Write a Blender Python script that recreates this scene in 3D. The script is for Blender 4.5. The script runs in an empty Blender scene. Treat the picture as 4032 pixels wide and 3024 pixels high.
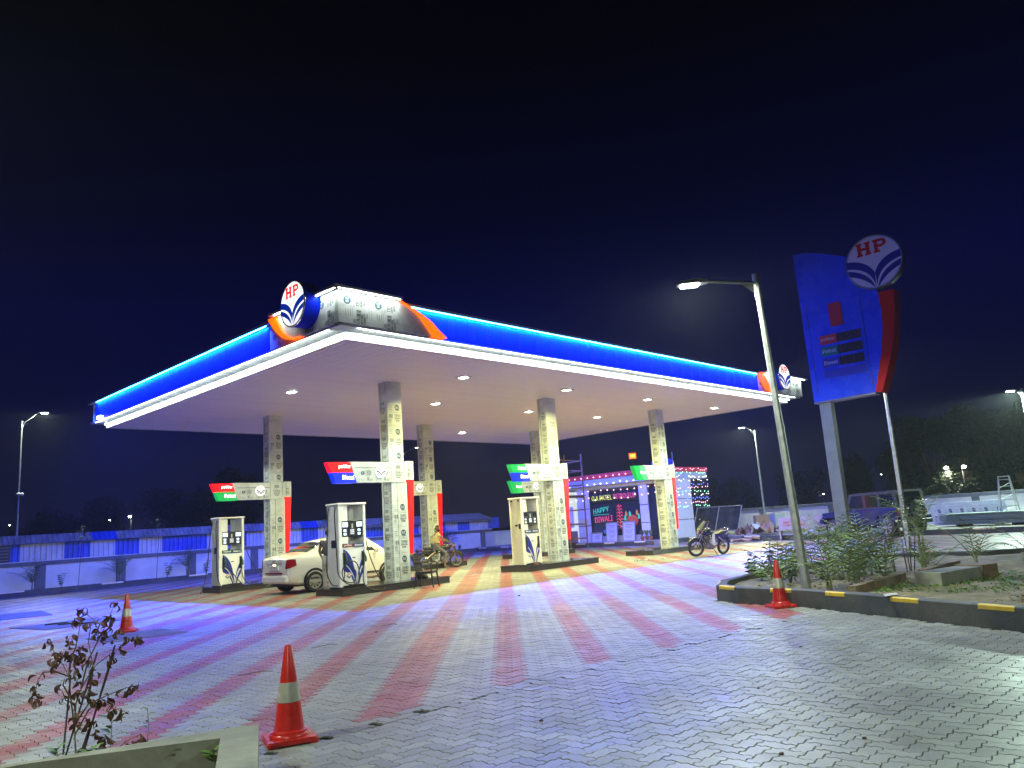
import bpy, math, random
import numpy as np
from mathutils import Vector, Matrix
random.seed(7)
BLUE_W, BLUE_TILT, WHITE_W, WHITE_TILT, DOWN_W, LAMP_W = 320, 2, 14, 52, 136, 1750
HAZE = .0006
sc = bpy.context.scene
C = sc.collection

# ------------------------------------------------------------ camera, sky, exposure
EYE, PITCH, ROLL, FPX = 1.5, 0.1793, -0.0677, 3043.4
cp, sp, cr, sr = math.cos(PITCH), math.sin(PITCH), math.cos(ROLL), math.sin(ROLL)
FW = Vector((0, cp, sp)); UP0 = Vector((0, -sp, cp)); RT0 = Vector((1, 0, 0))
RT = cr*RT0 + sr*UP0; UPV = -sr*RT0 + cr*UP0
cam = bpy.data.cameras.new('camera'); camo = bpy.data.objects.new('camera', cam); C.objects.link(camo)
cam.sensor_width = 36; cam.lens = FPX/4032*36; cam.clip_start = .1; cam.clip_end = 900
camo.matrix_world = Matrix(((RT.x, UPV.x, -FW.x, 0), (RT.y, UPV.y, -FW.y, 0), (RT.z, UPV.z, -FW.z, EYE), (0, 0, 0, 1)))
sc.camera = camo
W = bpy.data.worlds.new('World'); sc.world = W; W.use_nodes = True
wn, wl = W.node_tree.nodes, W.node_tree.links
bg = wn['Background']
tc = wn.new('ShaderNodeTexCoord'); sx = wn.new('ShaderNodeSeparateXYZ'); rp = wn.new('ShaderNodeValToRGB')
wl.new(tc.outputs['Generated'], sx.inputs[0]); wl.new(sx.outputs['Z'], rp.inputs[0]); wl.new(rp.outputs[0], bg.inputs[0])
el = rp.color_ramp.elements
el[0].position = 0.0; el[0].color = (.0075, .0088, .034, 1)
el[1].position = 1.0; el[1].color = (.0003, .0003, .0012, 1)
for pos, col in ((.06, (.0034, .0044, .024, 1)), (.16, (.0010, .0013, .031, 1)), (.27, (.0004, .0006, .036, 1)), (.38, (.0002, .0004, .0150, 1)), (.55, (.0002, .0003, .0028, 1))):
    e = el.new(pos); e.color = col
bg.inputs[1].default_value = .72
sc.view_settings.view_transform = 'Standard'; sc.view_settings.look = 'None'
sc.view_settings.exposure = .22; sc.view_settings.gamma = 1
try: sc.view_settings.use_curve_mapping = False
except Exception: pass
sc.cycles.max_bounces = 6; sc.cycles.diffuse_bounces = 4; sc.cycles.glossy_bounces = 3; sc.cycles.transmission_bounces = 4
sc.cycles.transparent_max_bounces = 6; sc.cycles.sample_clamp_indirect = 4.0; sc.cycles.caustics_reflective = False; sc.cycles.caustics_refractive = False

# ------------------------------------------------------------ site frame: origin = near corner of the canopy soffit
TH = .8078
N0 = Vector((-3.6008, 16.5753, 0)); U = Vector((math.cos(TH), math.sin(TH), 0)); V = Vector((-math.sin(TH), math.cos(TH), 0)); Z = Vector((0, 0, 1))
CA, CB, CZ = 21.88, 14.76, 5.775          # canopy length, depth, soffit height
def S(u, v, z=0): return N0 + U*u + V*v + Z*z
def G(x, y, z=0):
    d = FW + RT*((x-2016)/FPX) - UPV*((y-1512)/FPX); t = (z-EYE)/d.z; return Vector((0, 0, EYE)) + d*t
def AT(x, y, depth):
    d = FW + RT*((x-2016)/FPX) - UPV*((y-1512)/FPX); return Vector((0, 0, EYE)) + d*(depth/d.y)

# ------------------------------------------------------------ materials
MATS = {}
def mat(name, col, rough=.6, metal=0., noise=0., nscale=8., bump=0., bscale=None, emit=None, estr=0., spec=.5, trans=0., alpha=1., rand=0., coat=0., dirt=None):
    if name in MATS: return MATS[name]
    m = bpy.data.materials.new(name); m.use_nodes = True; MATS[name] = m
    nt = m.node_tree; n = nt.nodes; l = nt.links; b = n['Principled BSDF']
    b.inputs['Base Color'].default_value = (*col, 1); b.inputs['Roughness'].default_value = rough; b.inputs['Metallic'].default_value = metal
    b.inputs['Specular IOR Level'].default_value = spec; b.inputs['Transmission Weight'].default_value = trans; b.inputs['Alpha'].default_value = alpha
    b.inputs['Coat Weight'].default_value = coat
    src = None
    if noise or bump or dirt:
        t = n.new('ShaderNodeTexCoord'); nz = n.new('ShaderNodeTexNoise'); nz.inputs['Scale'].default_value = nscale; nz.inputs['Detail'].default_value = 6
        l.new(t.outputs['Object'], nz.inputs['Vector'])
    if noise:
        mx = n.new('ShaderNodeMix'); mx.data_type = 'RGBA'
        mx.inputs[6].default_value = (*[c*(1-noise) for c in col], 1); mx.inputs[7].default_value = (*[min(1, c*(1+noise)) for c in col], 1)
        rr = n.new('ShaderNodeMapRange'); rr.inputs[1].default_value = .3; rr.inputs[2].default_value = .7
        l.new(nz.outputs['Fac'], rr.inputs[0]); l.new(rr.outputs[0], mx.inputs[0]); src = mx.outputs[2]
        r2 = n.new('ShaderNodeMapRange'); r2.inputs[3].default_value = max(.02, rough-.12); r2.inputs[4].default_value = min(1, rough+.12)
        l.new(nz.outputs['Fac'], r2.inputs[0]); l.new(r2.outputs[0], b.inputs['Roughness'])
    if dirt:
        nd = n.new('ShaderNodeTexNoise'); nd.inputs['Scale'].default_value = nscale*.22; nd.inputs['Detail'].default_value = 8
        l.new(t.outputs['Object'], nd.inputs['Vector'])
        rd = n.new('ShaderNodeMapRange'); rd.inputs[1].default_value = .48; rd.inputs[2].default_value = .72; rd.inputs[4].default_value = .65
        l.new(nd.outputs['Fac'], rd.inputs[0])
        md = n.new('ShaderNodeMix'); md.data_type = 'RGBA'; md.inputs[7].default_value = (*dirt, 1)
        if src: l.new(src, md.inputs[6])
        else: md.inputs[6].default_value = (*col, 1)
        l.new(rd.outputs[0], md.inputs[0]); src = md.outputs[2]
    if rand:
        oi = n.new('ShaderNodeObjectInfo'); mr = n.new('ShaderNodeMapRange'); mr.inputs[3].default_value = 1-rand; mr.inputs[4].default_value = 1+rand
        l.new(oi.outputs['Random'], mr.inputs[0]); hs = n.new('ShaderNodeHueSaturation')
        if src: l.new(src, hs.inputs['Color'])
        else: hs.inputs['Color'].default_value = (*col, 1)
        l.new(mr.outputs[0], hs.inputs['Value']); src = hs.outputs[0]
    if src: l.new(src, b.inputs['Base Color'])
    if bump:
        bp = n.new('ShaderNodeBump'); bp.inputs['Strength'].default_value = bump; bp.inputs['Distance'].default_value = .01
        nb = n.new('ShaderNodeTexNoise'); nb.inputs['Scale'].default_value = bscale or nscale*4; nb.inputs['Detail'].default_value = 5
        l.new(t.outputs['Object'], nb.inputs['Vector']); l.new(nb.outputs['Fac'], bp.inputs['Height']); l.new(bp.outputs[0], b.inputs['Normal'])
    if emit:
        b.inputs['Emission Color'].default_value = (*emit, 1); b.inputs['Emission Strength'].default_value = estr
    return m
film = mat('protective_film', (.49, .54, .55), .28, noise=.10, nscale=3, bump=.25, bscale=14)
film2 = mat('plain_protective_film', (.62, .66, .64), .25, noise=.08, nscale=3, bump=.2, bscale=12)
ink = mat('film_ink', (.015, .02, .026), .4)
inkg = mat('film_ink_grey', (.08, .10, .11), .4)
inkb = mat('film_ink_blue', (.03, .07, .11), .35, noise=.4, nscale=20)
bluepanel = mat('blue_panel', (.0004, .011, .48), .5, noise=.08, nscale=4, spec=.03)
bluewash = mat('blue_paint', (.012, .03, .42), .45)
whiteplastic = mat('white_enamel', (.78, .80, .80), .32, noise=.05, nscale=5, dirt=(.5, .48, .42))
cream = mat('cream_enamel', (.72, .70, .61), .35, noise=.05, nscale=4, dirt=(.5, .45, .34))
dark = mat('black_plastic', (.012, .012, .013), .4)
rubber = mat('black_rubber', (.015, .015, .016), .55)
granite = mat('dark_granite', (.035, .035, .034), .12, noise=.5, nscale=60)
steel = mat('galvanised_steel', (.34, .35, .34), .42, metal=.7, noise=.2, nscale=12)
chrome = mat('chrome', (.8, .8, .8), .12, metal=1)
greypaint = mat('grey_paint', (.10, .11, .12), .6, noise=.15, nscale=5)
kerbdark = mat('dark_kerb_paint', (.045, .048, .052), .7, noise=.3, nscale=6, bump=.5, dirt=(.12, .11, .09))
concrete = mat('rendered_concrete', (.25, .25, .20), .85, noise=.25, nscale=5, bump=.6, dirt=(.12, .12, .10))
yellowp = mat('yellow_road_paint', (.55, .37, .02), .6, noise=.12, nscale=20, dirt=(.35, .25, .08))
creamp = mat('cream_road_paint', (.72, .62, .40), .6, noise=.12, nscale=20)
soil = mat('dry_soil', (.17, .14, .08), .95, noise=.45, nscale=5, bump=1, bscale=30, dirt=(.075, .08, .035))
brick_m = mat('brown_brick', (.15, .08, .045), .9, noise=.3, nscale=14, bump=.8)
leafd = mat('palm_leaf', (.11, .16, .06), .5, noise=.35, nscale=9, rand=.25)
leafl = mat('bright_leaf', (.10, .19, .04), .45, noise=.3, nscale=9, rand=.2)
leaft = mat('tree_leaf', (.022, .034, .018), .6, noise=.5, nscale=1.5, rand=.3)
deadleaf = mat('withered_leaf', (.075, .030, .017), .7, noise=.5, nscale=40)
stemm = mat('brown_stem', (.10, .07, .045), .8, noise=.3, nscale=30)
trunk = mat('palm_stem', (.16, .17, .08), .7, noise=.35, nscale=20)
whitewall = mat('whitewashed_wall', (.62, .62, .60), .85, noise=.08, nscale=2, bump=.4, bscale=20, dirt=(.42, .40, .35))
bluesheet = mat('blue_corrugated', (.02, .07, .42), .45, noise=.2, nscale=2)
whitesheet = mat('white_corrugated', (.50, .50, .50), .5, noise=.15, nscale=2, dirt=(.32, .30, .27))
redc = mat('traffic_cone_red', (.42, .014, .010), .3, noise=.12, nscale=6, rand=.1)
reflect = mat('silver_sleeve', (.42, .40, .34), .25, metal=.35, noise=.15, nscale=9)
glassd = mat('dark_glass', (.02, .025, .03), .06, spec=.8)
rust = mat('rusty_scaffold', (.20, .10, .06), .75, noise=.5, nscale=12)
carpaint = mat('white_car_paint', (.74, .74, .68), .22, coat=.6)
jeepp = mat('dark_blue_paint', (.010, .014, .08), .2, coat=.7)
def emis(name, col, s): return mat(name, tuple(c*.6 for c in col), .4, emit=col, estr=s)
e_white = emis('lit_white', (1, 1, .97), 1.05); e_red = emis('lit_red', (1, .0, .0), 1.6); e_green = emis('lit_green', (.0, .33, .05), 1.0)
e_blue = emis('lit_blue', (.0, .02, .62), 1.0); e_orange = emis('lit_orange', (1, .10, .0), 1.9); e_text = emis('lit_letter', (1, 1, 1), 2.2)
e_blade = emis('led_strip_white', (.97, 1, .92), 12); e_bluestrip = emis('led_strip_blue', (.1, .6, 1), 5); e_lamp = emis('lamp_lens', (.95, 1, .82), 60)

# ------------------------------------------------------------ mesh building
class MB:
    def __init__(s): s.v = []; s.f = []; s.m = []; s.sm = []; s.mats = []; s.tf = None
    def mi(s, m):
        if m not in s.mats: s.mats.append(m)
        return s.mats.index(m)
    def add(s, vs, fs, m, smooth=False):
        o = len(s.v); T = s.tf
        for p in vs: s.v.append(tuple(T @ Vector(p)) if T else tuple(p))
        i = s.mi(m)
        for f in fs: s.f.append(tuple(o+k for k in f)); s.m.append(i); s.sm.append(smooth)
        return s
    def box(s, x0, x1, y0, y1, z0, z1, m, bev=0):
        if bev:
            b = bev; pr = [(x0+b, y0), (x1-b, y0), (x1, y0+b), (x1, y1-b), (x1-b, y1), (x0+b, y1), (x0, y1-b), (x0, y0+b)]
            cx, cy = (x0+x1)/2, (y0+y1)/2
            vs = []
            for zz, q in ((z0, b*.7), (z0+b, 0), (z1-b, 0), (z1, b*.7)):
                for (x, y) in pr: vs.append((x-math.copysign(q, x-cx), y-math.copysign(q, y-cy), zz))
            fs = [tuple(reversed(range(8))), tuple(range(24, 32))]
            for r in range(3):
                for k in range(8): fs.append((r*8+k, r*8+(k+1) % 8, r*8+8+(k+1) % 8, r*8+8+k))
            return s.add(vs, fs, m)
        vs = [(x0, y0, z0), (x1, y0, z0), (x1, y1, z0), (x0, y1, z0), (x0, y0, z1), (x1, y0, z1), (x1, y1, z1), (x0, y1, z1)]
        return s.add(vs, [(3, 2, 1, 0), (4, 5, 6, 7), (0, 1, 5, 4), (1, 2, 6, 5), (2, 3, 7, 6), (3, 0, 4, 7)], m)
    def prism(s, poly, z0, z1, m, ax='z'):
        n = len(poly); P = lambda a, b, c: {'z': (a, b, c), 'y': (a, c, b), 'x': (c, a, b)}[ax]
        vs = [P(a, b, z0) for a, b in poly]+[P(a, b, z1) for a, b in poly]
        fs = [tuple(reversed(range(n))), tuple(range(n, 2*n))]+[(k, (k+1) % n, n+(k+1) % n, n+k) for k in range(n)]
        if ax == 'y': fs = [tuple(reversed(f)) for f in fs]
        return s.add(vs, fs, m)
    def tube(s, pts, r, m, seg=8, caps=True, smooth=True):
        pts = [Vector(p) for p in pts]; n = len(pts); R = r if isinstance(r, (list, tuple)) else [r]*n
        vs = []; prev = None
        for i, p in enumerate(pts):
            d = (pts[min(i+1, n-1)]-pts[max(i-1, 0)])
            if d.length < 1e-9: d = Vector((0, 0, 1))
            d.normalize()
            a = prev if prev is not None else (Vector((0, 0, 1)) if abs(d.z) < .9 else Vector((1, 0, 0)))
            a = (a-d*a.dot(d))
            if a.length < 1e-6: a = d.orthogonal()
            a.normalize(); b = d.cross(a); prev = a
            for k in range(seg):
                t = 2*math.pi*k/seg; vs.append(p+(a*math.cos(t)+b*math.sin(t))*R[i])
        fs = [(i*seg+k, i*seg+(k+1) % seg, (i+1)*seg+(k+1) % seg, (i+1)*seg+k) for i in range(n-1) for k in range(seg)]
        s.add(vs, fs, m, smooth)
        if caps: s.add(vs[:seg], [tuple(reversed(range(seg)))], m); s.add(vs[-seg:], [tuple(range(seg))], m)
        return s
    def cyl(s, c, r, h, m, ax='z', seg=20, r2=None):
        c = Vector(c); d = {'z': Vector((0, 0, 1)), 'x': Vector((1, 0, 0)), 'y': Vector((0, 1, 0))}[ax]
        return s.tube([c, c+d*h], [r, r if r2 is None else r2], m, seg)
    def lathe(s, prof, m, seg=24, c=(0, 0, 0)):
        n = len(prof); vs = [(c[0]+r*math.cos(2*math.pi*k/seg), c[1]+r*math.sin(2*math.pi*k/seg), c[2]+z) for r, z in prof for k in range(seg)]
        fs = [(i*seg+k, i*seg+(k+1) % seg, (i+1)*seg+(k+1) % seg, (i+1)*seg+k) for i in range(n-1) for k in range(seg)]
        return s.add(vs, fs, m, True)
    def ring(s, c, R, r, m, ax='y', seg=28, sg=8):
        vs = []; fs = []
        for i in range(seg):
            t = 2*math.pi*i/seg
            for k in range(sg):
                a = 2*math.pi*k/sg; q = R+r*math.cos(a); h = r*math.sin(a)
                p = (q*math.cos(t), h, q*math.sin(t)) if ax == 'y' else ((h, q*math.cos(t), q*math.sin(t)) if ax == 'x' else (q*math.cos(t), q*math.sin(t), h))
                vs.append((c[0]+p[0], c[1]+p[1], c[2]+p[2]))
                fs.append((i*sg+k, i*sg+(k+1) % sg, ((i+1) % seg)*sg+(k+1) % sg, ((i+1) % seg)*sg+k))
        return s.add(vs, fs, m, True)
    def ball(s, c, r, m, seg=12, rg=8):
        r = r if isinstance(r, (tuple, list)) else (r, r, r); vs = []; fs = []
        for i in range(rg+1):
            a = math.pi*i/rg
            for k in range(seg):
                t = 2*math.pi*k/seg; vs.append((c[0]+r[0]*math.sin(a)*math.cos(t), c[1]+r[1]*math.sin(a)*math.sin(t), c[2]+r[2]*math.cos(a)))
        for i in range(rg):
            for k in range(seg): fs.append((i*seg+k, (i+1)*seg+k, (i+1)*seg+(k+1) % seg, i*seg+(k+1) % seg))
        return s.add(vs, fs, m, True)
    def flat(s, vs2, fs, m, o, ax, ay):
        o = Vector(o); ax = Vector(ax); ay = Vector(ay)
        n3 = ax.cross(ay)
        return s.add([o+ax*p[0]+ay*p[1]+(n3*p[2] if len(p) > 2 else Vector()) for p in vs2], fs, m)
    def build(s, name, parent=None, kind=None, loc=None, rz=0):
        me = bpy.data.meshes.new(name); me.from_pydata(s.v, [], s.f)
        for m in s.mats: me.materials.append(m)
        me.polygons.foreach_set('material_index', s.m); me.polygons.foreach_set('use_smooth', s.sm); me.update()
        if any(s.sm): me.set_sharp_from_angle(angle=math.radians(40))
        return link(name, me, parent, kind, loc, rz)
def link(name, me, parent=None, kind=None, loc=None, rz=0):
    o = bpy.data.objects.new(name, me); C.objects.link(o)
    if parent: o.parent = parent
    if kind: o['kind'] = kind
    if loc is not None: o.location = loc
    if rz: o.rotation_euler = (0, 0, rz)
    return o
def tag(o, label, cat, group=None):
    o['label'] = label; o['category'] = cat
    if group: o['group'] = group
    return o
def thing(name, label, cat, loc=(0, 0, 0), rz=0, group=None, rot=None):
    o = bpy.data.objects.new(name, None); C.objects.link(o); o.location = loc; o.rotation_euler = rot or (0, 0, rz); o.empty_display_size = .2
    return tag(o, label, cat, group)
def dup(root, loc, rz=None, label=None, scale=None):
    r = root.copy(); C.objects.link(r); r.location = loc
    if rz is not None: r.rotation_euler = (0, 0, rz)
    if scale: r.scale = (scale,)*3
    if label: r['label'] = label
    for ch in list(root.children):
        c = ch.copy(); C.objects.link(c); c.parent = r; c.matrix_parent_inverse = ch.matrix_parent_inverse
        for g in list(ch.children):
            d = g.copy(); C.objects.link(d); d.parent = c
    return r
def area(name, parent, loc, size, power, col, aim=None, shape='RECTANGLE', spread=math.pi, cam_vis=True):
    l = bpy.data.lights.new(name, 'AREA'); l.energy = power; l.color = col; l.shape = shape; l.size = size[0]; l.size_y = size[1]; l.spread = spread
    o = bpy.data.objects.new(name, l); C.objects.link(o); o.parent = parent; o.location = loc
    if aim is not None: o.rotation_euler = aim
    return o
# text -> 2D mesh cache
TXT = {}
FONT = None
try:      # Blender's own bundled sans; the built-in face is used when it is missing
    import os
    FONT = bpy.data.fonts.load(os.path.join(bpy.utils.system_resource('DATAFILES'), 'fonts', 'Inter.woff2'))
except Exception: FONT = None
def txt(s, h=1., shear=0, bold=0, res=3):
    k = (s, shear, bold, res)
    if k not in TXT:
        cu = bpy.data.curves.new('t', 'FONT'); cu.body = s; cu.size = 1; cu.resolution_u = res; cu.shear = shear; cu.offset = 0; cu.fill_mode = 'FRONT'
        if FONT: cu.font = FONT
        if 'D' not in s: cu.resolution_u = 2
        ob = bpy.data.objects.new('t', cu); C.objects.link(ob)
        dg = bpy.context.evaluated_depsgraph_get(); me = bpy.data.meshes.new_from_object(ob.evaluated_get(dg))
        vs = [(v.co.x, v.co.y) for v in me.vertices]; fs = [tuple(p.vertices) for p in me.polygons]
        bpy.data.objects.remove(ob); bpy.data.curves.remove(cu); bpy.data.meshes.remove(me)
        xs = [v[0] for v in vs]; ys = [v[1] for v in vs]
        q0 = [(v[0]-min(xs), v[1]-min(ys), 0) for v in vs]; f0 = list(fs); n0 = len(q0)
        for c_, (dx, dy) in enumerate(((1.3, .4),) if bold else ()):
            q0 += [(x+dx*bold, y+dy*bold, .0012*(c_+1)) for x, y, z in q0[:n0]]; f0 += [tuple(i+n0*(c_+1) for i in f) for f in fs]
        TXT[k] = (q0, f0, max(xs)-min(xs), max(ys)-min(ys))
    vs, fs, w, hh = TXT[k]; q = h/hh
    return [(x*q, y*q, z*q) for x, y, z in vs], fs, w*q
def put_txt(mb, s, m, o, ax, ay, h, w=None, shear=0, bold=0, center=False, res=3):
    vs, fs, tw = txt(s, h, shear, bold, res); k = 1 if w is None else w/tw
    vs = [(x*k-(tw*k/2 if center else 0), y, z) for x, y, z in vs]
    mb.flat(vs, fs, m, o, ax, ay); return tw*k
# ------------------------------------------------------------ round emblem: slab letters over blue petals
def qb(a, c, b, n=10): return [((1-t)**2*a[0]+2*t*(1-t)*c[0]+t*t*b[0], (1-t)**2*a[1]+2*t*(1-t)*c[1]+t*t*b[1]) for t in [i/n for i in range(n+1)]]
PET = [(qb((0, -.42), (.22, .14), (.96, .22)), qb((.03, -.93), (.10, -.20), (.975, -.05))), (qb((.055, -.94), (.20, -.32), (.965, -.13)), qb((.08, -.95), (.34, -.55), (.90, -.36)))]
def emblem(mb, R, m_let, m_pet, o, ax, ay, lift, full=True):
    o = Vector(o); ax = Vector(ax).normalized(); ay = Vector(ay).normalized(); n = ax.cross(ay); oo = o+n*lift
    for A, B in PET:
        for sgn in (1, -1):
            vs = [(sgn*x*R, y*R) for x, y in A]+[(sgn*x*R, y*R) for x, y in B]; k = len(A)
            fs = [((i, k+i, k+i+1, i+1) if sgn > 0 else (i, i+1, k+i+1, k+i)) for i in range(k-1)]
            mb.flat(vs, fs, m_pet, oo, ax, ay)
    def rect(x0, y0, x1, y1): mb.flat([(x0*R, y0*R), (x1*R, y0*R), (x1*R, y1*R), (x0*R, y1*R)], [(0, 1, 2, 3)], m_let, oo, ax, ay)
    y0, y1 = .30, .80; s = .075
    for x in (-.52, -.22):
        rect(x+.02, y0+s, x+.16, y1-s); rect(x-.02, y0, x+.20, y0+s); rect(x-.02, y1-s, x+.20, y1)
    rect(-.36, .505, -.20, .61)
    x = .08
    rect(x+.02, y0+s, x+.15, y1-s); rect(x-.02, y0, x+.21, y0+s); rect(x-.02, y1-s, x+.15, y1)
    k = 9; vs = []
    for i in range(k+1):
        t = -math.pi/2+math.pi*i/k
        vs.append(((x+.26+.20*math.cos(t))*R, (.645+.155*math.sin(t))*R)); vs.append(((x+.26+.075*math.cos(t))*R, (.645+.055*math.sin(t))*R))
    mb.flat(vs, [(2*i, 2*i+2, 2*i+3, 2*i+1) for i in range(k)], m_let, oo, ax, ay)
    rect(x+.15, .70, x+.26, .80); rect(x+.15, .49, x+.26, .59)
def round_sign(name, label, R, depth, loc, rz, lit=True, drum=bluepanel, group=None, rim=None):
    """local: faces -y, face plane at y=0, drum runs back to y=depth"""
    t = thing(name, label, 'round sign', loc, rz, group=group)
    fm = e_white if lit else mat('unlit_white_acrylic', (.80, .78, .84), .3)
    lm_ = e_red if lit else mat('red_acrylic', (.65, .02, .02), .3); pm = mat('petal_blue_lit', (.01, .03, .30), .3, emit=(.0, .02, .30), estr=.8) if lit else mat('petal_blue', (.012, .018, .26), .3)
    m = MB(); m.cyl((0, .0, 0), R, .02, fm, 'y', 40); m.build('face', t)
    m = MB(); emblem(m, R, lm_, pm, (0, 0, 0), (1, 0, 0), (0, 0, 1), .004); m.build('emblem', t, 'stuff')
    m = MB(); m.ring((0, .01, 0), R, .018, rim or chrome, 'y', 48); m.ring((0, .004, 0), R*.955, .008, mat('petal_blue', (.012, .018, .26), .3), 'y', 48, 4); m.build('rim', t)
    m = MB(); m.tube([(0, .021, 0), (0, depth, 0)], R*1.0, drum, 40, caps=True); m.build('drum', t)
    return t

# ------------------------------------------------------------ printed protective film
def tile_print(mb, o, ax, ay, w, kind=0):
    """one repeat of the film print, width w, height 1.45*w, origin lower left"""
    o = Vector(o); ax = Vector(ax); ay = Vector(ay)
    def P(a, b): return o+ax*a*w+ay*b*w
    def rect(a0, b0, a1, b1, m): mb.add([P(a0, b0), P(a1, b0), P(a1, b1), P(a0, b1)], [(0, 1, 2, 3)], m)
    if kind == 0:
        for k, (s, h) in enumerate((('BOND', .105), ('GERMAN', .105), ('TIMEX', .15))):
            put_txt(mb, s, ink, P(.70, .20+k*.135), ax, ay, h*w, w=[.28, .44, .46][k]*w, center=True, bold=.035)
        put_txt(mb, 'PETRO PRO', inkg, P(.68, .70), ax, ay, .075*w, w=.50*w, center=True, shear=.25)
        vs = [P(.68+.17*math.cos(a*math.pi/7), 1.04+.17*math.sin(a*math.pi/7)) for a in range(14)]
        mb.add(vs, [tuple(range(14))], inkb)
        n = ax.cross(ay)*.001
        put_txt(mb, 'B3', film, P(.68, .97)+n, ax, ay, .13*w, center=True, bold=.02)
        mb.add([P(.55, .90), P(.66, .86), P(.80, .88), P(.88, .95), P(.84, .86), P(.68, .82)], [(0, 1, 5), (1, 2, 5), (2, 3, 4, 5)], inkb)
        for k in range(7): rect(.06+k*.045, .40, .06+k*.045+(.014+.012*(k % 3)), .62, inkg)
        for k in range(16): rect(.03+k*.058, 1.34, .045+k*.058, 1.39, inkg)
        for k in range(4): rect(.04, .10+k*.07, .26-.03*(k%2), .125+k*.07, inkg); rect(.42+.05*k, .845+k*.0, .45+.05*k, .86, inkg)
        for k in range(3): rect(.05, .88+k*.11, .33-.05*(k%2), .90+k*.11, inkg)
        rect(.03, .03, .55, .042, inkg); rect(.03, .80, .42, .808, inkg)
        put_txt(mb, 'B3', inkg, P(.10, .30), ax, ay, .06*w)
    elif kind == 1:
        for k, (s, h) in enumerate((('BOND', .12), ('GERMAN', .12), ('TIMEX', .165))):
            put_txt(mb, s, ink, P(.5, .16+k*.165), ax, ay, h*w, w=[.36, .60, .70][k]*w, center=True, bold=.035)
        for k in range(8): rect(.28+k*.06, .86, .28+k*.06+(.018+.016*(k % 3)), 1.12, inkg)
        rect(.2, 1.28, .8, 1.29, inkg); rect(.15, .72, .7, .728, inkg)
    elif kind == 2:
        put_txt(mb, 'PLUS', ink, P(.62, .5), ax, ay, .15*w, w=.42*w, center=True, shear=.25, bold=.03)
        put_txt(mb, 'PETRO', mat('film_ink_navy', (.02, .05, .2), .4), P(.55, .69), ax, ay, .15*w, w=.5*w, center=True, shear=.25, bold=.03)
        rect(.12, .0, .16, .07, ink); rect(.12, .95, .16, 1.02, ink)
def film_face(mb, o, ax, ay, w, h, kind, tw=None, off=0., sideways=False):
    """covers a w x h rectangle with repeats (only whole repeats are printed)"""
    o = Vector(o); ax = Vector(ax); ay = Vector(ay); tw = tw or w
    per = 1.42*tw
    if sideways:      # text runs up the panel
        j = 0
        while (j+1)*per*1.0 <= w+per*.05:
            i = 0
            while (i+1)*tw <= h+tw*.05:
                tile_print(mb, o+ax*((j+1)*per)+ay*(i*tw), ay, -ax, tw, kind); i += 1
            j += 1
        return
    i = 0
    while (i+1)*tw <= w+tw*.05:
        z = off-(per if off > 0 else 0)
        z = off
        while z+per <= h: tile_print(mb, o+ax*(i*tw)+ay*z, ax, ay, tw, kind); z += per
        i += 1

# ------------------------------------------------------------ canopy (local x = U, y = V)
can = thing('canopy', 'huge flat forecourt canopy with glowing blue fascia and white lower band', 'canopy', S(0, 0, 0), TH)
m = MB(); m.box(.0, CA, .0, CB, CZ+.03, CZ+.17, whitesheet); m.build('soffit_backing', can)
slat = MB(); slat.prism([(0, 0), (.125, 0), (.125, .022), (.118, .022), (.112, .014), (.013, .014), (.007, .022), (0, .022)], 0, CB-.02, mat('soffit_enamel', (.90, .87, .88), .33, noise=.04, nscale=2), 'y')
slat.v = [(x, y+.01, -z) for x, y, z in slat.v]; slat.f = [tuple(reversed(f)) for f in slat.f]
base = slat.build('soffit_slat', can); SL = CA/146
base.scale = (SL/.15*1.12, 1, 1); base.location = (.004, 0, CZ+.022)
for k in range(1, 146):
    o = base.copy(); C.objects.link(o); o.parent = can; o.location = (.004+k*SL, 0, CZ+.022+random.uniform(-.0015, .0015))
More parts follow.
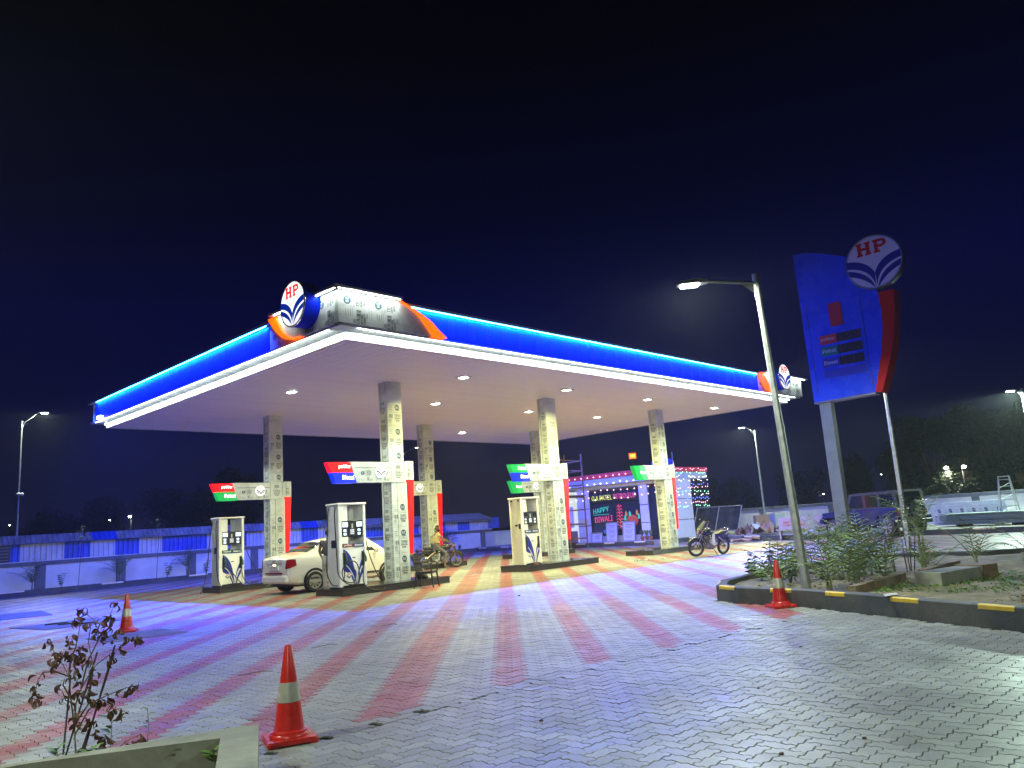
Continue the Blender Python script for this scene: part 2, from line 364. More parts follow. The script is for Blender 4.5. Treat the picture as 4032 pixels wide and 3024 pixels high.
# four sides: o = start corner, a = run direction, n = outward, L = length
sides = [((0, 0), (1, 0), (0, -1), CA), ((0, CB), (0, -1), (-1, 0), CB), ((CA, 0), (0, 1), (1, 0), CB), ((CA, CB), (-1, 0), (0, 1), CA)]
E_L, E_F, E_C = .42, .36, .49      # how far ledge, fascia face and cap stand out
for si, (o, a, n, L) in enumerate(sides):
    def P(t, e, z): return (o[0]+a[0]*t+n[0]*e, o[1]+a[1]*t+n[1]*e, z)
    def slab(mb, t0, t1, e0, e1, z0, z1, mm):
        vs = [P(t0, e0, z0), P(t1, e0, z0), P(t1, e1, z0), P(t0, e1, z0), P(t0, e0, z1), P(t1, e0, z1), P(t1, e1, z1), P(t0, e1, z1)]
        mb.add(vs, [(0, 1, 2, 3), (7, 6, 5, 4), (4, 5, 1, 0), (5, 6, 2, 1), (6, 7, 3, 2), (7, 4, 0, 3)], mm)
    first = si in (0, 3)
    m = MB(); slab(m, -.03 if first else .0, L+(.03 if first else 0), .0, .03, CZ-.02, 5.925, film); band = m.build('lower_band', can)
    ax = Vector((a[0], a[1], 0)); nn = Vector((n[0], n[1], 0))
    m = MB(); t = .15; z0 = CZ-.005
    while t < L-.5 and si < 2:
        w = .30; oo = Vector(P(t, .0315, z0))
        # upside-down, cut-off run of the print as it wraps round the band
        for k, (s_, h_) in enumerate((('BON', .04), ('RMA', .045), ('ME', .06))):
            put_txt(m, s_, ink, oo+ax*(.02+k*.055)+Vector((0, 0, .01)), Vector((0, 0, 1)), -ax, h_, w=.085, bold=.03)
        for k in range(4): m.add([oo+ax*(.42+k*.0)+Z*(.02+k*.022), oo+ax*.53+Z*(.02+k*.022), oo+ax*.53+Z*(.031+k*.022), oo+ax*.42+Z*(.031+k*.022)], [(0, 1, 2, 3)], inkg)
        if int(t*3) % 3 == 0:
            cc = oo+ax*.30+Z*.05; m.add([cc+ax*.035*math.cos(q*.785)+Z*.045*math.sin(q*.785) for q in range(8)], [tuple(range(8))], inkb)
        t += .66
    if m.f: m.build('film_print', band, 'stuff')
    c0 = 0 if first else 1
    m = MB(); slab(m, -E_L*c0*0-(E_L if first else -.0), L+(E_L if first else 0), .0305, E_L, 5.935, 5.975, film); m.build('ledge', can)
    # fascia panels, 2.4 m each with an open joint
    k = 0; t0 = -(E_F if first else -.031*0)
    bluestart, blueend = {0: (.9, 18.72), 1: (.0, CB-2.66), 2: (.0, L), 3: (0, L)}[si]
    lo, hi = (-E_F, L+E_F) if first else (0, L)
    cuts = [lo]
    x = bluestart
    while x < blueend-.3: cuts.append(x); x += 2.44
    cuts += [blueend, hi]
    cuts = sorted(set(round(c, 3) for c in cuts if lo <= c <= hi))
    for c_a, c_b in zip(cuts, cuts[1:]):
        if c_b-c_a < .05: continue
        blue = c_a >= bluestart-.01 and c_b <= blueend+.01
        m = MB(); slab(m, c_a+.006, c_b-.006, E_F-.03, E_F, 5.977, 6.62, bluepanel if blue else film); pn = m.build('fascia_panel', can)
        m = MB(); t = c_a+.25
        while blue and si < 2 and t < c_b-.2:
            for zz in ((6.30, 6.08) if si == 0 else (6.34,)):
                oo = Vector(P(t, E_F+.0015, zz)); dk = mat('film_ink_on_blue', (.001, .004, .06), .4)
                if t < 3.6 and si == 0 or si == 1:
                    for kk, (s_, h_) in enumerate((('BOND', .05), ('GERMAN', .05), ('TIMEX', .07))): put_txt(m, s_, dk, oo-ax*(.12-kk*.08), Vector((0, 0, 1)), -ax, h_, w=.2)
                else:
                    put_txt(m, 'PLUS', dk, oo, Vector((0, 0, 1)), -ax, .06, w=.17, bold=.03); put_txt(m, 'PETRO', dk, oo-ax*.08, Vector((0, 0, 1)), -ax, .06, w=.19, bold=.03)
            t += .58
        if not blue and si < 2:
            film_face(m, P(c_a+.05, E_F+.0015, 6.0), (a[0], a[1], 0) if si == 0 else ax, (0, 0, 1), c_b-c_a, .62, 0, .42, sideways=True)
        if m.f: m.build('film_print', pn, 'stuff')
    # cap with a drip lip, hides the light strip
    m = MB(); cl, ch = {0: (1.15, 19.0), 1: (-.33, CB-2.1), 2: (.6, L), 3: (-E_C, L+E_C)}[si]
    slab(m, cl, ch, .33 if True else 0, E_C, 6.645, 6.69, film); slab(m, cl+(.0 if first else .0), ch, E_C-.012, E_C+.003, 6.625, 6.644, film)
    m.build('cap', can)
    # light sources of the fascia
    st = MB(); slab(st, bluestart+.1, blueend-.1, .395, .41, 6.63, 6.644, e_bluestrip); st.build('blue_light_strip', can)
    mid = (bluestart+blueend)/2; dirx = Vector((a[0], a[1], 0)); ang = math.atan2(dirx.y, dirx.x)
    area('blue_light_strip_lamp', can, P(mid, .425, 6.622), (blueend-bluestart-.2, .04), BLUE_W*(1, 1, .5, .5)[si]*(blueend-bluestart), (.018, .05, 1), aim=(math.radians(BLUE_TILT), 0, ang), spread=math.radians((92, 118, 170, 170)[si]))
    area('added_cyan_wash', can, P(mid, .418, 6.636), (blueend-bluestart-.2, .012), 44*(blueend-bluestart), (.05, 1.0, 1), aim=(math.radians(64), 0, ang), spread=math.radians(104))  # extra cyan lamp added to make the panel tops glow
    area('blue_spill_lamp', can, P(mid, .44, 6.61), (blueend-bluestart-.2, .03), (80, 40, 30, 30)[si]*(blueend-bluestart), (.022, .095, 1), aim=(math.radians(-38), 0, ang), spread=math.radians(150))
    st = MB(); slab(st, .05, L-.05, .385, .40, 5.922, 5.934, e_blade); st.build('white_light_strip', can)
    area('white_light_strip_lamp', can, P(L/2, .375, 5.915), (L-.1, .03), WHITE_W*L, (.90, 1, .86), aim=(math.radians(WHITE_TILT), 0, ang), spread=math.radians(130))
# ------------------------------------------------------------ corner claddings, swooshes, emblems
def corner(face, clad, sw_in, sw_out, capr, lightr, prints):
    Q = (lambda t, e, z: (t, -e, z)) if face == 'R' else (lambda t, e, z: (-e, t, z))
    flip = face == 'L'
    def plate(mb, poly, e0, e1, mm):
        n = len(poly); vs = [Q(a, e1, b) for a, b in poly]+[Q(a, e0, b) for a, b in poly]
        fs = [tuple(range(n)), tuple(range(2*n-1, n-1, -1))]+[((i+1) % n, i, n+i, n+(i+1) % n) for i in range(n)]
        if flip: fs = [tuple(reversed(f)) for f in fs]
        mb.add(vs, fs, mm)
    m = MB(); plate(m, clad, E_F+.01, .50, film); cl = m.build('corner_cladding', can)
    m = MB()
    dd = Vector((-1, 0, 0)) if face == 'R' else Vector((0, 1, 0))
    for (t, z, w) in prints:
        o_ = Vector(Q(t+1.42*w, .503, z)) if face == 'R' else Vector(Q(t-1.42*w, .503, z))
        tile_print(m, o_, (0, 0, 1), dd, w, 0)
        if z > 6.05:
            for k, (s_, h_) in enumerate((('OND', .055), ('RMAN', .055), ('MEX', .078))): put_txt(m, s_, ink, o_+dd*(.2+k*.135)*w+Z*(5.99-z), (0, 0, 1), dd, h_, bold=.02)
            for k in range(5): q = o_+dd*(.62*w+.0)+Z*(5.99-z); m.add([q+Z*(.02*k)+Z*.01, q+Z*(.02*k+.02), q+dd*.1+Z*(.02*k+.02), q+dd*.1+Z*(.02*k+.01)], [(0, 3, 2, 1) if face == 'R' else (0, 1, 2, 3)], inkg)
    m.build('film_print', cl, 'stuff')
    m = MB(); k = len(sw_in)
    for e, rev in ((.56, False), (.37, True)):
        vs = [Q(a, e, b) for a, b in sw_in]+[Q(a, e, b) for a, b in sw_out]; fs = [(i, i+1, k+i+1, k+i) for i in range(k-1)]
        if rev: fs = [tuple(reversed(f)) for f in fs]
        m.add(vs, fs, e_orange)
    for cu in (sw_in, sw_out):
        vs = [Q(a, .56, b) for a, b in cu]+[Q(a, .37, b) for a, b in cu]; m.add(vs, [(i, i+1, k+i+1, k+i) for i in range(k-1)], e_orange)
    m.build('orange_swoosh', can)
    m = MB(); plate(m, [(capr[0], 6.70), (capr[1], 6.70), (capr[1], 6.755), (capr[0], 6.755)], .34, .66, film); m.build('corner_cap', can)
    m = MB(); plate(m, [(lightr[0], 6.682), (lightr[1], 6.682), (lightr[1], 6.694), (lightr[0], 6.694)], 0.60, .63, e_blade); m.build('white_light_strip', can)
    Lw = lightr[1]-lightr[0]; mid = sum(lightr)/2
    area('corner_light_strip_lamp', can, Q(mid, .60, 6.672), (Lw, .04), 10*Lw, (.94, 1, .86), aim=(math.radians(15), 0, 0 if face == 'R' else -math.pi/2))
def arc(pts, n=10):
    # smooth curve through 4 points (Catmull-Rom)
    P = [pts[0]]+list(pts)+[pts[-1]]; out = []
    for i in range(1, len(P)-2):
        for k in range(n):
            t = k/n; a, b, c, d = P[i-1], P[i], P[i+1], P[i+2]
            out.append(tuple(.5*((2*b[j])+(-a[j]+c[j])*t+(2*a[j]-5*b[j]+4*c[j]-d[j])*t*t+(-a[j]+3*b[j]-3*c[j]+d[j])*t**3) for j in (0, 1)))
    return out+[pts[-1]]
in1 = arc([(1.12, 6.69), (1.58, 6.48), (1.87, 6.21), (2.07, 5.98)]); out1 = arc([(1.14, 6.71), (1.93, 6.38), (2.26, 6.14), (2.50, 5.98)])
corner('R', [(-.50, 5.98)]+list(reversed(in1))+[(-.50, 6.69)], in1, out1, (-.66, 1.13), (-.56, 1.08), [(-.49, 6.11, .565), (.33, 6.11, .565)])
in2 = arc([(2.05, 6.69), (1.75, 6.25), (1.34, 6.02), (.98, 5.98)]); out2 = arc([(2.40, 6.69), (2.07, 6.34), (1.66, 6.06), (1.2, 5.978)])
corner('L', [(-.503, 5.98)]+list(reversed(in2))+[(-.503, 6.69)], in2, out2, (-.663, 2.2), (-.56, 2.0), [(.36, 6.11, .565), (1.18, 6.11, .565)])
mir = lambda c: [(21.02-a, b) for a, b in c]
in3, out3 = mir(in2), mir(out2)
corner('R', [(22.38, 6.69)]+in3[::1]+[(22.38, 5.98)], list(in3), list(out3), (18.95, 22.7), (19.1, 22.5), [(19.7, 6.11, .565), (20.55, 6.11, .565), (21.4, 6.11, .565)])
mb_ = MB(); mb_.box(-.50, -.37, CB-.75, CB-.45, 5.98, 6.08, e_blade, .02); mb_.build('bright_spot_block', can)  # glowing block added for the bright reflected spot on the fascia
# return of the far corner
m = MB(); m.box(CA+.47, CA+.503, -.50, 1.6, 5.98, 6.69, film); m.build('corner_cladding', can)
lab = 'round lit emblem with red letters over blue petals, %s'
round_sign('round_canopy_sign', lab % 'above the near corner of the canopy', .51, .42, S(-.90, .68, 6.60), TH-math.pi/2)
round_sign('round_canopy_sign', lab % 'at the far canopy end', .51, .42, S(20.0, -.90, 6.56), TH)

# downlights
first = None
names = {(5.37, 2.07): 'square canopy downlight nearest the front corner, between the first two big columns', }
pos = [(2.16, 6.04, 'leftmost lit canopy downlight, over the parked white car'), (5.37, 2.07, 'lit canopy downlight nearest to the emblem corner, right of the big front column'),
       (7.66, 6.04, 'lit canopy downlight in the middle, left of the middle front column'), (10.0, 2.1, 'lit canopy downlight close to the right fascia above the middle front column'),
       (12.38, 6.06, 'lit canopy downlight just left of the middle front column top'), (16.62, 6.03, 'lit canopy downlight between the middle and right columns, deep in the ceiling'),
       (14.69, 2.12, 'lit canopy downlight directly over the top of the right-hand column'), (19.71, 2.19, 'lit canopy downlight farthest to the right under the canopy'),
       (14.18, 11.93, 'lit canopy downlight near the far back edge, small and low in view'), (2.2, 11.9, None), (8.2, 11.9, None)]
for u, v, lb in pos:
    if lb is None: continue
    p = S(u, v, CZ)
    if first is None:
        t = first = thing('canopy_downlight', lb, 'ceiling light', p, TH, 'downlights set in the canopy ceiling')
        m = MB()
        for x0, x1, y0, y1 in ((-.17, .17, -.17, -.115), (-.17, .17, .115, .17), (-.17, -.115, -.115, .115), (.115, .17, -.115, .115)): m.box(x0, x1, y0, y1, -.035, .0, whiteplastic)
        m.build('frame', t); m = MB(); m.box(-.114, .114, -.114, .114, -.024, -.006, e_lamp); m.build('lens', t)
    else: t = dup(first, p, TH, lb)
    area('downlight_lamp', t, (0, 0, -.045), (.24, .24), DOWN_W, (1, .935, .30), shape='SQUARE', spread=math.radians(152))

# ------------------------------------------------------------ the six columns (local origin = column axis on the ground)
def sign_panel(mb_parent, name, x0t, x0b, x1t, x1b, z0, z1, mm, word, y=-.36, t_=.30, bend=.26):
    """one lit parallelogram panel with a cranked left part; text on it"""
    m = MB(); ya, yb = y, y+t_
    # front poly split at the crank
    ct, cb = x0t+bend, x0b+bend
    fr = [(x0b, ya+.06, z0), (cb, ya, z0), (x1b, ya, z0), (x1t, ya, z1), (ct, ya, z1), (x0t, ya+.06, z1)]
    bk = [(x, yb-(yy-ya), z) for x, yy, z in fr]
    m.add(fr+bk, [(0, 1, 4, 5), (1, 2, 3, 4), (11, 10, 7, 6), (10, 9, 8, 7), (5, 4, 10, 11), (4, 3, 9, 10), (1, 0, 6, 7), (2, 1, 7, 8), (0, 5, 11, 6), (3, 2, 8, 9)], mm)
    o = m.build(name, mb_parent)
    m = MB(); cx = (cb+x1b+ct+x1t)/4+.0; put_txt(m, word, e_text, (cx-.03, ya-.004, (z0+z1)/2-.05), (1, 0, 0), (0, 0, 1), .12, w=.37, center=True, bold=.012)
    m.build('lettering', o, 'stuff'); return o
def column(uc, vc, label, panels, lower=True, ptype=0, wire=False):
    t = thing('canopy_column', label, 'column', S(uc, vc, 0), TH, 'film-wrapped columns carrying the canopy')
    m = MB(); m.box(-.255, .255, -.20, .20, .17, CZ-.0, film); sh = m.build('shaft', t)
    m = MB()
    film_face(m, (-.245, -.2025, .35), (1, 0, 0), (0, 0, 1), .49, 5.3, ptype, .49)
    if ptype == 0: film_face(m, (-.2575, .19, .2), (0, -1, 0), (0, 0, 1), .38, 5.4, 1, .36)
    else: film_face(m, (-.2575, .10, .2), (0, -1, 0), (0, 0, 1), .3, 5.4, 1, .28)
    m.add([(-.2572, .115, .2), (-.2572, .10, .2), (-.2572, .10, 5.7), (-.2572, .115, 5.7)], [(3, 2, 1, 0)], ink)
    m.build('film_print', sh, 'stuff')
    # proud cladding on the pump side
    m = MB(); m.box(-.30, .24, -.32, -.203, .185, 2.88, film); lo = m.build('lower_cladding', t)
    m = MB(); film_face(m, (-.29, -.3225, .25), (1, 0, 0), (0, 0, 1), .53, 2.6, 0, .50)
    film_face(m, (-.3025, -.205, .25), (0, -1, 0), (0, 0, 1), .11, 2.6, 1, .11)
    m.add([(-.12, -.3228, .19), (-.108, -.3228, .19), (-.108, -.3228, 2.88), (-.12, -.3228, 2.88)], [(0, 1, 2, 3)], ink)
    m.build('film_print', lo, 'stuff')
    m = MB(); m.box(-1.66, .20, -.345, -.06, 2.885, 3.44, film)
    m.box(.205, .48, -.345, -.06, 2.945, 3.475, film); ar = m.build('sign_arm', t)
    m = MB(); m.add([(-1.5, -.3472, 3.27), (-.32, -.3472, 3.27), (-.32, -.3472, 3.285), (-1.5, -.3472, 3.285)], [(0, 1, 2, 3)], ink)
    tile_print(m, (-.92, -.3474, 2.90), (0, 0, 1), (-1, 0, 0), .34, 0); tile_print(m, (-.36, -.3474, 2.90), (0, 0, 1), (-1, 0, 0), .34, 0)
    tile_print(m, (-.26, -.3474, 2.93), (1, 0, 0), (0, 0, 1), .38, 1); tile_print(m, (.23, -.3474, 3.0), (1, 0, 0), (0, 0, 1), .22, 1)
    for xx in (-.31, .13, .28): m.add([(xx, -.3472, 2.95), (xx+.012, -.3472, 2.95), (xx+.012, -.3472, 3.43), (xx, -.3472, 3.43)], [(0, 1, 2, 3)], ink)
    m.build('film_print', ar, 'stuff')
    if len(panels) == 2:
        (c1, w1), (c2, w2) = panels
        sign_panel(t, 'fuel_sign_panel', -2.33, -2.215, -1.665, -1.57, 3.155, 3.42, c1, w1); sign_panel(t, 'fuel_sign_panel', -2.213, -2.10, -1.568, -1.47, 2.87, 3.152, c2, w2)
    else: sign_panel(t, 'fuel_sign_panel', -2.33, -2.10, -1.665, -1.47, 2.87, 3.42, panels[0][0], panels[0][1])
    # round badge
    m = MB(); m.cyl((-.68, -.385, 3.17), .165, .038, e_white, 'y', 28); b = m.build('round_badge', t)
    m = MB(); emblem(m, .155, e_orange, mat('petal_dark', (.02, .04, .12), .4), (-.68, -.387, 3.17), (1, 0, 0), (0, 0, 1), .002); m.build('emblem', b, 'stuff')
    # tapered red light bar
    m = MB(); m.add([(.26, -.33, .88), (.37, -.33, .88), (.37, -.10, .88), (.26, -.10, .88), (.255, -.34, 2.94), (.48, -.34, 2.94), (.48, -.08, 2.94), (.255, -.08, 2.94)],
                    [(3, 2, 1, 0), (4, 5, 6, 7), (0, 1, 5, 4), (1, 2, 6, 5), (2, 3, 7, 6), (3, 0, 4, 7)], e_red); m.build('red_light_bar', t)
    if wire:
        m = MB(); m.tube([(-.42, -.2, 2.9), (-.40, -.2, 2.6), (-.44, -.21, 2.3), (-.41, -.2, 2.0), (-.43, -.2, 1.5)], .008, whitesheet, 5); m.build('cable', t)
    return t
PW, PT, DS = (e_red, 'poWer'), (e_green, 'Petrol'), (e_blue, 'Diesel')
cu_, cv_, du_, dv_ = 4.033, 3.815, 6.837, 6.766
cols = [column(cu_, cv_, 'big front column with a red and blue fuel sign, black chair at its foot', [PW, DS], wire=False),
        column(cu_+du_, cv_, 'middle front column with a green and blue fuel sign and logo-dotted upper film', [PT, DS], ptype=2),
        column(cu_+2*du_, cv_, 'right-hand front column with one green fuel sign, before the shop', [PT]),
        column(cu_, cv_+dv_, 'left back column with a red and green fuel sign, behind the white car', [PW, PT], wire=True),
        column(cu_+du_, cv_+dv_, 'back column behind the motorcycle rider, mostly covered by the big front column', [PW, DS]),
        column(cu_+2*du_, cv_+dv_, 'back column half hidden behind the middle front column, small green sign', [PT])]
# islands
ilab = ['dark granite island under the big front column and its pump', 'dark granite island under the middle front column, cream pump on it', 'dark granite island of the right-hand column, without a pump',
        'dark granite island under the left back column beside the car', 'dark granite island behind the motorcycle rider', 'dark granite island seen in part behind the cream pump']
k = 0
for r in (0, 1):
    for c in (0, 1, 2):
        t = thing('pump_island', ilab[k], 'pump island', S(cu_+c*du_, cv_+r*dv_, 0), TH, 'granite pump islands'); k += 1
        m = MB(); m.box(-2.26, 1.28, -.76, .50, 0, .155, granite); m.build('plinth', t)
        x = -2.28
        while x < 1.25:
            x1 = min(x+.596, 1.30); m = MB(); m.box(x, x1-.004, -.785, .525, .157, .18, granite, .003); m.build('top_slab', t)
            x += .60
# ------------------------------------------------------------ fuel dispensers (front = -y)
def strips(mb, o, sx, sz, mm):
    pairs = [(qb((.62, .0), (.54, .86), (.03, .98)), qb((.60, .0), (.40, .50), (.03, .60))), (qb((.57, 0), (.40, .44), (.03, .58)), qb((.51, 0), (.37, .30), (.03, .40))),
             (qb((.70, .30), (.80, .62), (.97, .74)), qb((.64, .0), (.76, .45), (.97, .57))), (qb((.68, 0), (.79, .36), (.97, .49)), qb((.74, 0), (.84, .24), (.97, .33)))]
    for A, B in pairs:
        k = len(A); vs = [(x*sx, y*sz) for x, y in A]+[(x*sx, y*sz) for x, y in B]; fs = []
        for i in range(k-1):
            q = (i, i+1, k+i+1, k+i)
            (x0, y0), (x1, y1), (x2, y2) = vs[q[0]], vs[q[1]], vs[q[2]]
            fs.append(q if (x1-x0)*(y2-y0)-(y1-y0)*(x2-x0) > 0 else tuple(reversed(q)))
        mb.flat(vs, fs, mm, o, (1, 0, 0), (0, 0, 1))
screen = emis('lit_display', (.62, .78, 1), 1.6); keys = mat('white_keys', (.5, .5, .5), .4, emit=(.7, .8, 1), estr=.5)
petalblue = mat('pump_petal_blue', (.015, .025, .26), .3)
def dispenser(loc, label, body, words, hoses):
    t = thing('fuel_dispenser', label, 'fuel pump', loc, TH, 'fuel dispensers on the islands')
    w, d, h = .42, .27, 2.16
    m = MB(); m.box(-w, -w+.30, -d+.03, d-.03, .03, h-.06, body, .012)          # hose tower
    m.box(-w, -w+.10, -d, d, .03, h-.055, body, .01); m.build('hose_tower', t)
    m = MB(); m.box(w-.075, w, -d, d, .03, h-.055, body, .01); m.build('pillar', t)
    m = MB(); m.box(-w+.31, w-.08, d-.05, d-.0, .05, 1.0, body); m.box(-w+.62, w-.08, d-.1, d-.02, 1.1, h-.07, body); m.build('back_panel', t)
    m = MB(); m.box(-w-.03, w+.03, -d-.02, d+.02, h-.05, h, body, .012); m.build('top_beam', t)
    m = MB(); m.box(-w+.02, w-.02, -d+.02, d-.02, -.0, .06, dark); m.build('plinth', t)
    x0, x1 = -w+.105, w-.08; pw = x1-x0
    m = MB(); m.box(x0, x1, -d+.015, d-.07, .07, 1.00, body); lp = m.build('lower_panel', t)
    m = MB(); strips(m, (x0, -d+.013, .07), pw, .93, petalblue); m.build('petal_graphic', lp, 'stuff')
    m = MB(); c = (x0+.18, -d+.0125, .30)
    m.add([(c[0]+.085*math.cos(q*.3927), c[1], c[2]+.085*math.sin(q*.3927)) for q in range(16)], [tuple(range(16))], whiteplastic)
    emblem(m, .08, mat('print_red', (.5, .03, .02), .4), ink, (c[0], c[1]-.0005, c[2]), (1, 0, 0), (0, 0, 1), .001); m.box(x0+.30, x0+.38, -d+.0, -d+.0145, .74, .765, dark); m.build('emblem', lp, 'stuff')
    m = MB(); hw = pw/2
    cs = {'Petrol': mat('strip_green', (.01, .06, .04), .4), 'Diesel': mat('strip_blue', (.01, .03, .12), .4), 'poWer': mat('strip_red', (.16, .03, .02), .4)}
    for i, wd in enumerate(words):
        m.box(x0+i*hw, x0+(i+1)*hw-.002, -d-.002, -d+.03, 1.02, 1.115, cs[wd])
    sl = m.build('fuel_strip', t)
    m = MB()
    for i, wd in enumerate(words): put_txt(m, wd, mat('print_white', (.75, .75, .75), .4, emit=(.8, .8, .8), estr=.25), (x0+(i+.5)*hw, -d-.0035, 1.045), (1, 0, 0), (0, 0, 1), .048, w=hw*.72, center=True, bold=.02)
    m.build('lettering', sl, 'stuff')
    m = MB(); m.box(x0, x1, -d+.03, d-.05, 1.28, 1.70, dark, .008); cpn = m.build('control_panel', t)
    lit = hoses
    for sx_ in (0, 1):
        m = MB(); a = x0+.03+sx_*(pw-.22); m.box(a, a+.16, -d+.022, -d+.0295, 1.54, 1.66, screen if lit else mat('dark_display', (.02, .025, .03), .15)); m.build('display', cpn)
        for q in range(2): m = MB(); m.box(a+.03, a+.11, -d+.022, -d+.0295, 1.33+q*.09, 1.39+q*.09, screen if lit else keys); m.build('small_display', cpn)
    m = MB()
    for i in range(3):
        for j in range(3): m.box(x0+pw/2-.06+i*.042, x0+pw/2-.028+i*.042, -d+.024, -d+.0295, 1.35+j*.045, 1.385+j*.045, keys)
    m.box(x0+pw/2-.02, x0+pw/2+.02, -d+.022, -d+.0295, 1.50, 1.62, mat('printer_strip', (.45, .5, .42), .5)); m.build('keypad', cpn)
    for sx_ in (0, 1):
        a = x0+.005 if sx_ == 0 else x1-.08
        m = MB(); m.box(a, a+.075, -d-.02, -d+.012, .52, .90, dark, .01); hs = m.build('nozzle_holster', t)
        if hoses:
            m = MB(); xx = a+.05
            m.tube([(xx, -d-.05, .86), (xx+.02, -d-.07, .74), (xx+.015, -d-.075, .62)], [.016, .026, .022], mat('nozzle_green', (.02, .10, .06), .4) if True else dark, 8)
            m.tube([(xx, -d-.05, .88), (xx-.02, -d-.03, .93)], .011, chrome, 6); m.tube([(xx+.03, -d-.10, .76), (xx+.03, -d-.11, .66), (xx+.01, -d-.08, .62)], .006, dark, 5); m.build('nozzle', hs)
    if not hoses:
        m = MB(); m.box(-w-.006, -w, -.20, -.11, 1.16, 1.32, dark); m.box(-w-.006, -w, -.07, .04, 1.24, 1.30, dark); m.build('side_label', t)
        for y in (-.17, .14):
            m = MB(); m.box(-w-.03, -w, y-.03, y+.03, h-.13, h-.08, dark); m.tube([(-w-.01, y, h-.12), (-w-.02, y+.03, h-.26)], .008, steel, 5); m.build('hose_bracket', t)
    else:
        m = MB(); m.box(-w-.006, -w, -.12, .08, 1.02, 1.22, dark); m.build('side_label', t)
        for i, (y, end) in enumerate(hoses['left']):
            m = MB(); m.box(-w-.035, -w+.0, y-.03, y+.03, h-.14, h-.08, steel); m.build('hose_bracket', t)
            m = MB(); pts = [(-w-.03, y, h-.12), (-w-.05, y, h-.3)]+end; m.tube(spl(pts), .014, rubber, 7); m.build('hose', t)
        m = MB(); m.box(w, w+.04, -.05, .02, h-.16, h-.08, steel); m.build('hose_bracket', t)
        for end in hoses['right']:
            m = MB(); m.tube(spl(end), .014, rubber, 7); m.build('hose', t)
    return t
def spl(pts, n=6):
    P = [Vector(p) for p in pts]; P = [P[0]]+P+[P[-1]]; out = []
    for i in range(1, len(P)-2):
        for k in range(n):
            t = k/n; a, b, c, d = P[i-1], P[i], P[i+1], P[i+2]
            out.append(.5*((2*b)+(-a+c)*t+(2*a-5*b+4*c-d)*t*t+(-a+3*b-3*c+d)*t**3))
    return out+[P[-2]]
def spot(uc, r, v=3.57): return S(uc-1.76, v+r*dv_, .18)
ring = lambda cx, cy, cz, R, y0=-.05: [(cx+R*math.cos(a), cy+y0*math.sin(a/2), cz+R*math.sin(a)) for a in [math.radians(q) for q in range(150, 470, 40)]]
dispenser(spot(cu_, 0), 'white pump on the nearest island, strip reading power and Diesel, hoses coiled', whiteplastic, ('poWer', 'Diesel'),
    {'left': [(-.16, [(-.46, -.18, 1.3), (-.46, -.22, .7), (-.50, -.34, .35), (-.30, -.42, .12), (.0, -.40, .10), (.10, -.38, .35), (.02, -.36, .62), (-.22, -.36, .66), (-.42, -.38, .45), (-.36, -.40, .2), (-.1, -.40, .14), (.0, -.36, .4), (-.24, -.33, .62)]),
              (.15, [(-.50, .12, 1.5), (-.58, .05, .9), (-.66, -.05, .45), (-.56, -.12, .12), (-.36, -.2, .10), (-.3, -.30, .3), (-.33, -.32, .5)])],
     'right': [[(.45, -.02, 2.0), (.47, -.05, 1.7), (.52, -.1, 1.2), (.60, -.18, .7), (.72, -.35, .2), (.80, -.50, -.06), (.60, -.58, -.13), (.30, -.54, -.06), (.18, -.45, .1), (.24, -.36, .45), (.30, -.33, .60)], [(.45, .05, 2.0), (.44, .06, 1.4), (.46, .02, .8), (.45, -.1, .4), (.40, -.28, .3)]]})
dispenser(spot(cu_, 1), 'white pump beside the rear of the white car, strip reading Petrol twice', whiteplastic, ('Petrol', 'Petrol'),
    {'left': [(-.16, [(-.47, -.18, 1.3), (-.46, -.2, .5), (-.40, -.32, .05), (-.2, -.46, -.1), (.1, -.50, -.12), (.30, -.45, -.04), (.12, -.36, .22), (-.12, -.33, .55), (-.24, -.33, .6)]), (.15, [(-.56, .1, 1.4), (-.66, -.0, .8), (-.80, -.1, .2), (-.98, -.2, -.15)])],
     'right': [[(.45, -.02, 2.0), (.50, -.05, 1.6), (.62, -.1, 1.0), (.85, -.16, .5), (1.10, -.2, .16), (1.12, -.3, .02), (.8, -.4, -.02), (.5, -.42, .02), (.33, -.36, .25), (.30, -.33, .60)]]})
dispenser(spot(cu_+du_, 0), 'cream pump without hoses on the middle island, strip reading Diesel twice', cream, ('Diesel', 'Diesel'), None)
for dx, c in ((.05, 'reddish brick lying at the left foot of the cream pump'), (.47, 'grey brick lying at the right foot of the cream pump')):
    m = MB(); m.box(-.10, .10, -.05, .05, 0, .075, brick_m if dx < .1 else concrete, .006); tag(m.build('loose_brick', loc=S(cu_+du_-1.76+dx, 3.22, .18), rz=TH+.1), c, 'brick')

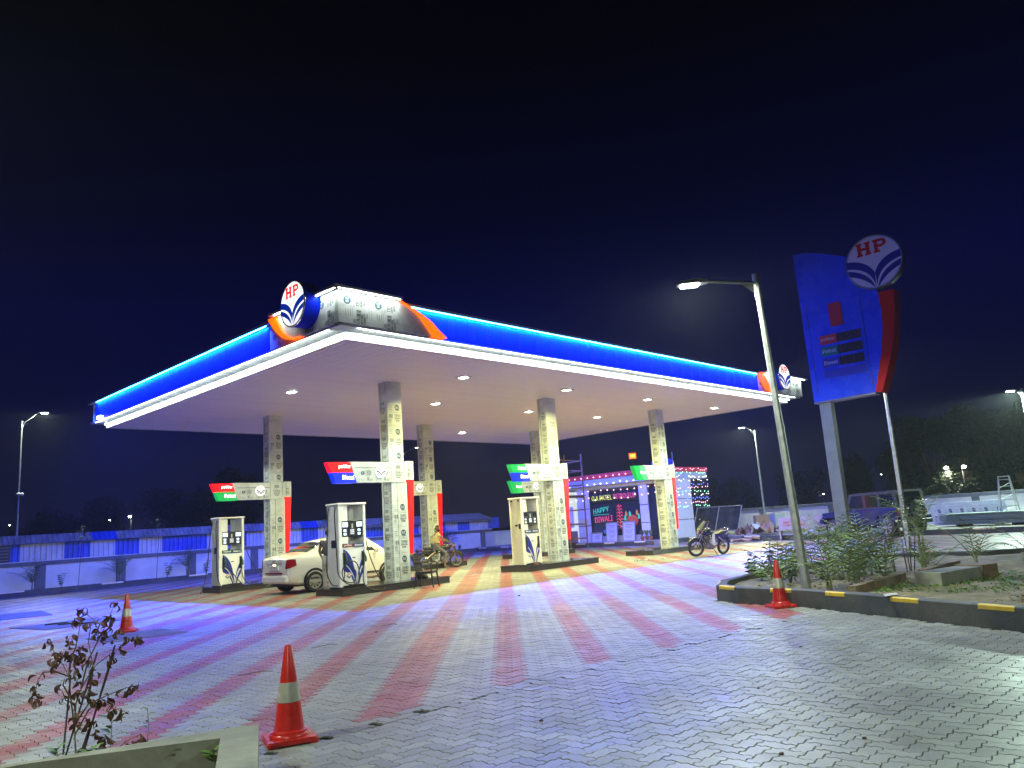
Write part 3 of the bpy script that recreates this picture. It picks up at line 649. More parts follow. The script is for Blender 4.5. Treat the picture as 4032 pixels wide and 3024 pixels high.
# ------------------------------------------------------------ traffic cones
def cone(loc, label, rz, first=None):
    if first: return dup(first, loc, rz, label)
    t = thing('traffic_cone', label, 'traffic cone', loc, rz, 'red traffic cones on the paving')
    m = MB(); n = 8
    pr = [(-.185, -.165), (-.165, -.185), (.165, -.185), (.185, -.165), (.185, .165), (.165, .185), (-.165, .185), (-.185, .165)]
    m.prism(pr, .012, .035, redc); m.prism([(x*.96, y*.96) for x, y in pr], .035, .045, redc)
    for sx_ in (-1, 1):
        for sy_ in (-1, 1): m.box(sx_*.15-.03, sx_*.15+.03, sy_*.15-.03, sy_*.15+.03, 0, .013, redc)
    m.build('base', t)
    m = MB(); m.lathe([(.150, .044), (.150, .058), (.142, .068), (.132, .070), (.132, .084), (.124, .092), (.112, .094), (.084, .30), (.0605, .471), (.0602, .473), (.028, .69), (.024, .70), (.016, .698), (.014, .66)], redc, 32); m.build('body', t)
    m = MB(); m.lathe([(.0875, .29), (.089, .291), (.0685, .43), (.066, .431)], reflect, 32); m.build('reflective_sleeve', t)
    return t
cn = cone(G(1140, 2918), 'large red traffic cone in the foreground beside the planter corner', .45)
cone(G(498, 2490), 'red traffic cone behind the withered shrub, on a steel plate', .3, cn)
cone(G(3076, 2392), 'red traffic cone standing against the right planter kerb', .15, cn)

# ------------------------------------------------------------ street lamps
lampgroup = 'street lamps around the forecourt'
def lamp(loc, label, H, arm, rz, power=None, head_tilt=0, col=(.88, 1, .80), r=.062, rise=.12, cctv=False):
    """arm reaches out along local -x"""
    t = thing('street_lamp', label, 'street lamp', loc, rz, lampgroup)
    m = MB(); m.tube([(0, 0, 0), (0, 0, H*.5), (0, 0, H-.35)], [r*1.25, r, r*.78], steel, 8); m.tube([(0, 0, H-.40), (0, 0, H+.02)], r*.95, steel, 8); m.build('pole', t)
    m = MB(); m.box(-.14, .14, -.14, .14, 0, .02, steel)
    for a in (-.1, .1):
        for b in (-.1, .1): m.cyl((a, b, .02), .014, .03, steel, seg=6)
    m.build('base_plate', t)
    m = MB(); m.tube([(-r*.6, 0, H-.13), (-arm, 0, H-.13+rise)], .028, steel, 8); m.add([(-.05, .006, H-.13), (-.05, .006, H-.30), (-.26, .006, H-.115)], [(0, 1, 2)], steel); m.add([(-.05, -.006, H-.13), (-.05, -.006, H-.30), (-.26, -.006, H-.115)], [(2, 1, 0)], steel); m.build('arm', t)
    m = MB(); hx = -arm; z = H-.13+rise
    m.add([(hx+.08, -.05, z-.03), (hx+.08, .05, z-.03), (hx-.08, .12, z-.045), (hx-.42, .10, z-.04), (hx-.46, .0, z-.03), (hx-.42, -.10, z-.04), (hx-.08, -.12, z-.045),
           (hx+.06, -.03, z+.03), (hx+.06, .03, z+.03), (hx-.1, .08, z+.045), (hx-.38, .06, z+.03), (hx-.42, .0, z+.02), (hx-.38, -.06, z+.03), (hx-.1, -.08, z+.045)],
          [(0, 1, 2, 3, 4, 5, 6), (13, 12, 11, 10, 9, 8, 7)]+[((k+1) % 7, k, 7+k, 7+(k+1) % 7) for k in range(7)], steel)
    m.build('lamp_head', t)
    m = MB(); m.box(hx-.38, hx-.10, -.085, .085, z-.065, z-.047, e_lamp); m.build('lens', t)
    if cctv:
        m = MB(); m.box(-.22, .10, -.09, .09, H*.545, H*.545+.16, whiteplastic, .02); m.cyl((-.1, 0, H*.545-.10), .06, .1, dark); m.build('security_camera', t)
    if power:
        l = bpy.data.lights.new('street_lamp_light', 'SPOT'); l.energy = power; l.color = col; l.spot_size = math.radians(176); l.spot_blend = .12; l.shadow_soft_size = .09
        o = bpy.data.objects.new('street_lamp_light', l); C.objects.link(o); o.parent = t; o.location = (hx-.24, 0, z-.085)
    return t
lamp(G(3180, 2325, .2)-Vector((0, 0, .2)), 'tall lamp post in the near end of the right planter, arm to the left', 5.28, .86, .0, LAMP_W).rotation_euler = (0, -.035, 0)
lamp(G(3582, 2168, .1), 'lamp post in the palms whose head is hidden behind the tall price sign', 5.6, .9, 0, LAMP_W*.8)
lamp(G(55, 2320), 'lamp post by the left wall with a white camera half way up', 8.35, .75, math.radians(205), LAMP_W*1.0, rise=.6, cctv=True)
lamp(G(3020, 2095), 'distant lamp post in front of the right boundary wall', 6.3, .6, math.radians(10), LAMP_W*1.3, rise=.35)
lamp(AT(4125, 2085, 33), 'lamp post cut by the right edge of the frame', 5.95, .32, math.radians(10), LAMP_W*4, rise=.1, col=(.72, 1, .82))
lamp(AT(1601, 2150, 62), 'far lamp post seen between the canopy columns', 7.4, 1.0, math.radians(200), None, rise=.5)
lamp(Vector((-7.6, 4.2, 0)), 'lamp post outside the left edge of the view', 5.7, 1.0, math.radians(180), LAMP_W*1.3)
lamp(Vector((7.2, 3.6, 0)), 'lamp post outside the right edge of the view', 5.7, 1.0, math.radians(150), LAMP_W*1.0, col=(.8, 1, .84))
lamp(Vector((-1.2, -3.5, 0)), 'unseen lamp post assumed behind the viewer', 5.7, 1.0, math.radians(60), LAMP_W*1.1)  # unseen post, assumed and added for light from behind the camera
# ------------------------------------------------------------ ground
groundm = mat('joint_sand', (.028, .026, .023), .95, noise=.4, nscale=30)
m = MB(); m.add([(-300, -60, -.016), (300, -60, -.016), (300, 500, -.016), (-300, 500, -.016)], [(0, 1, 2, 3)], groundm); g = m.build('ground', None, 'structure')
def paver_mat(name, attr):
    m = bpy.data.materials.new(name); m.use_nodes = True; nt = m.node_tree; n, l = nt.nodes, nt.links; b = n['Principled BSDF']
    geo = n.new('ShaderNodeNewGeometry'); 
    def rng(inp, a, b_, c, d):
        r = n.new('ShaderNodeMapRange'); r.inputs[1].default_value = a; r.inputs[2].default_value = b_; r.inputs[3].default_value = c; r.inputs[4].default_value = d; l.new(inp, r.inputs[0]); return r.outputs[0]
    def nz(scale, det=5):
        t = n.new('ShaderNodeTexNoise'); t.inputs['Scale'].default_value = scale; t.inputs['Detail'].default_value = det; l.new(geo.outputs['Position'], t.inputs['Vector']); return t.outputs['Fac']
    if attr:
        a = n.new('ShaderNodeAttribute'); a.attribute_name = 'tint'; col = a.outputs['Color']
    else:
        oi = n.new('ShaderNodeObjectInfo'); mx = n.new('ShaderNodeMix'); mx.data_type = 'RGBA'; mx.inputs[6].default_value = (.17, .175, .165, 1); mx.inputs[7].default_value = (.26, .265, .25, 1)
        l.new(oi.outputs['Random'], mx.inputs[0]); col = mx.outputs[2]
        mr = n.new('ShaderNodeMix'); mr.data_type = 'RGBA'; mr.blend_type = 'MULTIPLY'; mr.inputs[0].default_value = 1; l.new(col, mr.inputs[6]); l.new(oi.outputs['Color'], mr.inputs[7]); col = mr.outputs[2]
    h = n.new('ShaderNodeHueSaturation'); l.new(col, h.inputs['Color'])
    v1 = rng(nz(1.1, 6), .3, .7, .80, 1.16); v2 = rng(nz(55, 4), .3, .7, .86, 1.12); mu = n.new('ShaderNodeMath'); mu.operation = 'MULTIPLY'; l.new(v1, mu.inputs[0]); l.new(v2, mu.inputs[1])
    v3 = rng(nz(.33, 4), .35, .65, .84, 1.1); m3 = n.new('ShaderNodeMath'); m3.operation = 'MULTIPLY'; l.new(mu.outputs[0], m3.inputs[0]); l.new(v3, m3.inputs[1]); l.new(m3.outputs[0], h.inputs['Value'])
    dm = n.new('ShaderNodeMix'); dm.data_type = 'RGBA'; dm.inputs[7].default_value = (.13, .125, .11, 1); l.new(h.outputs[0], dm.inputs[6]); l.new(rng(nz(3.1, 8), .57, .74, 0, .6), dm.inputs[0])
    d2 = n.new('ShaderNodeMix'); d2.data_type = 'RGBA'; d2.inputs[7].default_value = (.035, .033, .03, 1); l.new(dm.outputs[2], d2.inputs[6]); l.new(rng(nz(1.7, 3), .70, .76, 0, .75), d2.inputs[0])
    l.new(d2.outputs[2], b.inputs['Base Color']); l.new(rng(nz(2.2, 6), .3, .7, .34, .58), b.inputs['Roughness'])
    bp = n.new('ShaderNodeBump'); bp.inputs['Strength'].default_value = .35; bp.inputs['Distance'].default_value = .004; l.new(nz(140, 3), bp.inputs['Height']); l.new(bp.outputs[0], b.inputs['Normal'])
    return m
pm_stuff = paver_mat('interlocking_paver', True); pm_obj = paver_mat('interlocking_paver_near', False)
# yard outline (outside: planters, beds) tested on paver centres
PLR = [(3.22, 13.55), (3.42, 12.95), (4.05, 12.05), (4.45, 11.1), (5.3, 8.65), (6.1, 6.2), (14.0, 8.2), (15.5, 13.5), (12.5, 17.2), (9.9, 17.5), (8.3, 18.7), (5.0, 16.4), (3.5, 14.4)]
PLL = [(-1.76, 5.40), (-1.46, 4.40), (-1.2, 3.0), (-6.5, 2.0), (-6.6, 3.45)]
def inside(p, poly):
    c = False; n = len(poly)
    for i in range(n):
        (x1, y1), (x2, y2) = poly[i], poly[(i+1) % n]
        if (y1 > p[1]) != (y2 > p[1]) and p[0] < (x2-x1)*(p[1]-y1)/(y2-y1)+x1: c = not c
    return c
BL = [(-3.0, 4.85), (-1.41, 6.45), (-.24, 7.55), (1.0, 8.62), (1.75, 9.25), (2.9, 10.25), (4.5, 11.6)]      # edge between the striped and the plain field
def bl_y(x):
    for (x0, y0), (x1, y1) in zip(BL, BL[1:]):
        if x < x1 or (x1, y1) == BL[-1]: return y0+(x-x0)*(y1-y0)/(x1-x0)
def is_red(x, y):
    if x > 4.3 and y < 15 or y < bl_y(x)+.18: return False
    q = (x+.10+.0215*y)/.985
    return abs(q-round(q)) < .185
w_ = .1125; d_ = .15*w_
def outline(vert, rng_):
    # cell perimeter of a 2x1 brick with S-shaped unit edges
    E = [((0, 0), (1, 0)), ((1, 0), (2, 0)), ((2, 0), (2, 1)), ((2, 1), (1, 1)), ((1, 1), (0, 1)), ((0, 1), (0, 0))]
    pts = []
    for a, b in E:
        a, b = Vector(a), Vector(b); lo, hi = (a, b) if (a.x+a.y) < (b.x+b.y) else (b, a)
        d = hi-lo; nrm = Vector((-d.y, d.x))*(.10 if abs(d.x) > .5 else -.10)
        q = [lo+d*.40+nrm, lo+d*.60-nrm]
        if lo is b or (lo-b).length < 1e-6: q = q[::-1]
        pts.append(a); pts += q
    return [(p.x, p.y) for p in pts]
OUT = outline(False, None)
def frame(ang, ox, oy): c, s = math.cos(ang), math.sin(ang); return lambda a, b: (ox+c*a-s*b, oy+s*a+c*b)
def lattice(ang, ox, oy, test, cells):
    f = frame(ang, ox, oy); out = []
    for i in range(-cells, cells):
        for j in range(-cells, cells):
            k = (i-j) % 4
            if k == 0: ce = (i+1, j+.5); vert = 0
            elif k == 3: ce = (i+.5, j+1); vert = 1
            else: continue
            x, y = f(ce[0]*w_, ce[1]*w_)
            if y < 3.0 or y > 58: continue
            if abs(x) > .70*y+1.0: continue
            if test(x, y): out.append((x, y, ang, vert, i, j))
    return out
def yard(x, y):
    if inside((x, y), PLR) or inside((x, y), PLL): return False
    dx, dy = x-N0.x, y-N0.y; u = dx*U.x+dy*U.y; v = dx*V.x+dy*V.y
    if v > 21.75: return False
    if u > 23.8 and v > 8.3: return False
    if x > 9.0 and (x-15.0)*.42+(y-29.8) > 0 and y > 22 and u > 24: return False
    return True
A2 = TH-math.radians(1.6)
near = lattice(A2, 0.03, 0.02, lambda x, y: y < bl_y(x) and yard(x, y) and y < 17.5 or (x > 4.45 and y < 11.6 and yard(x, y)), 230)
# the plain field carries on to the right behind the planter
A1 = TH
far = lattice(A1, .0, .0, lambda x, y: not (y < bl_y(x)-.055 or (x > 4.45 and y < 11.6)) and yard(x, y) and y < 24, 340)
rest = lattice(A1, .0, .0, lambda x, y: yard(x, y) and y >= 24, 660)
def cellpoly(vert):
    if not vert: return [((p[0]-1)*w_, (p[1]-.5)*w_) for p in OUT]
    # vertical brick: same edge rule along the other axis
    E = [((0, 0), (1, 0)), ((1, 0), (1, 1)), ((1, 1), (1, 2)), ((1, 2), (0, 2)), ((0, 2), (0, 1)), ((0, 1), (0, 0))]; pts = []
    for a, b in E:
        a, b = Vector(a), Vector(b); lo, hi = (a, b) if (a.x+a.y) < (b.x+b.y) else (b, a)
        d = hi-lo; nrm = Vector((-d.y, d.x))*(.10 if abs(d.x) > .5 else -.10); q = [lo+d*.40+nrm, lo+d*.60-nrm]
        if (lo-b).length < 1e-6: q = q[::-1]
        pts.append(a); pts += q
    return [((p.x-.5)*w_, (p.y-1)*w_) for p in pts]
def shrink(poly, gap):
    P = [Vector(p) for p in poly]; n = len(P); out = []
    for i in range(n):
        a, b, c = P[i-1], P[i], P[(i+1) % n]; d1 = (b-a).normalized(); d2 = (c-b).normalized(); nn = Vector((-(d1.y+d2.y), d1.x+d2.x))
        if nn.length > 1e-6: nn.normalize()
        out.append(b+nn*gap)
    return [(p.x, p.y) for p in out]
PB = [(shrink(cellpoly(v), .0032), shrink(cellpoly(v), .0062)) for v in (0, 1)]
REDT, GR = (.235, .066, .058), (.215, .22, .208)
near.sort(key=lambda q: q[0]**2+q[1]**2)
# nearest 300 that are in the frame: parts of the ground
def seen(x, y):
    d = Vector((x, y, -EYE)); z = d.dot(FW); px = 2016+FPX*d.dot(RT)/z; py = 1512-FPX*d.dot(UPV)/z; return -40 < px < 4070 and 0 < py < 3080
cand = sorted([q for q in near+far if seen(q[0], q[1])], key=lambda q: q[0]**2+q[1]**2)[:300]; cset = set((q[2], q[4], q[5]) for q in cand)
pmesh = {}
for v in (0, 1):
    a, b = PB[v]; n = len(a); mb = MB(); mb.add([(x, y, -.016) for x, y in a]+[(x, y, -.0035) for x, y in a]+[(x, y, 0) for x, y in b], [tuple(range(2*n, 3*n))]+[(k, (k+1) % n, n+(k+1) % n, n+k) for k in range(n)]+[(n+k, n+(k+1) % n, 2*n+(k+1) % n, 2*n+k) for k in range(n)], pm_obj)
    o = mb.build('paver_shape'); pmesh[v] = o.data; bpy.data.objects.remove(o)
rr = random.Random(3)
for (x, y, ang, v, i, j) in cand:
    o = link('paver', pmesh[v], g); o.location = (x, y, rr.uniform(-.0015, .0015)); o.rotation_euler = (rr.uniform(-.006, .006), rr.uniform(-.006, .006), ang+rr.uniform(-.008, .008))
    if is_red(x, y) and ang == A1: o.color = (1.08, .32, .29, 1)
def batch(items, name, kind, full):
    nv = 0; Vs = []; Fs = []; tint = []; loops = []
    for (x, y, ang, v, i, j) in items:
        if (ang, i, j) in cset: continue
        c, s = math.cos(ang), math.sin(ang); z = rr.uniform(-.0018, .0018)+(.0035 if ang == A1 and y < 15 else 0); tx, ty = rr.uniform(-.009, .009), rr.uniform(-.009, .009)
        red = is_red(x, y) and ang == A1; k_ = rr.uniform(.86, 1.14); col = [q*k_ for q in (REDT if red else GR)]
        if full:
            a, b = PB[v]; n = len(a)
            for zz, pl in ((-.014, a), (-.0035, a), (0, b)):
                for px, py in pl: Vs.append((x+c*px-s*py, y+s*px+c*py, z+zz+tx*px+ty*py))
            Fs.append(tuple(range(nv+2*n, nv+3*n)))
            for r_ in (0, n):
                for k in range(n): Fs.append((nv+r_+k, nv+r_+(k+1) % n, nv+r_+n+(k+1) % n, nv+r_+n+k))
            nf = 1+2*n; tint += [col]*nf; nv += 3*n
        else:
            hx, hy = (w_-.0012, w_/2-.0012) if not v else (w_/2-.0012, w_-.0012); tx *= .4; ty *= .4
            for px, py in ((-hx, -hy), (hx, -hy), (hx, hy), (-hx, hy)): Vs.append((x+c*px-s*py, y+s*px+c*py, z+tx*px+ty*py))
            Fs.append((nv, nv+1, nv+2, nv+3)); tint.append(col); nv += 4
    me = bpy.data.meshes.new(name); me.from_pydata(Vs, [], Fs); me.materials.append(pm_stuff)
    at = me.attributes.new('tint', 'FLOAT_COLOR', 'FACE'); at.data.foreach_set('color', np.array([c+[1.] for c in tint], dtype=np.float32).ravel()); me.update()
    return link(name, me, g, kind)
batch([q for q in near+far if q[1] < 15], 'pavers', 'stuff', True)
batch([q for q in near+far if q[1] >= 15]+rest, 'far_pavers', 'stuff', False)
# ------------------------------------------------------------ kerbs, beds, planters
def kerb_run(name, label, pts, wid, h, z0=0, m_=kerbdark, seglen=.9, mark=None, closed=False, inner=True, mark_n=3, cat='kerb', jit=.004):
    """kerb stones along a polyline; pts go so that the visible face is on the right-hand side"""
    t = thing(name, label, cat, (0, 0, 0)); P = [Vector((p[0], p[1], 0)) for p in pts]
    if closed: P.append(P[0])
    cnt = 0
    for i in range(len(P)-1):
        a, b = P[i], P[i+1]; L = (b-a).length; d = (b-a)/L; nrm = Vector((-d.y, d.x, 0)); n = max(1, round(L/seglen))
        # mitre
        def off(j):
            p = P[j]
            pa = P[j-1] if j > 0 else (P[-2] if closed else None); pb = P[j+1] if j < len(P)-1 else (P[1] if closed else None)
            d1 = (p-pa).normalized() if pa is not None else (pb-p).normalized(); d2 = (pb-p).normalized() if pb is not None else d1
            n1 = Vector((-d1.y, d1.x, 0)); n2 = Vector((-d2.y, d2.x, 0)); mm = (n1+n2).normalized(); return mm*(wid/max(.4, mm.dot(n1)))
        oa, ob = off(i), off(i+1)
        for k in range(n):
            s0, s1 = k/n, (k+1)/n; g_ = .0008/L
            q = [a+(b-a)*(s0+g_), a+(b-a)*(s1-g_)]; oq = [oa*(1-s0)+ob*s0, oa*(1-s1)+ob*s1]
            if k > 0: oq[0] = nrm*wid
            if k < n-1: oq[1] = nrm*wid
            if n > 1 and k == 0: oq[0] = oa
            if n > 1 and k == n-1: oq[1] = ob
            zt = z0+h+random.uniform(-jit, jit); mb = MB(); bv = .015
            lo = [q[0], q[1], q[1]+oq[1], q[0]+oq[0]]
            ins = [q[0]+oq[0].normalized()*bv, q[1]+oq[1].normalized()*bv, q[1]+oq[1]*(1-bv/wid), q[0]+oq[0]*(1-bv/wid)]
            vs = [(p.x, p.y, z0-.02) for p in lo]+[(p.x, p.y, zt-bv) for p in lo]+[(p.x, p.y, zt) for p in ins]
            mb.add(vs, [(8, 9, 10, 11)]+[(j, (j+1) % 4, 4+(j+1) % 4, 4+j) for j in range(4)]+[(4+j, 4+(j+1) % 4, 8+(j+1) % 4, 8+j) for j in range(4)], m_)
            st = mb.build('kerb_stone', t); cnt += 1
            if mark and cnt % mark_n == mark[1]:
                mk = MB(); e0 = q[0]+(q[1]-q[0])*.15; e1 = q[0]+(q[1]-q[0])*.85; ou = -nrm*.003; zz = zt+.0025
                mk.add([tuple(e0+ou+Z*(zt-.058)), tuple(e1+ou+Z*(zt-.055)), tuple(e1+ou+Z*(zt-bv+.002)), tuple(e0+ou+Z*(zt-bv+.002))], [(0, 1, 2, 3)], mark[0])
                mk.add([tuple(e0+ou+Z*(zt-bv+.002)), tuple(e1+ou+Z*(zt-bv+.002)), tuple(e1+nrm*(bv+.0)+Z*zz), tuple(e0+nrm*(bv+.0)+Z*zz)], [(0, 1, 2, 3)], mark[0])
                mk.add([tuple(e0+nrm*bv+Z*zz), tuple(e1+nrm*bv+Z*zz), tuple(e1+nrm*mark[2]+Z*zz), tuple(e0+nrm*mark[2]+Z*zz)], [(0, 1, 2, 3)], mark[0])
                mk.build('painted_mark', st)
    return t
def lumpy(name, poly, z, amp, step, m_, kind='structure', extra=None):
    xs = [p[0] for p in poly]; ys = [p[1] for p in poly]; vs = []; idx = {}; fs = []
    nx = int((max(xs)-min(xs))/step)+2; ny = int((max(ys)-min(ys))/step)+2
    import mathutils
    for i in range(nx):
        for j in range(ny):
            x = min(xs)+i*step; y = min(ys)+j*step; h = mathutils.noise.noise((x*1.3, y*1.3, 0))*amp+mathutils.noise.noise((x*5, y*5, 3))*amp*.5+mathutils.noise.noise((x*14, y*14, 5))*amp*.25
            idx[i, j] = len(vs); vs.append((x, y, z+h+(extra(x, y) if extra else 0)))
    for i in range(nx-1):
        for j in range(ny-1):
            c = (min(xs)+(i+.5)*step, min(ys)+(j+.5)*step)
            if inside(c, poly): fs.append((idx[i, j], idx[i+1, j], idx[i+1, j+1], idx[i, j+1]))
    mb = MB(); mb.add(vs, fs, m_, True); return mb.build(name, None, kind)
kerb_run('planter_kerb', 'dark painted kerb with yellow dashes round the big right-hand planter', PLR, .17, .26, mark=(yellowp, 1, .035), closed=True, seglen=.62, mark_n=2)
def inset(poly, d): return shrink(poly, d)
lumpy('planter_soil', inset(PLR, .12), .17, .05, .11, soil)
tag(lumpy('ground_cover', [(5.0, 11.8), (6.6, 10.0), (9.5, 11.5), (8.6, 13.4), (6.4, 13.3)], .16, .05, .12, mat('weedy_soil', (.10, .10, .04), .95, noise=.6, nscale=9, bump=1), 'stuff'), 'weedy strip of soil beside the concrete blocks in the right planter', 'weeds')
# inner low walls and blocks of the right planter
def block(poly, z0, z1, m_, label, cat, name):
    mb = MB(); mb.prism(poly, z0, z1, m_); return tag(mb.build(name), label, cat)
def along(a, b, w, z0, z1, m_, label, cat='low wall', name='low_wall', bricks=0):
    a, b = Vector((*a, 0)), Vector((*b, 0)); d = (b-a).normalized(); n = Vector((-d.y, d.x, 0))*w/2
    t = thing(name, label, cat, (0, 0, 0)); L = (b-a).length; k = max(1, round(L/.42))
    for i in range(k):
        p, q = a+(b-a)*(i/k)+d*.004, a+(b-a)*((i+1)/k)-d*.004; mb = MB(); o = Vector((0, 0, random.uniform(-.008, .008)))
        vs = [p-n, q-n, q+n, p+n]; mb.prism([(v.x, v.y) for v in vs], z0, z1+o.z, m_); mb.build('concrete_block', t)
    return t
along((4.72, 11.62), (6.1, 12.95), .12, .12, .30, mat('brown_block', (.17, .12, .075), .9, noise=.35, nscale=8, bump=.8, dirt=(.28, .25, .19)), 'low brown block wall crossing the right planter')
along((6.6, 13.3), (7.9, 14.6), .13, .12, .31, mat('brown_block', (.2, .1, .06), .9), 'second low block wall behind the palms in the right planter')
block([(6.2, 11.95), (7.15, 12.55), (6.95, 12.95), (6.0, 12.35)], .10, .36, concrete, 'broad concrete block lying in the right planter', 'concrete block', 'concrete_slab')
block([(7.20, 12.58), (7.52, 12.72), (7.32, 13.20), (7.0, 13.0)], .10, .38, mat('brown_block', (.2, .1, .06), .9), 'tilted brown block against the broad concrete block', 'concrete block', 'concrete_slab')
block([(9.5, 14.9), (11.8, 15.6), (11.7, 15.8), (9.4, 15.1)], .12, .34, concrete, 'concrete edging at the far right end of the planter', 'concrete block', 'concrete_slab')
rs = random.Random(11)
def rubble(poly, n, z, name, label, smin, smax, m_):
    mb = MB(); xs = [p[0] for p in poly]; ys = [p[1] for p in poly]; c = 0
    while c < n:
        x, y = rs.uniform(min(xs), max(xs)), rs.uniform(min(ys), max(ys))
        if not inside((x, y), poly): continue
        s_ = rs.uniform(smin, smax); mb.ball((x, y, z+s_*.3), (s_, s_*rs.uniform(.6, 1), s_*rs.uniform(.4, .8)), m_, 5, 3); c += 1
    mb.v = [(x+rs.uniform(-.5, .5)*smin, y+rs.uniform(-.5, .5)*smin, z_+rs.uniform(-.5, .5)*smin) for x, y, z_ in mb.v]; mb.sm = [False]*len(mb.sm)
    return tag(mb.build(name, None, 'stuff'), label, 'clods')
rubble([(5.2, 9.2), (6.3, 7.0), (11, 8.6), (11, 14), (7, 11.5)], 1700, .18, 'soil_clods', 'dry clods of earth scattered over the right planter soil', .004, .024, soil)
rubble([(3.6, 13.2), (4.6, 11.4), (6.5, 13.4), (5.4, 16)], 220, .18, 'soil_clods', 'dry clods of earth under the palms at the planter tip', .005, .03, soil)
mb = MB(); mb.add([(4.62, 10.36, .272), (4.80, 10.38, .275), (4.86, 10.56, .285), (4.68, 10.55, .275)], [(0, 1, 2, 3)], whitesheet); mb.add([(4.62, 10.36, .266), (4.80, 10.38, .269), (4.86, 10.56, .279), (4.68, 10.55, .269)], [(3, 2, 1, 0)], whitesheet); tag(mb.build('paper_sheet'), 'crumpled white sheet lying on the right planter kerb', 'litter')
# left foreground planter with a wide plastered kerb
o1, o2, o3, o4 = (-1.76, 5.40), (-1.46, 4.40), (-1.2, 3.0), (-6.6, 3.45)
cn_, cm_ = Vector((-1.80, 5.44, 0)), Vector((-6.6, 3.50, 0))
t = thing('planter_wall', 'wide plastered planter edge in the left foreground corner', 'planter wall', (0, 0, 0))
mb = MB(); qq = [G(1019, 2849, .295), G(-260, 3058, .295), G(-200, 3062, .295), G(110, 3006, .295), G(868, 2906, .295)]; mb.prism([(p.x, p.y) for p in qq], -.02, .295, concrete); mb.build('back_wall', t)
mb = MB(); qq = [G(868, 2906, .295), G(846, 3040, .295), G(820, 3300, .295), G(1012, 3300, .295), G(1014, 3024, .295), G(1019, 2849, .295)]; mb.prism([(p.x, p.y) for p in qq], -.02, .297, concrete); mb.build('side_wall', t)
lumpy('planter_soil', [(-2.0, 5.05), (-1.4, 2.9), (-6.6, 2.2), (-6.6, 3.3)], .13, .045, .06, soil)
rubble([(-2.1, 4.9), (-1.6, 3.2), (-5, 3.0), (-5, 3.7)], 260, .15, 'soil_clods', 'pale clods and stones in the foreground planter', .006, .03, mat('pale_stone', (.3, .26, .18), .9))
# steel cover plates
pl = [([(-15.4, 20.9), (-13.9, 19.1), (-12.2, 20.5), (-13.6, 22.3)], 'dark steel cover plate farthest left on the striped paving'), ([(-11.3, 17.4), (-9.9, 16.4), (-8.8, 17.6), (-10.1, 18.7)], 'dark steel cover plate between the shrub and the left edge, black bars on it'),
      ([(-7.85, 14.2), (-6.95, 13.4), (-6.05, 14.25), (-6.95, 15.15)], 'dark steel cover plate under the left traffic cone')]
platem = mat('steel_plate', (.12, .12, .11), .85, metal=0., spec=.2, noise=.35, nscale=3, dirt=(.14, .13, .11))
for q, lb in pl: block(q, -.01, .012, platem, lb, 'cover plate', 'cover_plate')
mb = MB()
for k, (x, y) in enumerate(((-10.35, 17.55), (-9.95, 17.35), (-9.55, 17.15))):
    mb = MB(); mb.box(-.22, .22, -.02, .02, 0, .03, dark); tag(mb.build('steel_bar', loc=(x, y, .013), rz=.5), 'short black bar on the steel plate, %s' % ('left one of the three', 'middle one of the three', 'right one of the three')[k], 'bar')
twig = [((-3.35, 9.25), (-3.0, 9.4), 'thin twig lying on a red stripe, left of the foreground cone'), ((-3.0, 11.1), (-2.7, 11.3), 'thin twig lying on the paving beyond the foreground cone'), ((-2.4, 13.1), (-2.15, 13.2), 'short dark twig on the blue-lit paving')]
for a, b, lb in twig:
    mb = MB(); a = Vector((*a, .012)); b = Vector((*b, .012)); mb.tube([a, a.lerp(b, .4)+Vector((.03, .02, .01)), a.lerp(b, .7)+Vector((-.02, .02, .012)), b], .004, stemm, 5); tag(mb.build('twig'), lb, 'twig')
rl = random.Random(5)
for k, (x, y, s_) in enumerate([(.05, 6.3, .03), (2.9, 8.7, .025), (1.5, 5.1, .03), (-2.35, 12.4, .03), (2.1, 5.3, .028), (-.15, 16.9, .05), (3.0, 5.9, .02), (1.9, 6.9, .02)]):
    mb = MB(); s_ *= .6; mb.ball((0, 0, s_*.4), (s_, s_*.7, s_*.45), deadleaf, 7, 5); mb.v = [(a+rl.uniform(-.3, .3)*s_, b+rl.uniform(-.3, .3)*s_, c) for a, b, c in mb.v]
    tag(mb.build('dirt_crumb', loc=(x, y, .001)), 'small dark crumb of dirt on the paving, '+['near the centre of the foreground', 'right, below the traffic cone', 'at the bottom, middle of three low ones', 'on the blue-lit paving at the left', 'at the bottom right, left of two', 'beyond the stripes before the middle island', 'at the bottom, farthest right', 'right of centre in the foreground'][k], 'litter', 'crumbs on the paving')
# kerb and planting bed in front of the left boundary wall, then round to the shop
KV = 21.75
def SP(u, v): p = S(u, v); return (p.x, p.y)
kerb_run('bed_kerb', 'long dark kerb with pale dashes in front of the left boundary wall', [SP(24.2, KV), SP(-9, KV)][::-1], .16, .22, mark=(creamp, 1, .10), seglen=1.25, mark_n=3)
lumpy('bed_soil', [SP(-9, KV+.1), SP(25, KV+.1), SP(25, 23.0), SP(-9, 23.0)], .17, .03, .35, soil)
kerb_run('shop_kerb', 'dark kerb with pale dashes along the shop front platform', [SP(24.2, KV), SP(23.75, KV-.1), SP(23.75, 9.0), SP(24.2, 8.2), SP(32, 8.0)], .16, .22, mark=(creamp, 0, .10), seglen=1.0, mark_n=2)
mb = MB(); mb.prism([SP(23.9, 8.35), SP(33, 8.15), SP(33, 22), SP(23.9, 22)], 0, .24, mat('platform_paving', (.26, .26, .27), .7, noise=.15, nscale=4, bump=.4)); mb.build('shop_platform', None, 'structure')
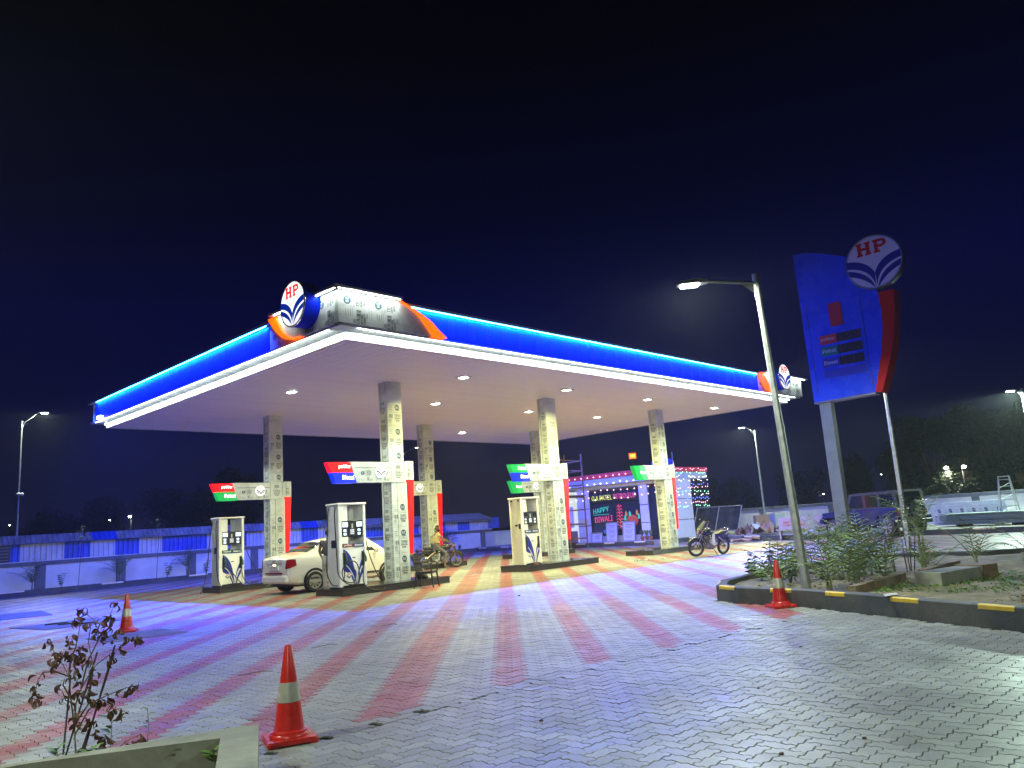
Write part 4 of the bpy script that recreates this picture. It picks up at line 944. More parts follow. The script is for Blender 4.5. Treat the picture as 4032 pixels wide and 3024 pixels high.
# right side: kerb and slab in front of the right boundary wall
RK = [G(3050, 2124), G(3320, 2120), G(3640, 2112), G(4032, 2103)]
rk = [Vector((10.6, 38.4, 0)), Vector((12.6, 34.4, 0)), Vector((15.4, 31.6, 0)), Vector((17.6, 29.2, 0)), Vector((23, 23.5, 0))]
kerb_run('far_kerb', 'dark kerb in front of the right boundary wall, behind the parked car', [(p.x, p.y) for p in reversed(rk)][::-1], .16, .2, seglen=1.3, mark=(creamp, 1, .08), mark_n=4)
mb = MB(); mb.prism([(10.7, 38.5), (12.7, 34.5), (15.5, 31.7), (17.7, 29.3), (23.1, 23.6), (34, 28), (16, 58), (11, 56)], 0, .17, mat('bare_slab', (.22, .21, .18), .9, noise=.25, nscale=2, bump=.6)); mb.build('rear_slab', None, 'structure')
mb = MB(); mb.prism([SP(24.4, 8.0), SP(31, 2.0), SP(44, 6), SP(44, 22), SP(33.1, 22), SP(33, 8.0)], -.01, .02, mat('bare_slab', (.22, .21, .18), .9)); mb.build('back_yard', None, 'structure')
# ------------------------------------------------------------ left boundary: white wall, grey piers and beam, corrugated sheets, lean-to roof
WV = 23.0
wt = thing('boundary_wall', 'long white left boundary wall with grey piers, under blue and white sheets', 'wall', S(0, WV, 0), TH)
u0, u1 = -9.0, 26.4; k = 0; x = u0
while x < u1:
    mb = MB(); mb.box(x, x+2.76, 0, .2, 0, 1.14, whitewall); mb.build('wall_panel', wt)
    mb = MB(); mb.box(x+2.765, x+3.155, -.045, .22, 0, 1.14, greypaint, .008); mb.build('pier', wt); x += 3.16
mb = MB(); mb.box(u0, u1, -.06, .24, 1.143, 1.30, greypaint, .01); mb.build('beam', wt)
mb = MB(); mb.box(u0, u1, -.03, .20, 1.302, 1.335, whitewall); mb.build('coping', wt)
ct = thing('corrugated_fence', 'corrugated fence of blue and white sheets on top of the left wall', 'fence', S(0, WV+.1, 0), TH)
pat = [1, 0, 0, 1, 0, 0, 1, 0, 1, 0, 0, 1, 0, 1, 0, 1, 1, 0, 1, 0, 1, 0, 1, 0, 1, 0, 1, 1, 0, 1, 0, 1, 0]
def sheet(w, h, m_, pitch=.20, slope=0.):
    mb = MB(); n = max(2, int(w/pitch)); vs = []; xs = []
    for i in range(n):
        a = i*w/n; p = w/n
        xs += [(a, 0), (a+p*.55, 0), (a+p*.66, -.032), (a+p*.89, -.032)]
    xs.append((w, 0)); vs = [(a, b, 0) for a, b in xs]+[(a, b+slope*h, h) for a, b in xs]; k = len(xs)
    mb.add(vs, [(i, i+1, k+i+1, k+i) for i in range(k-1)], m_); return mb
x = u0; i = 0
rw = random.Random(4)
while x < u1:
    w = rw.choice((.62, 1.02, 1.02, 1.10)); mb = sheet(w-.004, .70, bluesheet if pat[i % len(pat)] else whitesheet); o = mb.build('corrugated_sheet', ct, loc=(x, rw.uniform(-.004, .004), 1.337)); x += w; i += 1
mb = MB(); mb.box(u0, u1, .01, .05, 1.5, 1.56, steel); mb.build('rail', ct)
rt = thing('lean_to_roof', 'low dark shed roof of corrugated sheets rising behind the left fence', 'shed roof', S(0, WV+.1, 0), TH)
x = u0; i = 5
while x < 14.5:
    w = 1.02; mb = sheet(w-.004, .36, (bluesheet if pat[(i*3+1) % len(pat)] and i % 3 else mat('weathered_sheet', (.22, .22, .22), .6, noise=.3, nscale=2)), slope=.9); mb.build('roof_sheet', rt, loc=(x, -.22, 2.04)); x += w; i += 1
mb = MB(); mb.box(u0, 14.6, .13, 5, 2.05, 2.385, dark); mb.build('roof_body', rt)
rt2 = thing('shed_roof', 'pale sloping shed roof behind the fence, between the back columns', 'shed roof', S(0, WV+.1, 0), TH)
x = 14.7
while x < 26: mb = sheet(1.3, .42, mat('roof_pale', (.35, .35, .36), .55, noise=.15, nscale=2), .4, slope=3.); mb.build('roof_sheet', rt2, loc=(x, -.25, 1.98)); x += 1.3
mb = MB(); mb.box(14.7, 26.3, -.30, -.27, 1.86, 2.02, greypaint); mb.build('fascia', rt2)
# louvred shutter at the far left
t = thing('louvred_window', 'dark louvred opening in the fence at the left edge', 'louvre', S(-1.6, WV-.03, 1.35), TH)
mb = MB(); mb.box(-.75, .75, 0, .06, 0, .72, dark); mb.box(-.78, .78, -.03, .0, .68, .74, whitesheet); mb.build('frame', t)
for k in range(5): mb = MB(); mb.box(-.7, .7, -.03, .0, .06+k*.125, .10+k*.125, greypaint); mb.build('louvre_blade', t)
# ------------------------------------------------------------ right boundary wall
ra, rb = Vector((13.2, 55.0, 0)), Vector((24.6, 26.0, 0)); dirv = (rb-ra).normalized(); ang = math.atan2(dirv.y, dirv.x); L = (rb-ra).length
wt = thing('boundary_wall', 'low white boundary wall with grey piers on the right', 'wall', ra, ang)
x = 0
while x < L:
    mb = MB(); mb.box(x, x+2.62, -.2, 0, .0, 1.36, whitewall); mb.build('wall_panel', wt); mb = MB(); mb.box(x+2.625, x+2.985, -.24, .03, .0, 1.36, greypaint); mb.build('pier', wt); x += 2.99
mb = MB(); mb.box(0, x, -.25, .04, 1.363, 1.52, greypaint, .01); mb.build('beam', wt)
# ------------------------------------------------------------ shop (local x = U from its front face, local y = V from its near corner)
SU, SV0, SV1, SB = 24.5, 8.3, 16.6, .24
shop = thing('shop', 'small white shop with a red roof band and large dark windows behind the columns', 'building', S(SU, SV0, SB), TH)
acp = mat('shop_white_panel', (.60, .60, .64), .35, noise=.05, nscale=3); redb = mat('shop_red_band', (.70, .03, .04), .4, noise=.1, nscale=5); lil = mat('shop_pale_band', (.45, .47, .62), .4)
Ls = SV1-SV0
def wbox(nm, y0, y1, z0, z1, mm, x0=0, x1=.25, parent=shop): mb = MB(); mb.box(x0, x1, y0, y1, z0, z1, mm, .006); return mb.build(nm, parent)
wbox('pier', -.0, .14, 0, 2.85, acp); wbox('pier', .98, 1.50, 0, 2.85, acp); wbox('wall_panel', 4.85, 5.75, 0, 2.85, acp); wbox('wall_panel', 7.2, Ls, 0, 2.85, acp)
for z in (.88, 1.80): wbox('joint_strip', .98, 1.50, z, z+.035, dark, -.006, .0); wbox('joint_strip', 4.85, 5.75, z, z+.035, dark, -.006, .0)
wbox('window_sill', 1.505, 4.845, 0, .30, acp, .02, .25)
# display window
win = thing('x', 'x', 'x'); bpy.data.objects.remove(win)
mb = MB(); mb.box(.06, .09, 1.53, 4.82, .32, 2.72, glassd); wdw = mb.build('display_window', shop)
for y0, y1, z0, z1 in ((1.50, 4.85, .30, .36), (1.50, 4.85, 2.70, 2.80), (1.50, 1.58, .36, 2.7), (4.77, 4.85, .36, 2.7), (3.18, 3.26, .36, 2.7), (1.58, 3.18, 2.12, 2.18), (3.26, 4.77, 2.12, 2.18)):
    mb = MB(); mb.box(.02, .13, y0, y1, z0, z1, dark); mb.build('window_frame', wdw)
cols_ = dict(y=emis('neon_yellow', (.55, .62, .05), .9), r=emis('neon_pink', (.65, .07, .16), .8), g=emis('neon_green', (.03, .42, .25), .8), o=mat('sticker_orange', (.6, .2, .05), .5, emit=(.6, .2, .05), estr=.25), w=mat('sticker_white', (.6, .6, .6), .5, emit=(.6, .6, .6), estr=.3))
def wtxt(s, y, z, h, w, c, sl=0., nm='window_lettering'):
    mb = MB(); put_txt(mb, s, cols_[c], (.0, y, z), Vector((0, -1, sl)).normalized(), (0, 0, 1), h, w=w, bold=.03); mb.build(nm, wdw, 'stuff')
wtxt('G.A PATEL', 4.66, 2.22, .26, 1.38, 'y'); wtxt('PETROLEUM', 3.15, 2.24, .26, 1.46, 'r'); wtxt('HAPPY', 4.62, 1.50, .26, 1.08, 'g', .12); wtxt('DIWALI', 4.55, 1.02, .30, 1.20, 'r', .06)
mb = MB(); mb.box(-.002, .0, 3.55, 4.62, 1.44, 1.47, cols_['g']); mb.build('window_lettering', wdw)
# firework plant sticker, spiral and lamp stickers
mb = MB()
def stroke(pts, wd, c): 
    P = [Vector((0.0, a, b)) for a, b in pts]
    for p, q in zip(P, P[1:]):
        d = (q-p).normalized(); n_ = Vector((0, -d.z, d.y))*wd/2; mb.add([p-n_, q-n_, q+n_, p+n_], [(0, 1, 2, 3)], cols_[c]); mb.add([p-n_, q-n_, q+n_, p+n_], [(3, 2, 1, 0)], cols_[c])
stroke([(2.83, .62), (2.85, 1.3), (2.87, 1.95)], .03, 'r')
for k in range(7):
    z = .75+k*.17; l = .27-.02*k
    for sg in (1, -1): stroke([(2.84, z), (2.84+sg*l*.6, z+.12), (2.84+sg*l, z+.03)], .035, 'r')
mb.build('window_sticker', wdw)
mb = MB()
for k in range(26):
    a = rl.uniform(0, 6.28); q = rl.uniform(.1, .34); stroke([(2.84+q*math.cos(a), .95+q*.9*math.sin(a)), (2.87+q*math.cos(a), .97+q*.9*math.sin(a))], .03, 'w')
mb.build('window_sticker', wdw)
mb = MB(); c0 = (2.05, 1.05)
mb.add([(0.002, c0[0]+.37*math.cos(a*.314), c0[1]+.30*math.sin(a*.314)) for a in range(20)], [tuple(range(19, -1, -1))], mat('sticker_maroon', (.35, .04, .04), .5, emit=(.3, .03, .03), estr=.5))
stroke([(c0[0]+(.32-.011*k)*math.cos(k*.6), c0[1]+(.26-.009*k)*math.sin(k*.6)) for k in range(28)], .02, 'o')
mb.build('window_sticker', wdw)
for y, z, c in ((2.42, 1.42, 'o'), (2.18, 1.40, 'g'), (1.72, 1.45, 'o'), (2.50, 1.20, 'g'), (1.62, 1.25, 'g')):
    mb = MB(); mb.prism([(y-.07, z-.13), (y+.07, z-.13), (y+.07, z+.05), (y, z+.16), (y-.07, z+.05)], -.002, .003, cols_[c], 'x'); mb.build('window_sticker', wdw)
mb = MB(); mb.prism([(3.62, .42), (3.98, .42), (4.05, .62), (3.80, .66), (3.55, .62)], -.002, .003, mat('sticker_blue', (.05, .25, .4), .5), 'x'); mb.prism([(3.76, .68), (3.84, .68), (3.86, .82), (3.80, .98), (3.75, .82)], -.002, .003, cols_['o'], 'x'); mb.build('window_sticker', wdw)
# glass door with a doorway poster
mb = MB(); mb.box(.10, .13, .17, .95, .02, 2.75, glassd); dr = mb.build('glass_door', shop)
for a in ((.14, .20), (.92, .98)): mb = MB(); mb.box(.06, .16, a[0], a[1], 0, 2.8, dark); mb.build('door_frame', dr)
mb = MB(); mb.add([(.095, .35+.16*math.cos(a*.4), 1.35+.34*math.sin(a*.4)) for a in range(16)], [tuple(range(15, -1, -1))], mat('poster_ochre', (.30, .16, .08), .5)); mb.build('door_poster', dr)
wbox('wall_panel', 5.75, 7.2, .0, .5, acp, .9, 1.1); mb = MB(); mb.box(.8, .84, 5.75, 7.2, 0, 2.85, mat('lit_interior', (.5, .55, .5), .5, emit=(.9, 1, .85), estr=.55)); mb.build('lit_doorway', shop)
# upper bands
wbox('lintel_band', -.0, Ls, 2.853, 3.05, acp, -.02, .25); wbox('pale_band', -.12, Ls, 3.053, 3.40, lil, -.14, .25); wbox('red_band', -.14, Ls+.05, 3.403, 3.66, redb, -.17, .25)
# side wall (faces -V)
for x0, x1 in ((.253, 1.25), (1.256, 2.72)):
    for z0, z1 in ((0, .9), (.93, 1.98), (2.01, 2.85)): mb = MB(); mb.box(x0, x1, .0, .2, z0, z1, acp, .006); mb.build('side_panel', shop)
mb = MB(); mb.box(.253, 4.25, -.12, .2, 3.053, 3.40, lil); mb.build('pale_band', shop); mb = MB(); mb.box(.253, 2.75, -.02, .2, 2.853, 3.05, acp); mb.build('lintel_band', shop)
mb = MB()
x = .253
while x < 4.3: mb.box(x, x+.10, -.14, -.02, 3.403, 3.66, redb); x += .115
mb.box(.253, 4.3, -.02, .2, 3.403, 3.655, redb); mb.build('ribbed_red_band', shop)
mb = MB(); mb.box(.25, 4.3, .2, Ls, 3.05, 3.5, dark); mb.build('roof_slab', shop); mb = MB(); mb.box(.3, 2.7, .21, Ls, .0, .02, acp); mb.box(2.5, 2.7, .22, Ls, .0, 3.04, acp); mb.box(.26, 2.49, Ls-.2, Ls, .02, 3.04, acp); mb.build('inner_wall', shop)
mb = MB(); mb.box(-.05, .02, 5.75, 7.2, 2.853, 2.9, dark); mb.build('door_track', shop)
# things around the shop
def sh(x, y, z=SB): return S(SU+x, SV0+y, z)
t = thing('air_pump_cabinet', 'white cabinet with a grey screen box left of the shop window', 'cabinet', sh(-.35, 6.05), TH)
mb = MB(); mb.box(-.15, .15, -.22, .22, .85, 2.0, whiteplastic, .05); mb.build('cabinet', t); mb = MB(); mb.box(-.2, -.152, -.2, .1, .9, 1.15, steel, .01); mb.build('screen_box', t); mb = MB(); mb.box(-.03, .03, -.03, .03, 0, .85, steel); mb.build('leg', t)
cardb = mat('cardboard', (.26, .16, .10), .8, noise=.1, nscale=5)
t = thing('carton', 'large brown carton on the shop platform, left of the scaffold', 'box', sh(-.6, 6.0, SB), TH); mb = MB(); mb.box(-.3, .3, -.42, .42, .04, .66, cardb, .01); mb.build('box', t); mb = MB(); mb.box(-.304, -.300, -.1, .1, .3, .5, whiteplastic); mb.build('paper_label', t); mb = MB(); mb.box(-.28, .28, -.4, .4, 0, .04, dark); mb.build('pallet', t)
def board(y, w, h, label, lines):
    t = thing('notice_board', label, 'notice board', sh(-.32, y), 0, 'framed notice boards before the window'); t.rotation_euler = (0, math.radians(8), 0); t.rotation_euler = Matrix.Rotation(TH, 3, 'Z').to_euler() if False else (0, math.radians(6), TH)
    mb = MB(); mb.box(.0, .03, -w/2, w/2, 0, h, mat('board_face', (.50, .50, .66), .4)); bd = mb.build('board', t)
    for a in ((-w/2-.03, -w/2, -.0, h), (w/2, w/2+.03, 0, h), (-w/2-.03, w/2+.03, h, h+.03), (-w/2-.03, w/2+.03, -.03, 0)): mb = MB(); mb.box(-.01, .035, a[0], a[1], a[2], a[3], steel); mb.build('frame', t)
    mb = MB(); z = h-.10; bl = mat('print_navy', (.02, .02, .12), .5); r_ = random.Random(len(label))
    mb.box(-.002, 0, -w/2+.015, w/2-.015, h-.03, h-.012, bl); mb.box(-.002, 0, -w/2+.015, w/2-.015, .012, .03, bl); mb.box(-.002, 0, -w/2+.012, -w/2+.026, .03, h-.03, bl); mb.box(-.002, 0, w/2-.026, w/2-.012, .03, h-.03, bl)
    for k in range(lines):
        z -= (h-.2)/lines; q = w*.72*r_.uniform(.5, 1)
        if k % 4 == 3: continue
        mb.box(-.002, 0, -q/2, q/2, z, z+.012+.008*(k == 0), bl)
    mb.build('print', bd, 'stuff')
board(4.28, .72, .50, 'short wide framed notice below the window, nearest the scaffold', 4); board(3.27, .72, 1.0, 'tall framed notice in the middle of the three boards', 13); board(2.15, .76, 1.0, 'tall framed notice nearest the shop door', 12)
pot = mat('terracotta', (.25, .08, .045), .8)
for k, (y, lb) in enumerate(((1.28, 'dark leafy potted plant by the shop door, left one'), (1.0, 'potted plant by the shop door, middle one'), (.75, 'potted plant by the shop door, right one'))):
    t = thing('potted_plant', lb, 'potted plant', sh(-.35, y), 0); mb = MB(); mb.lathe([(.0, 0), (.07, 0), (.10, .17), (.115, .17), (.115, .2), (.09, .2), (.085, .17)], pot, 12); mb.build('pot', t); mb = MB()
    for q in range(14):
        a = q*2.4; b = .25+.2*rl.random(); p0 = Vector((0, 0, .18)); p1 = Vector((math.cos(a)*.12, math.sin(a)*.12, .18+b*.8)); p2 = Vector((math.cos(a)*.2, math.sin(a)*.2, .2+b*.7)); s_ = Vector((-math.sin(a), math.cos(a), 0))*.035
        mb.add([p0, p1-s_, p2, p1+s_], [(0, 1, 2, 3)], leafd)
    mb.build('foliage', t)
t = thing('water_tank', 'blue plastic water tank on the shop roof beside the right column', 'water tank', sh(2.2, 1.3, 3.74), 0)
mb = MB(); tk = mat('tank_blue', (.06, .10, .55), .45); mb.lathe([(.0, 0), (.60, 0), (.62, .05)]+[(.62+(.02 if k % 2 else 0), .05+k*.045) for k in range(1, 12)]+[(.60, .60), (.45, .70), (.2, .74), (.2, .78), (.0, .78)], tk, 24); mb.build('tank', t); mb = MB(); mb.tube([(.5, -.4, 0), (.5, -.4, 1.05)], .02, whitesheet, 6); mb.build('pipe', t)
t = thing('distant_sign', 'small red-orange lit sign glowing beyond the shop roof', 'lit sign', AT(2491, 1795, 95), 0); mb = MB(); mb.box(-.42, .42, 0, .2, -.34, .34, emis('far_sign_red', (1, .12, .01), 2.5)); mb.build('panel', t); mb = MB(); mb.box(-.28, .28, -.01, 0, -.16, .16, emis('far_sign_amber', (1, .5, .05), 3)); mb.build('lit_face', t); mb = MB(); mb.tube([(0, .1, -.35), (0, .1, -9.7)], .12, dark, 6); mb.build('pole', t)
ORD = 'first second third fourth fifth sixth seventh eighth ninth tenth eleventh twelfth thirteenth fourteenth fifteenth sixteenth seventeenth eighteenth nineteenth twentieth twenty-first twenty-second'.split()
# string lights: front strands and the side curtain
bulbs = {c: emis('fairy_'+c, v, 5) for c, v in dict(p=(1, .45, .55), w=(1, .95, 1), g=(.3, 1, .5), b=(.15, .2, 1), y=(1, .9, .45)).items()}
def strand(loc, drops, z1, group, label, jit, bulb_r):
    t = thing('light_string', label, 'string lights', loc, TH, group)
    mb = MB(); mb.tube([(0, 0, z1), (.0, 0, 0)], .0035, mat('clear_wire', (.35, .33, .38), .4), 4); mb.build('wire', t)
    mb = MB()
    for z, c in drops: mb.ball((random.uniform(-.02, .02), random.uniform(-.02, .02), z), bulb_r, bulbs[c], 6, 4)
    mb.build('bulbs', t, 'stuff'); return t
for k in range(17):
    y = 6.9-k*.44; L_ = random.uniform(1.25, 1.5); rowc = 'wwgww' if k > 1 else 'ggbgb'
    z0 = 3.62; dr_ = [(L_-.12, 'p'), (L_-.50+random.uniform(-.05, .05), 'w' if k > 1 else 'g'), (L_-.90+random.uniform(-.05, .05), 'p'), (.06, 'p' if k % 3 else 'w')]
    strand(sh(-.20, y, SB+z0-L_), dr_, L_, 'short light strings on the shop front', 'short light string %s from the left on the shop front' % ORD[k], 0, .030)
for k in range(22):
    x = -.05+k*.20; L_ = 2.15+random.uniform(-.1, .1); dr_ = []
    for q, c in enumerate('pgywbpgwbpg'): dr_.append((L_-.08-q*.195+random.uniform(-.05, .05), c))
    dr_ = [d for d in dr_ if random.random() < (.55 if x < 2.7 else .8)]
    strand(sh(x, -.19, SB+3.62-L_), dr_, L_, 'curtain strings on the shop side', 'light string %s from the left in the coloured curtain on the shop side' % ORD[k], 0, .022)
# scaffold tower
def scaffold():
    t = thing('scaffold_tower', 'rusty pipe scaffold tower on castors in front of the shop', 'scaffold', S(22.4, 13.3, 0), TH)
    c_ = [(-.65, -.9), (-.65, .9), (.75, -.9), (.75, .9)]
    for k, (x, y) in enumerate(c_):
        mb = MB(); mb.tube([(x, y, .22), (x, y, [4.9, 5.75, 5.0, 5.6][k])], .042, rust, 8)
        for z in (1.2, 2.3, 3.4, 4.5): mb.cyl((x, y, z-.04), .042, .08, rust, seg=8)
        mb.build('standard', t)
        mb = MB(); mb.tube([(x, y, .22), (x, y, .13)], .02, rust, 6); mb.ring((x, y, .085), .06, .022, rubber, 'y', 14, 6); mb.cyl((x, y-.02, .085), .05, .04, steel, 'y', 10); mb.build('castor', t)
    for z in (.55, 1.25, 2.0, 2.72, 3.35, 4.05, 4.62):
        for a, b in ((0, 1), (2, 3), (0, 2), (1, 3)):
            if z == 2.0 and a == 1: continue
            o = random.uniform(-.06, .06); mb = MB(); mb.tube([(*c_[a], z+o), (*c_[b], z+o+random.uniform(-.04, .04))], .032, rust, 6); mb.build('ledger', t)
    mb = MB(); mb.box(-.7, .8, -1.0, 1.0, 2.74, 2.79, mat('scaffold_board', (.14, .09, .06), .85, noise=.4, nscale=8)); mb.build('platform_board', t)
    mb = MB(); mb.tube(spl([(-.6, .3, .05), (-.9, .9, .03), (-1.2, 1.6, .02), (-.9, 2.2, .02)]), .01, rubber, 5); mb.build('cable', t)
scaffold()
# ------------------------------------------------------------ price pylon in the right planter
PY = S(10.2, -6.35, 0); pyl = thing('price_pylon', 'tall blue price sign with a curved red edge and a round emblem on top', 'price sign', (PY.x, PY.y, .15), TH)
# local: board faces -x, +y to the left in view
pb = mat('pylon_blue', (.018, .070, .80), .28, coat=.5, noise=.05, nscale=2); pgrey = mat('pylon_grey', (.22, .24, .24), .45, metal=.3, noise=.12, nscale=4); pred = mat('pylon_red', (.62, .015, .012), .2, coat=.6)
mb = MB(); mb.box(-.10, .12, -.07, .23, 0, 3.95, pgrey, .01); mb.build('post', pyl)
mb = MB(); mb.box(-.25, .55, -.4, .5, -.05, .04, concrete); mb.build('footing', pyl)
def ypoly(poly, x0, x1, mm, nm, par, mb=None):
    m_ = mb or MB(); n = len(poly); vs = [(x0, a, b) for a, b in poly]+[(x1, a, b) for a, b in poly]
    ar = sum(poly[i][0]*poly[(i+1) % n][1]-poly[(i+1) % n][0]*poly[i][1] for i in range(n))
    f = [tuple(range(n)), tuple(range(2*n-1, n-1, -1))]+[((i+1) % n, i, n+i, n+(i+1) % n) for i in range(n)]
    if ar > 0: f = [tuple(reversed(q)) for q in f]
    m_.add(vs, f, mm); return m_.build(nm, par) if mb is None else None
left = [(.33, 3.90), (.36, 7.87)]
top = [(.10, 7.86), (-.12, 7.80), (-.34, 7.72), (-.60, 7.61), (-.85, 7.50), (-1.05, 7.40), (-1.35, 7.10), (-1.55, 6.75)]
right = [(-1.60, 6.32), (-1.62, 5.9), (-1.58, 5.4), (-1.46, 4.8), (-1.20, 3.92)]
ypoly(left+top+right, -.14, .16, pb, 'board', pyl)
ypoly([(a-.03, b) for a, b in right]+[(-1.38, 3.88), (-1.66, 4.6), (-1.84, 5.2), (-1.95, 5.8), (-2.0, 6.30)], -.24, .20, pred, 'red_edge', pyl)
trim = mat('pylon_trim', (.3, .3, .33), .3, metal=.6); ypoly([(.33, 3.86), (.33, 3.895), (-1.2, 3.915), (-1.2, 3.88)], -.16, .18, trim, 'bottom_trim', pyl)
for y, za, zb_ in ((-.02+.22, 4.1, 6.4), (-1.16, 4.1, 6.9)): mb = MB(); mb.box(-.144, -.141, y-.006, y+.006, za, zb_, dark); mb.build('panel_joint', pyl)
mb = MB(); mb.box(-.150, -.141, -.68, -.36, 5.75, 6.35, mat('sticker_red', (.5, .015, .03), .35)); mb.build('red_sticker', pyl)
disp = mat('price_display', (.05, .035, .04), .25, noise=.3, nscale=14)
for k, (wd, cc) in enumerate((('poWer', mat('label_red', (.65, .02, .03), .35)), ('Petrol', mat('label_green', (.0, .22, .14), .35)), ('Diesel', mat('label_blue', (.02, .03, .40), .35)))):
    z = 5.33-k*.30; mb = MB(); mb.box(-.155, -.141, -.46, -.03, z, z+.225, cc); lb = mb.build('price_label', pyl)
    mb = MB(); put_txt(mb, wd, mat('label_white', (.75, .75, .78), .4), (-.157, -.07, z+.065), (0, -1, 0), (0, 0, 1), .10, w=.34, bold=.02); mb.build('lettering', lb, 'stuff')
    mb = MB(); mb.box(-.152, -.141, -1.06, -.465, z, z+.225, disp); mb.build('price_display', pyl)
mb = MB(); mb.box(-.150, -.141, -1.06, -.03, 4.45, 4.66, mat('label_blue', (.02, .03, .40), .35)); mb.build('blank_strip', pyl)
round_sign('round_pylon_sign', 'large unlit round emblem with red letters on top of the price sign', .66, .24, S(10.2-.46, -8.06, 7.18), TH-math.pi/2, lit=False, drum=mat('pylon_drum', (.20, .21, .22), .25, metal=.7), rim=mat('dark_rim', (.12, .13, .14), .3, metal=.6))
# ------------------------------------------------------------ odds and ends on the right
t = thing('tarp_screen', 'dark netting screen on a pipe frame right of the shop', 'screen', AT(2727, 2092, 44), 0)
tl, tr_ = AT(2727, 2092, 44), AT(2903, 2088, 43); tt, tu = AT(2744, 2000, 44.2), AT(2918, 1990, 43.2); base_ = t.location.copy()
net = mat('dark_netting', (.035, .034, .032), .9, noise=.4, nscale=3, bump=.8)
mb = MB(); n_ = 14; vs = []
for j in range(9):
    for i in range(n_+1):
        a = tl.lerp(tr_, i/n_); b = tt.lerp(tu, i/n_); p = a.lerp(b, j/8); p.y += .06*math.sin(i*1.7)+.05*math.sin(j*2.1+i*.4); vs.append(p-base_)
mb.add(vs, [(j*(n_+1)+i, j*(n_+1)+i+1, (j+1)*(n_+1)+i+1, (j+1)*(n_+1)+i) for j in range(8) for i in range(n_)], net, True); mb.build('netting', t)
for a, b in ((tl, tt), (tr_, tu), (tt, tu), (tl.lerp(tr_, .5), tt.lerp(tu, .5)), (tl, tr_)): mb = MB(); mb.tube([a-base_+Vector((0, -.1, 0)), b-base_+Vector((0, -.1, 0))], .03, steel, 6); mb.build('frame_pipe', t)
rj = random.Random(9)
def heap(cpx, n, sx_, sy_, sz_, cols, label, depth, q_=1.):
    base_ = AT(*cpx, depth); base_.z = .18 if depth > 37 else .02
    t = thing('debris_heap', label, 'rubbish heap', base_, 0)
    for k in range(n):
        x, y = rj.gauss(0, sx_), rj.gauss(0, sy_); w, l = rj.uniform(.25, .7)*q_, rj.uniform(.3, .9)*q_; mb = MB(); nn = 5; vs = []
        for i in range(nn):
            for j in range(nn): vs.append(((i/(nn-1)-.5)*w, (j/(nn-1)-.5)*l, rj.uniform(0, .16*q_)+max(0, sz_-abs(x)*.3)*rj.random()))
        a = rj.uniform(0, 6); ca, sa = math.cos(a), math.sin(a)
        mb.add([(x+ca*p-sa*q, y+sa*p+ca*q, r) for p, q, r in vs], [(i*nn+j, (i+1)*nn+j, (i+1)*nn+j+1, i*nn+j+1) for i in range(nn-1) for j in range(nn-1)], cols[k % len(cols)]); mb.build('sheet_scrap', t)
    return t
heap((2990, 2105), 16, .9, .5, .6, [cardb, mat('scrap_white', (.4, .42, .44), .6), mat('scrap_brown', (.16, .09, .05), .8), cardb, mat('scrap_blue', (.35, .42, .5), .6)], 'heap of cardboard and pale plastic scraps by the far kerb', 39)
heap((2960, 2122), 5, .8, .3, .1, [cardb, mat('scrap_brown', (.16, .09, .05), .8)], 'flattened brown cardboard spilling over the far kerb', 36)
heap((2560, 2205), 6, .35, .1, .05, [mat('scrap_white', (.4, .42, .44), .6)], 'few pale scraps on the ground at the right island', 26.5, .3)
for (px, py, w, h, d, lb) in ((2988, 2085, .34, .95, 41, 'upright brown carton by the right wall, left one'), (3012, 2085, .50, .95, 41.2, 'upright brown carton by the right wall, right one')):
    b_ = AT(px, py, d); b_.z = .17; mb = MB(); mb.box(-w/2, w/2, -.15, .15, 0, h, cardb, .01); tag(mb.build('carton', loc=b_, rz=.2), lb, 'box')
b_ = AT(3055, 2085, 42); b_.z = .17
t = thing('glass_cabinet', 'pale glass-fronted cabinet with a blue sticker against the right wall', 'cabinet', b_, -1.0); mb = MB(); mb.box(-.3, .3, -.3, .55, 0, .95, mat('cabinet_grey', (.34, .38, .40), .3), .01); mb.build('cabinet', t); mb = MB(); mb.box(-.306, -.301, .2, .45, .45, .95, mat('label_blue', (.02, .03, .40), .35)); mb.build('blue_sticker', t)
guj = ['PG 1', 'LPG', '....']
def bench(px, py, d, lb):
    b_ = AT(px, py, d); b_.z = .0; t = thing('signed_bench', lb, 'bench', b_, TH-math.pi/2+.25, 'lilac benches with notice backs')
    lc = mat('bench_lilac', (.36, .30, .50), .5)
    mb = MB(); mb.box(-.72, .72, .0, .40, .40, .46, mat('bench_seat', (.3, .29, .27), .6), .01); mb.build('seat', t)
    mb = MB(); mb.box(-.66, .66, .36, .40, .46, .98, lc, .01); bk = mb.build('back_board', t)
    mb = MB()
    for k, (s_, w_2) in enumerate((('PG', .2), ('CHT SHTNE', .8), ('VLDHS VCTC', .9))): pass
    pr = mat('bench_print', (.35, .05, .12), .5)
    for k, w2 in enumerate((.22, .85, .95)):
        x = -w2/2
        while x < w2/2:
            q = rj.uniform(.035, .07); z = .84-k*.13; mb.box(x, x+q, .355, .3595, z, z+.07, pr) if rj.random() < .5 else mb.box(x, x+.015, .355, .3595, z, z+.075, pr); mb.box(x, x+q+.01, .3545, .3592, z+.074, z+.084, pr) if k else None; x += q+.022
    mb.build('print', bk, 'stuff')
    for x in (-.6, .55): mb = MB(); mb.box(x, x+.08, .02, .38, 0, .40, lc, .01); mb.build('leg', t)
bench(3125, 2120, 35.5, 'lilac bench with a red printed notice on its back, left one'); bench(3272, 2115, 35.0, 'lilac bench with a red printed notice, half hidden by palms')
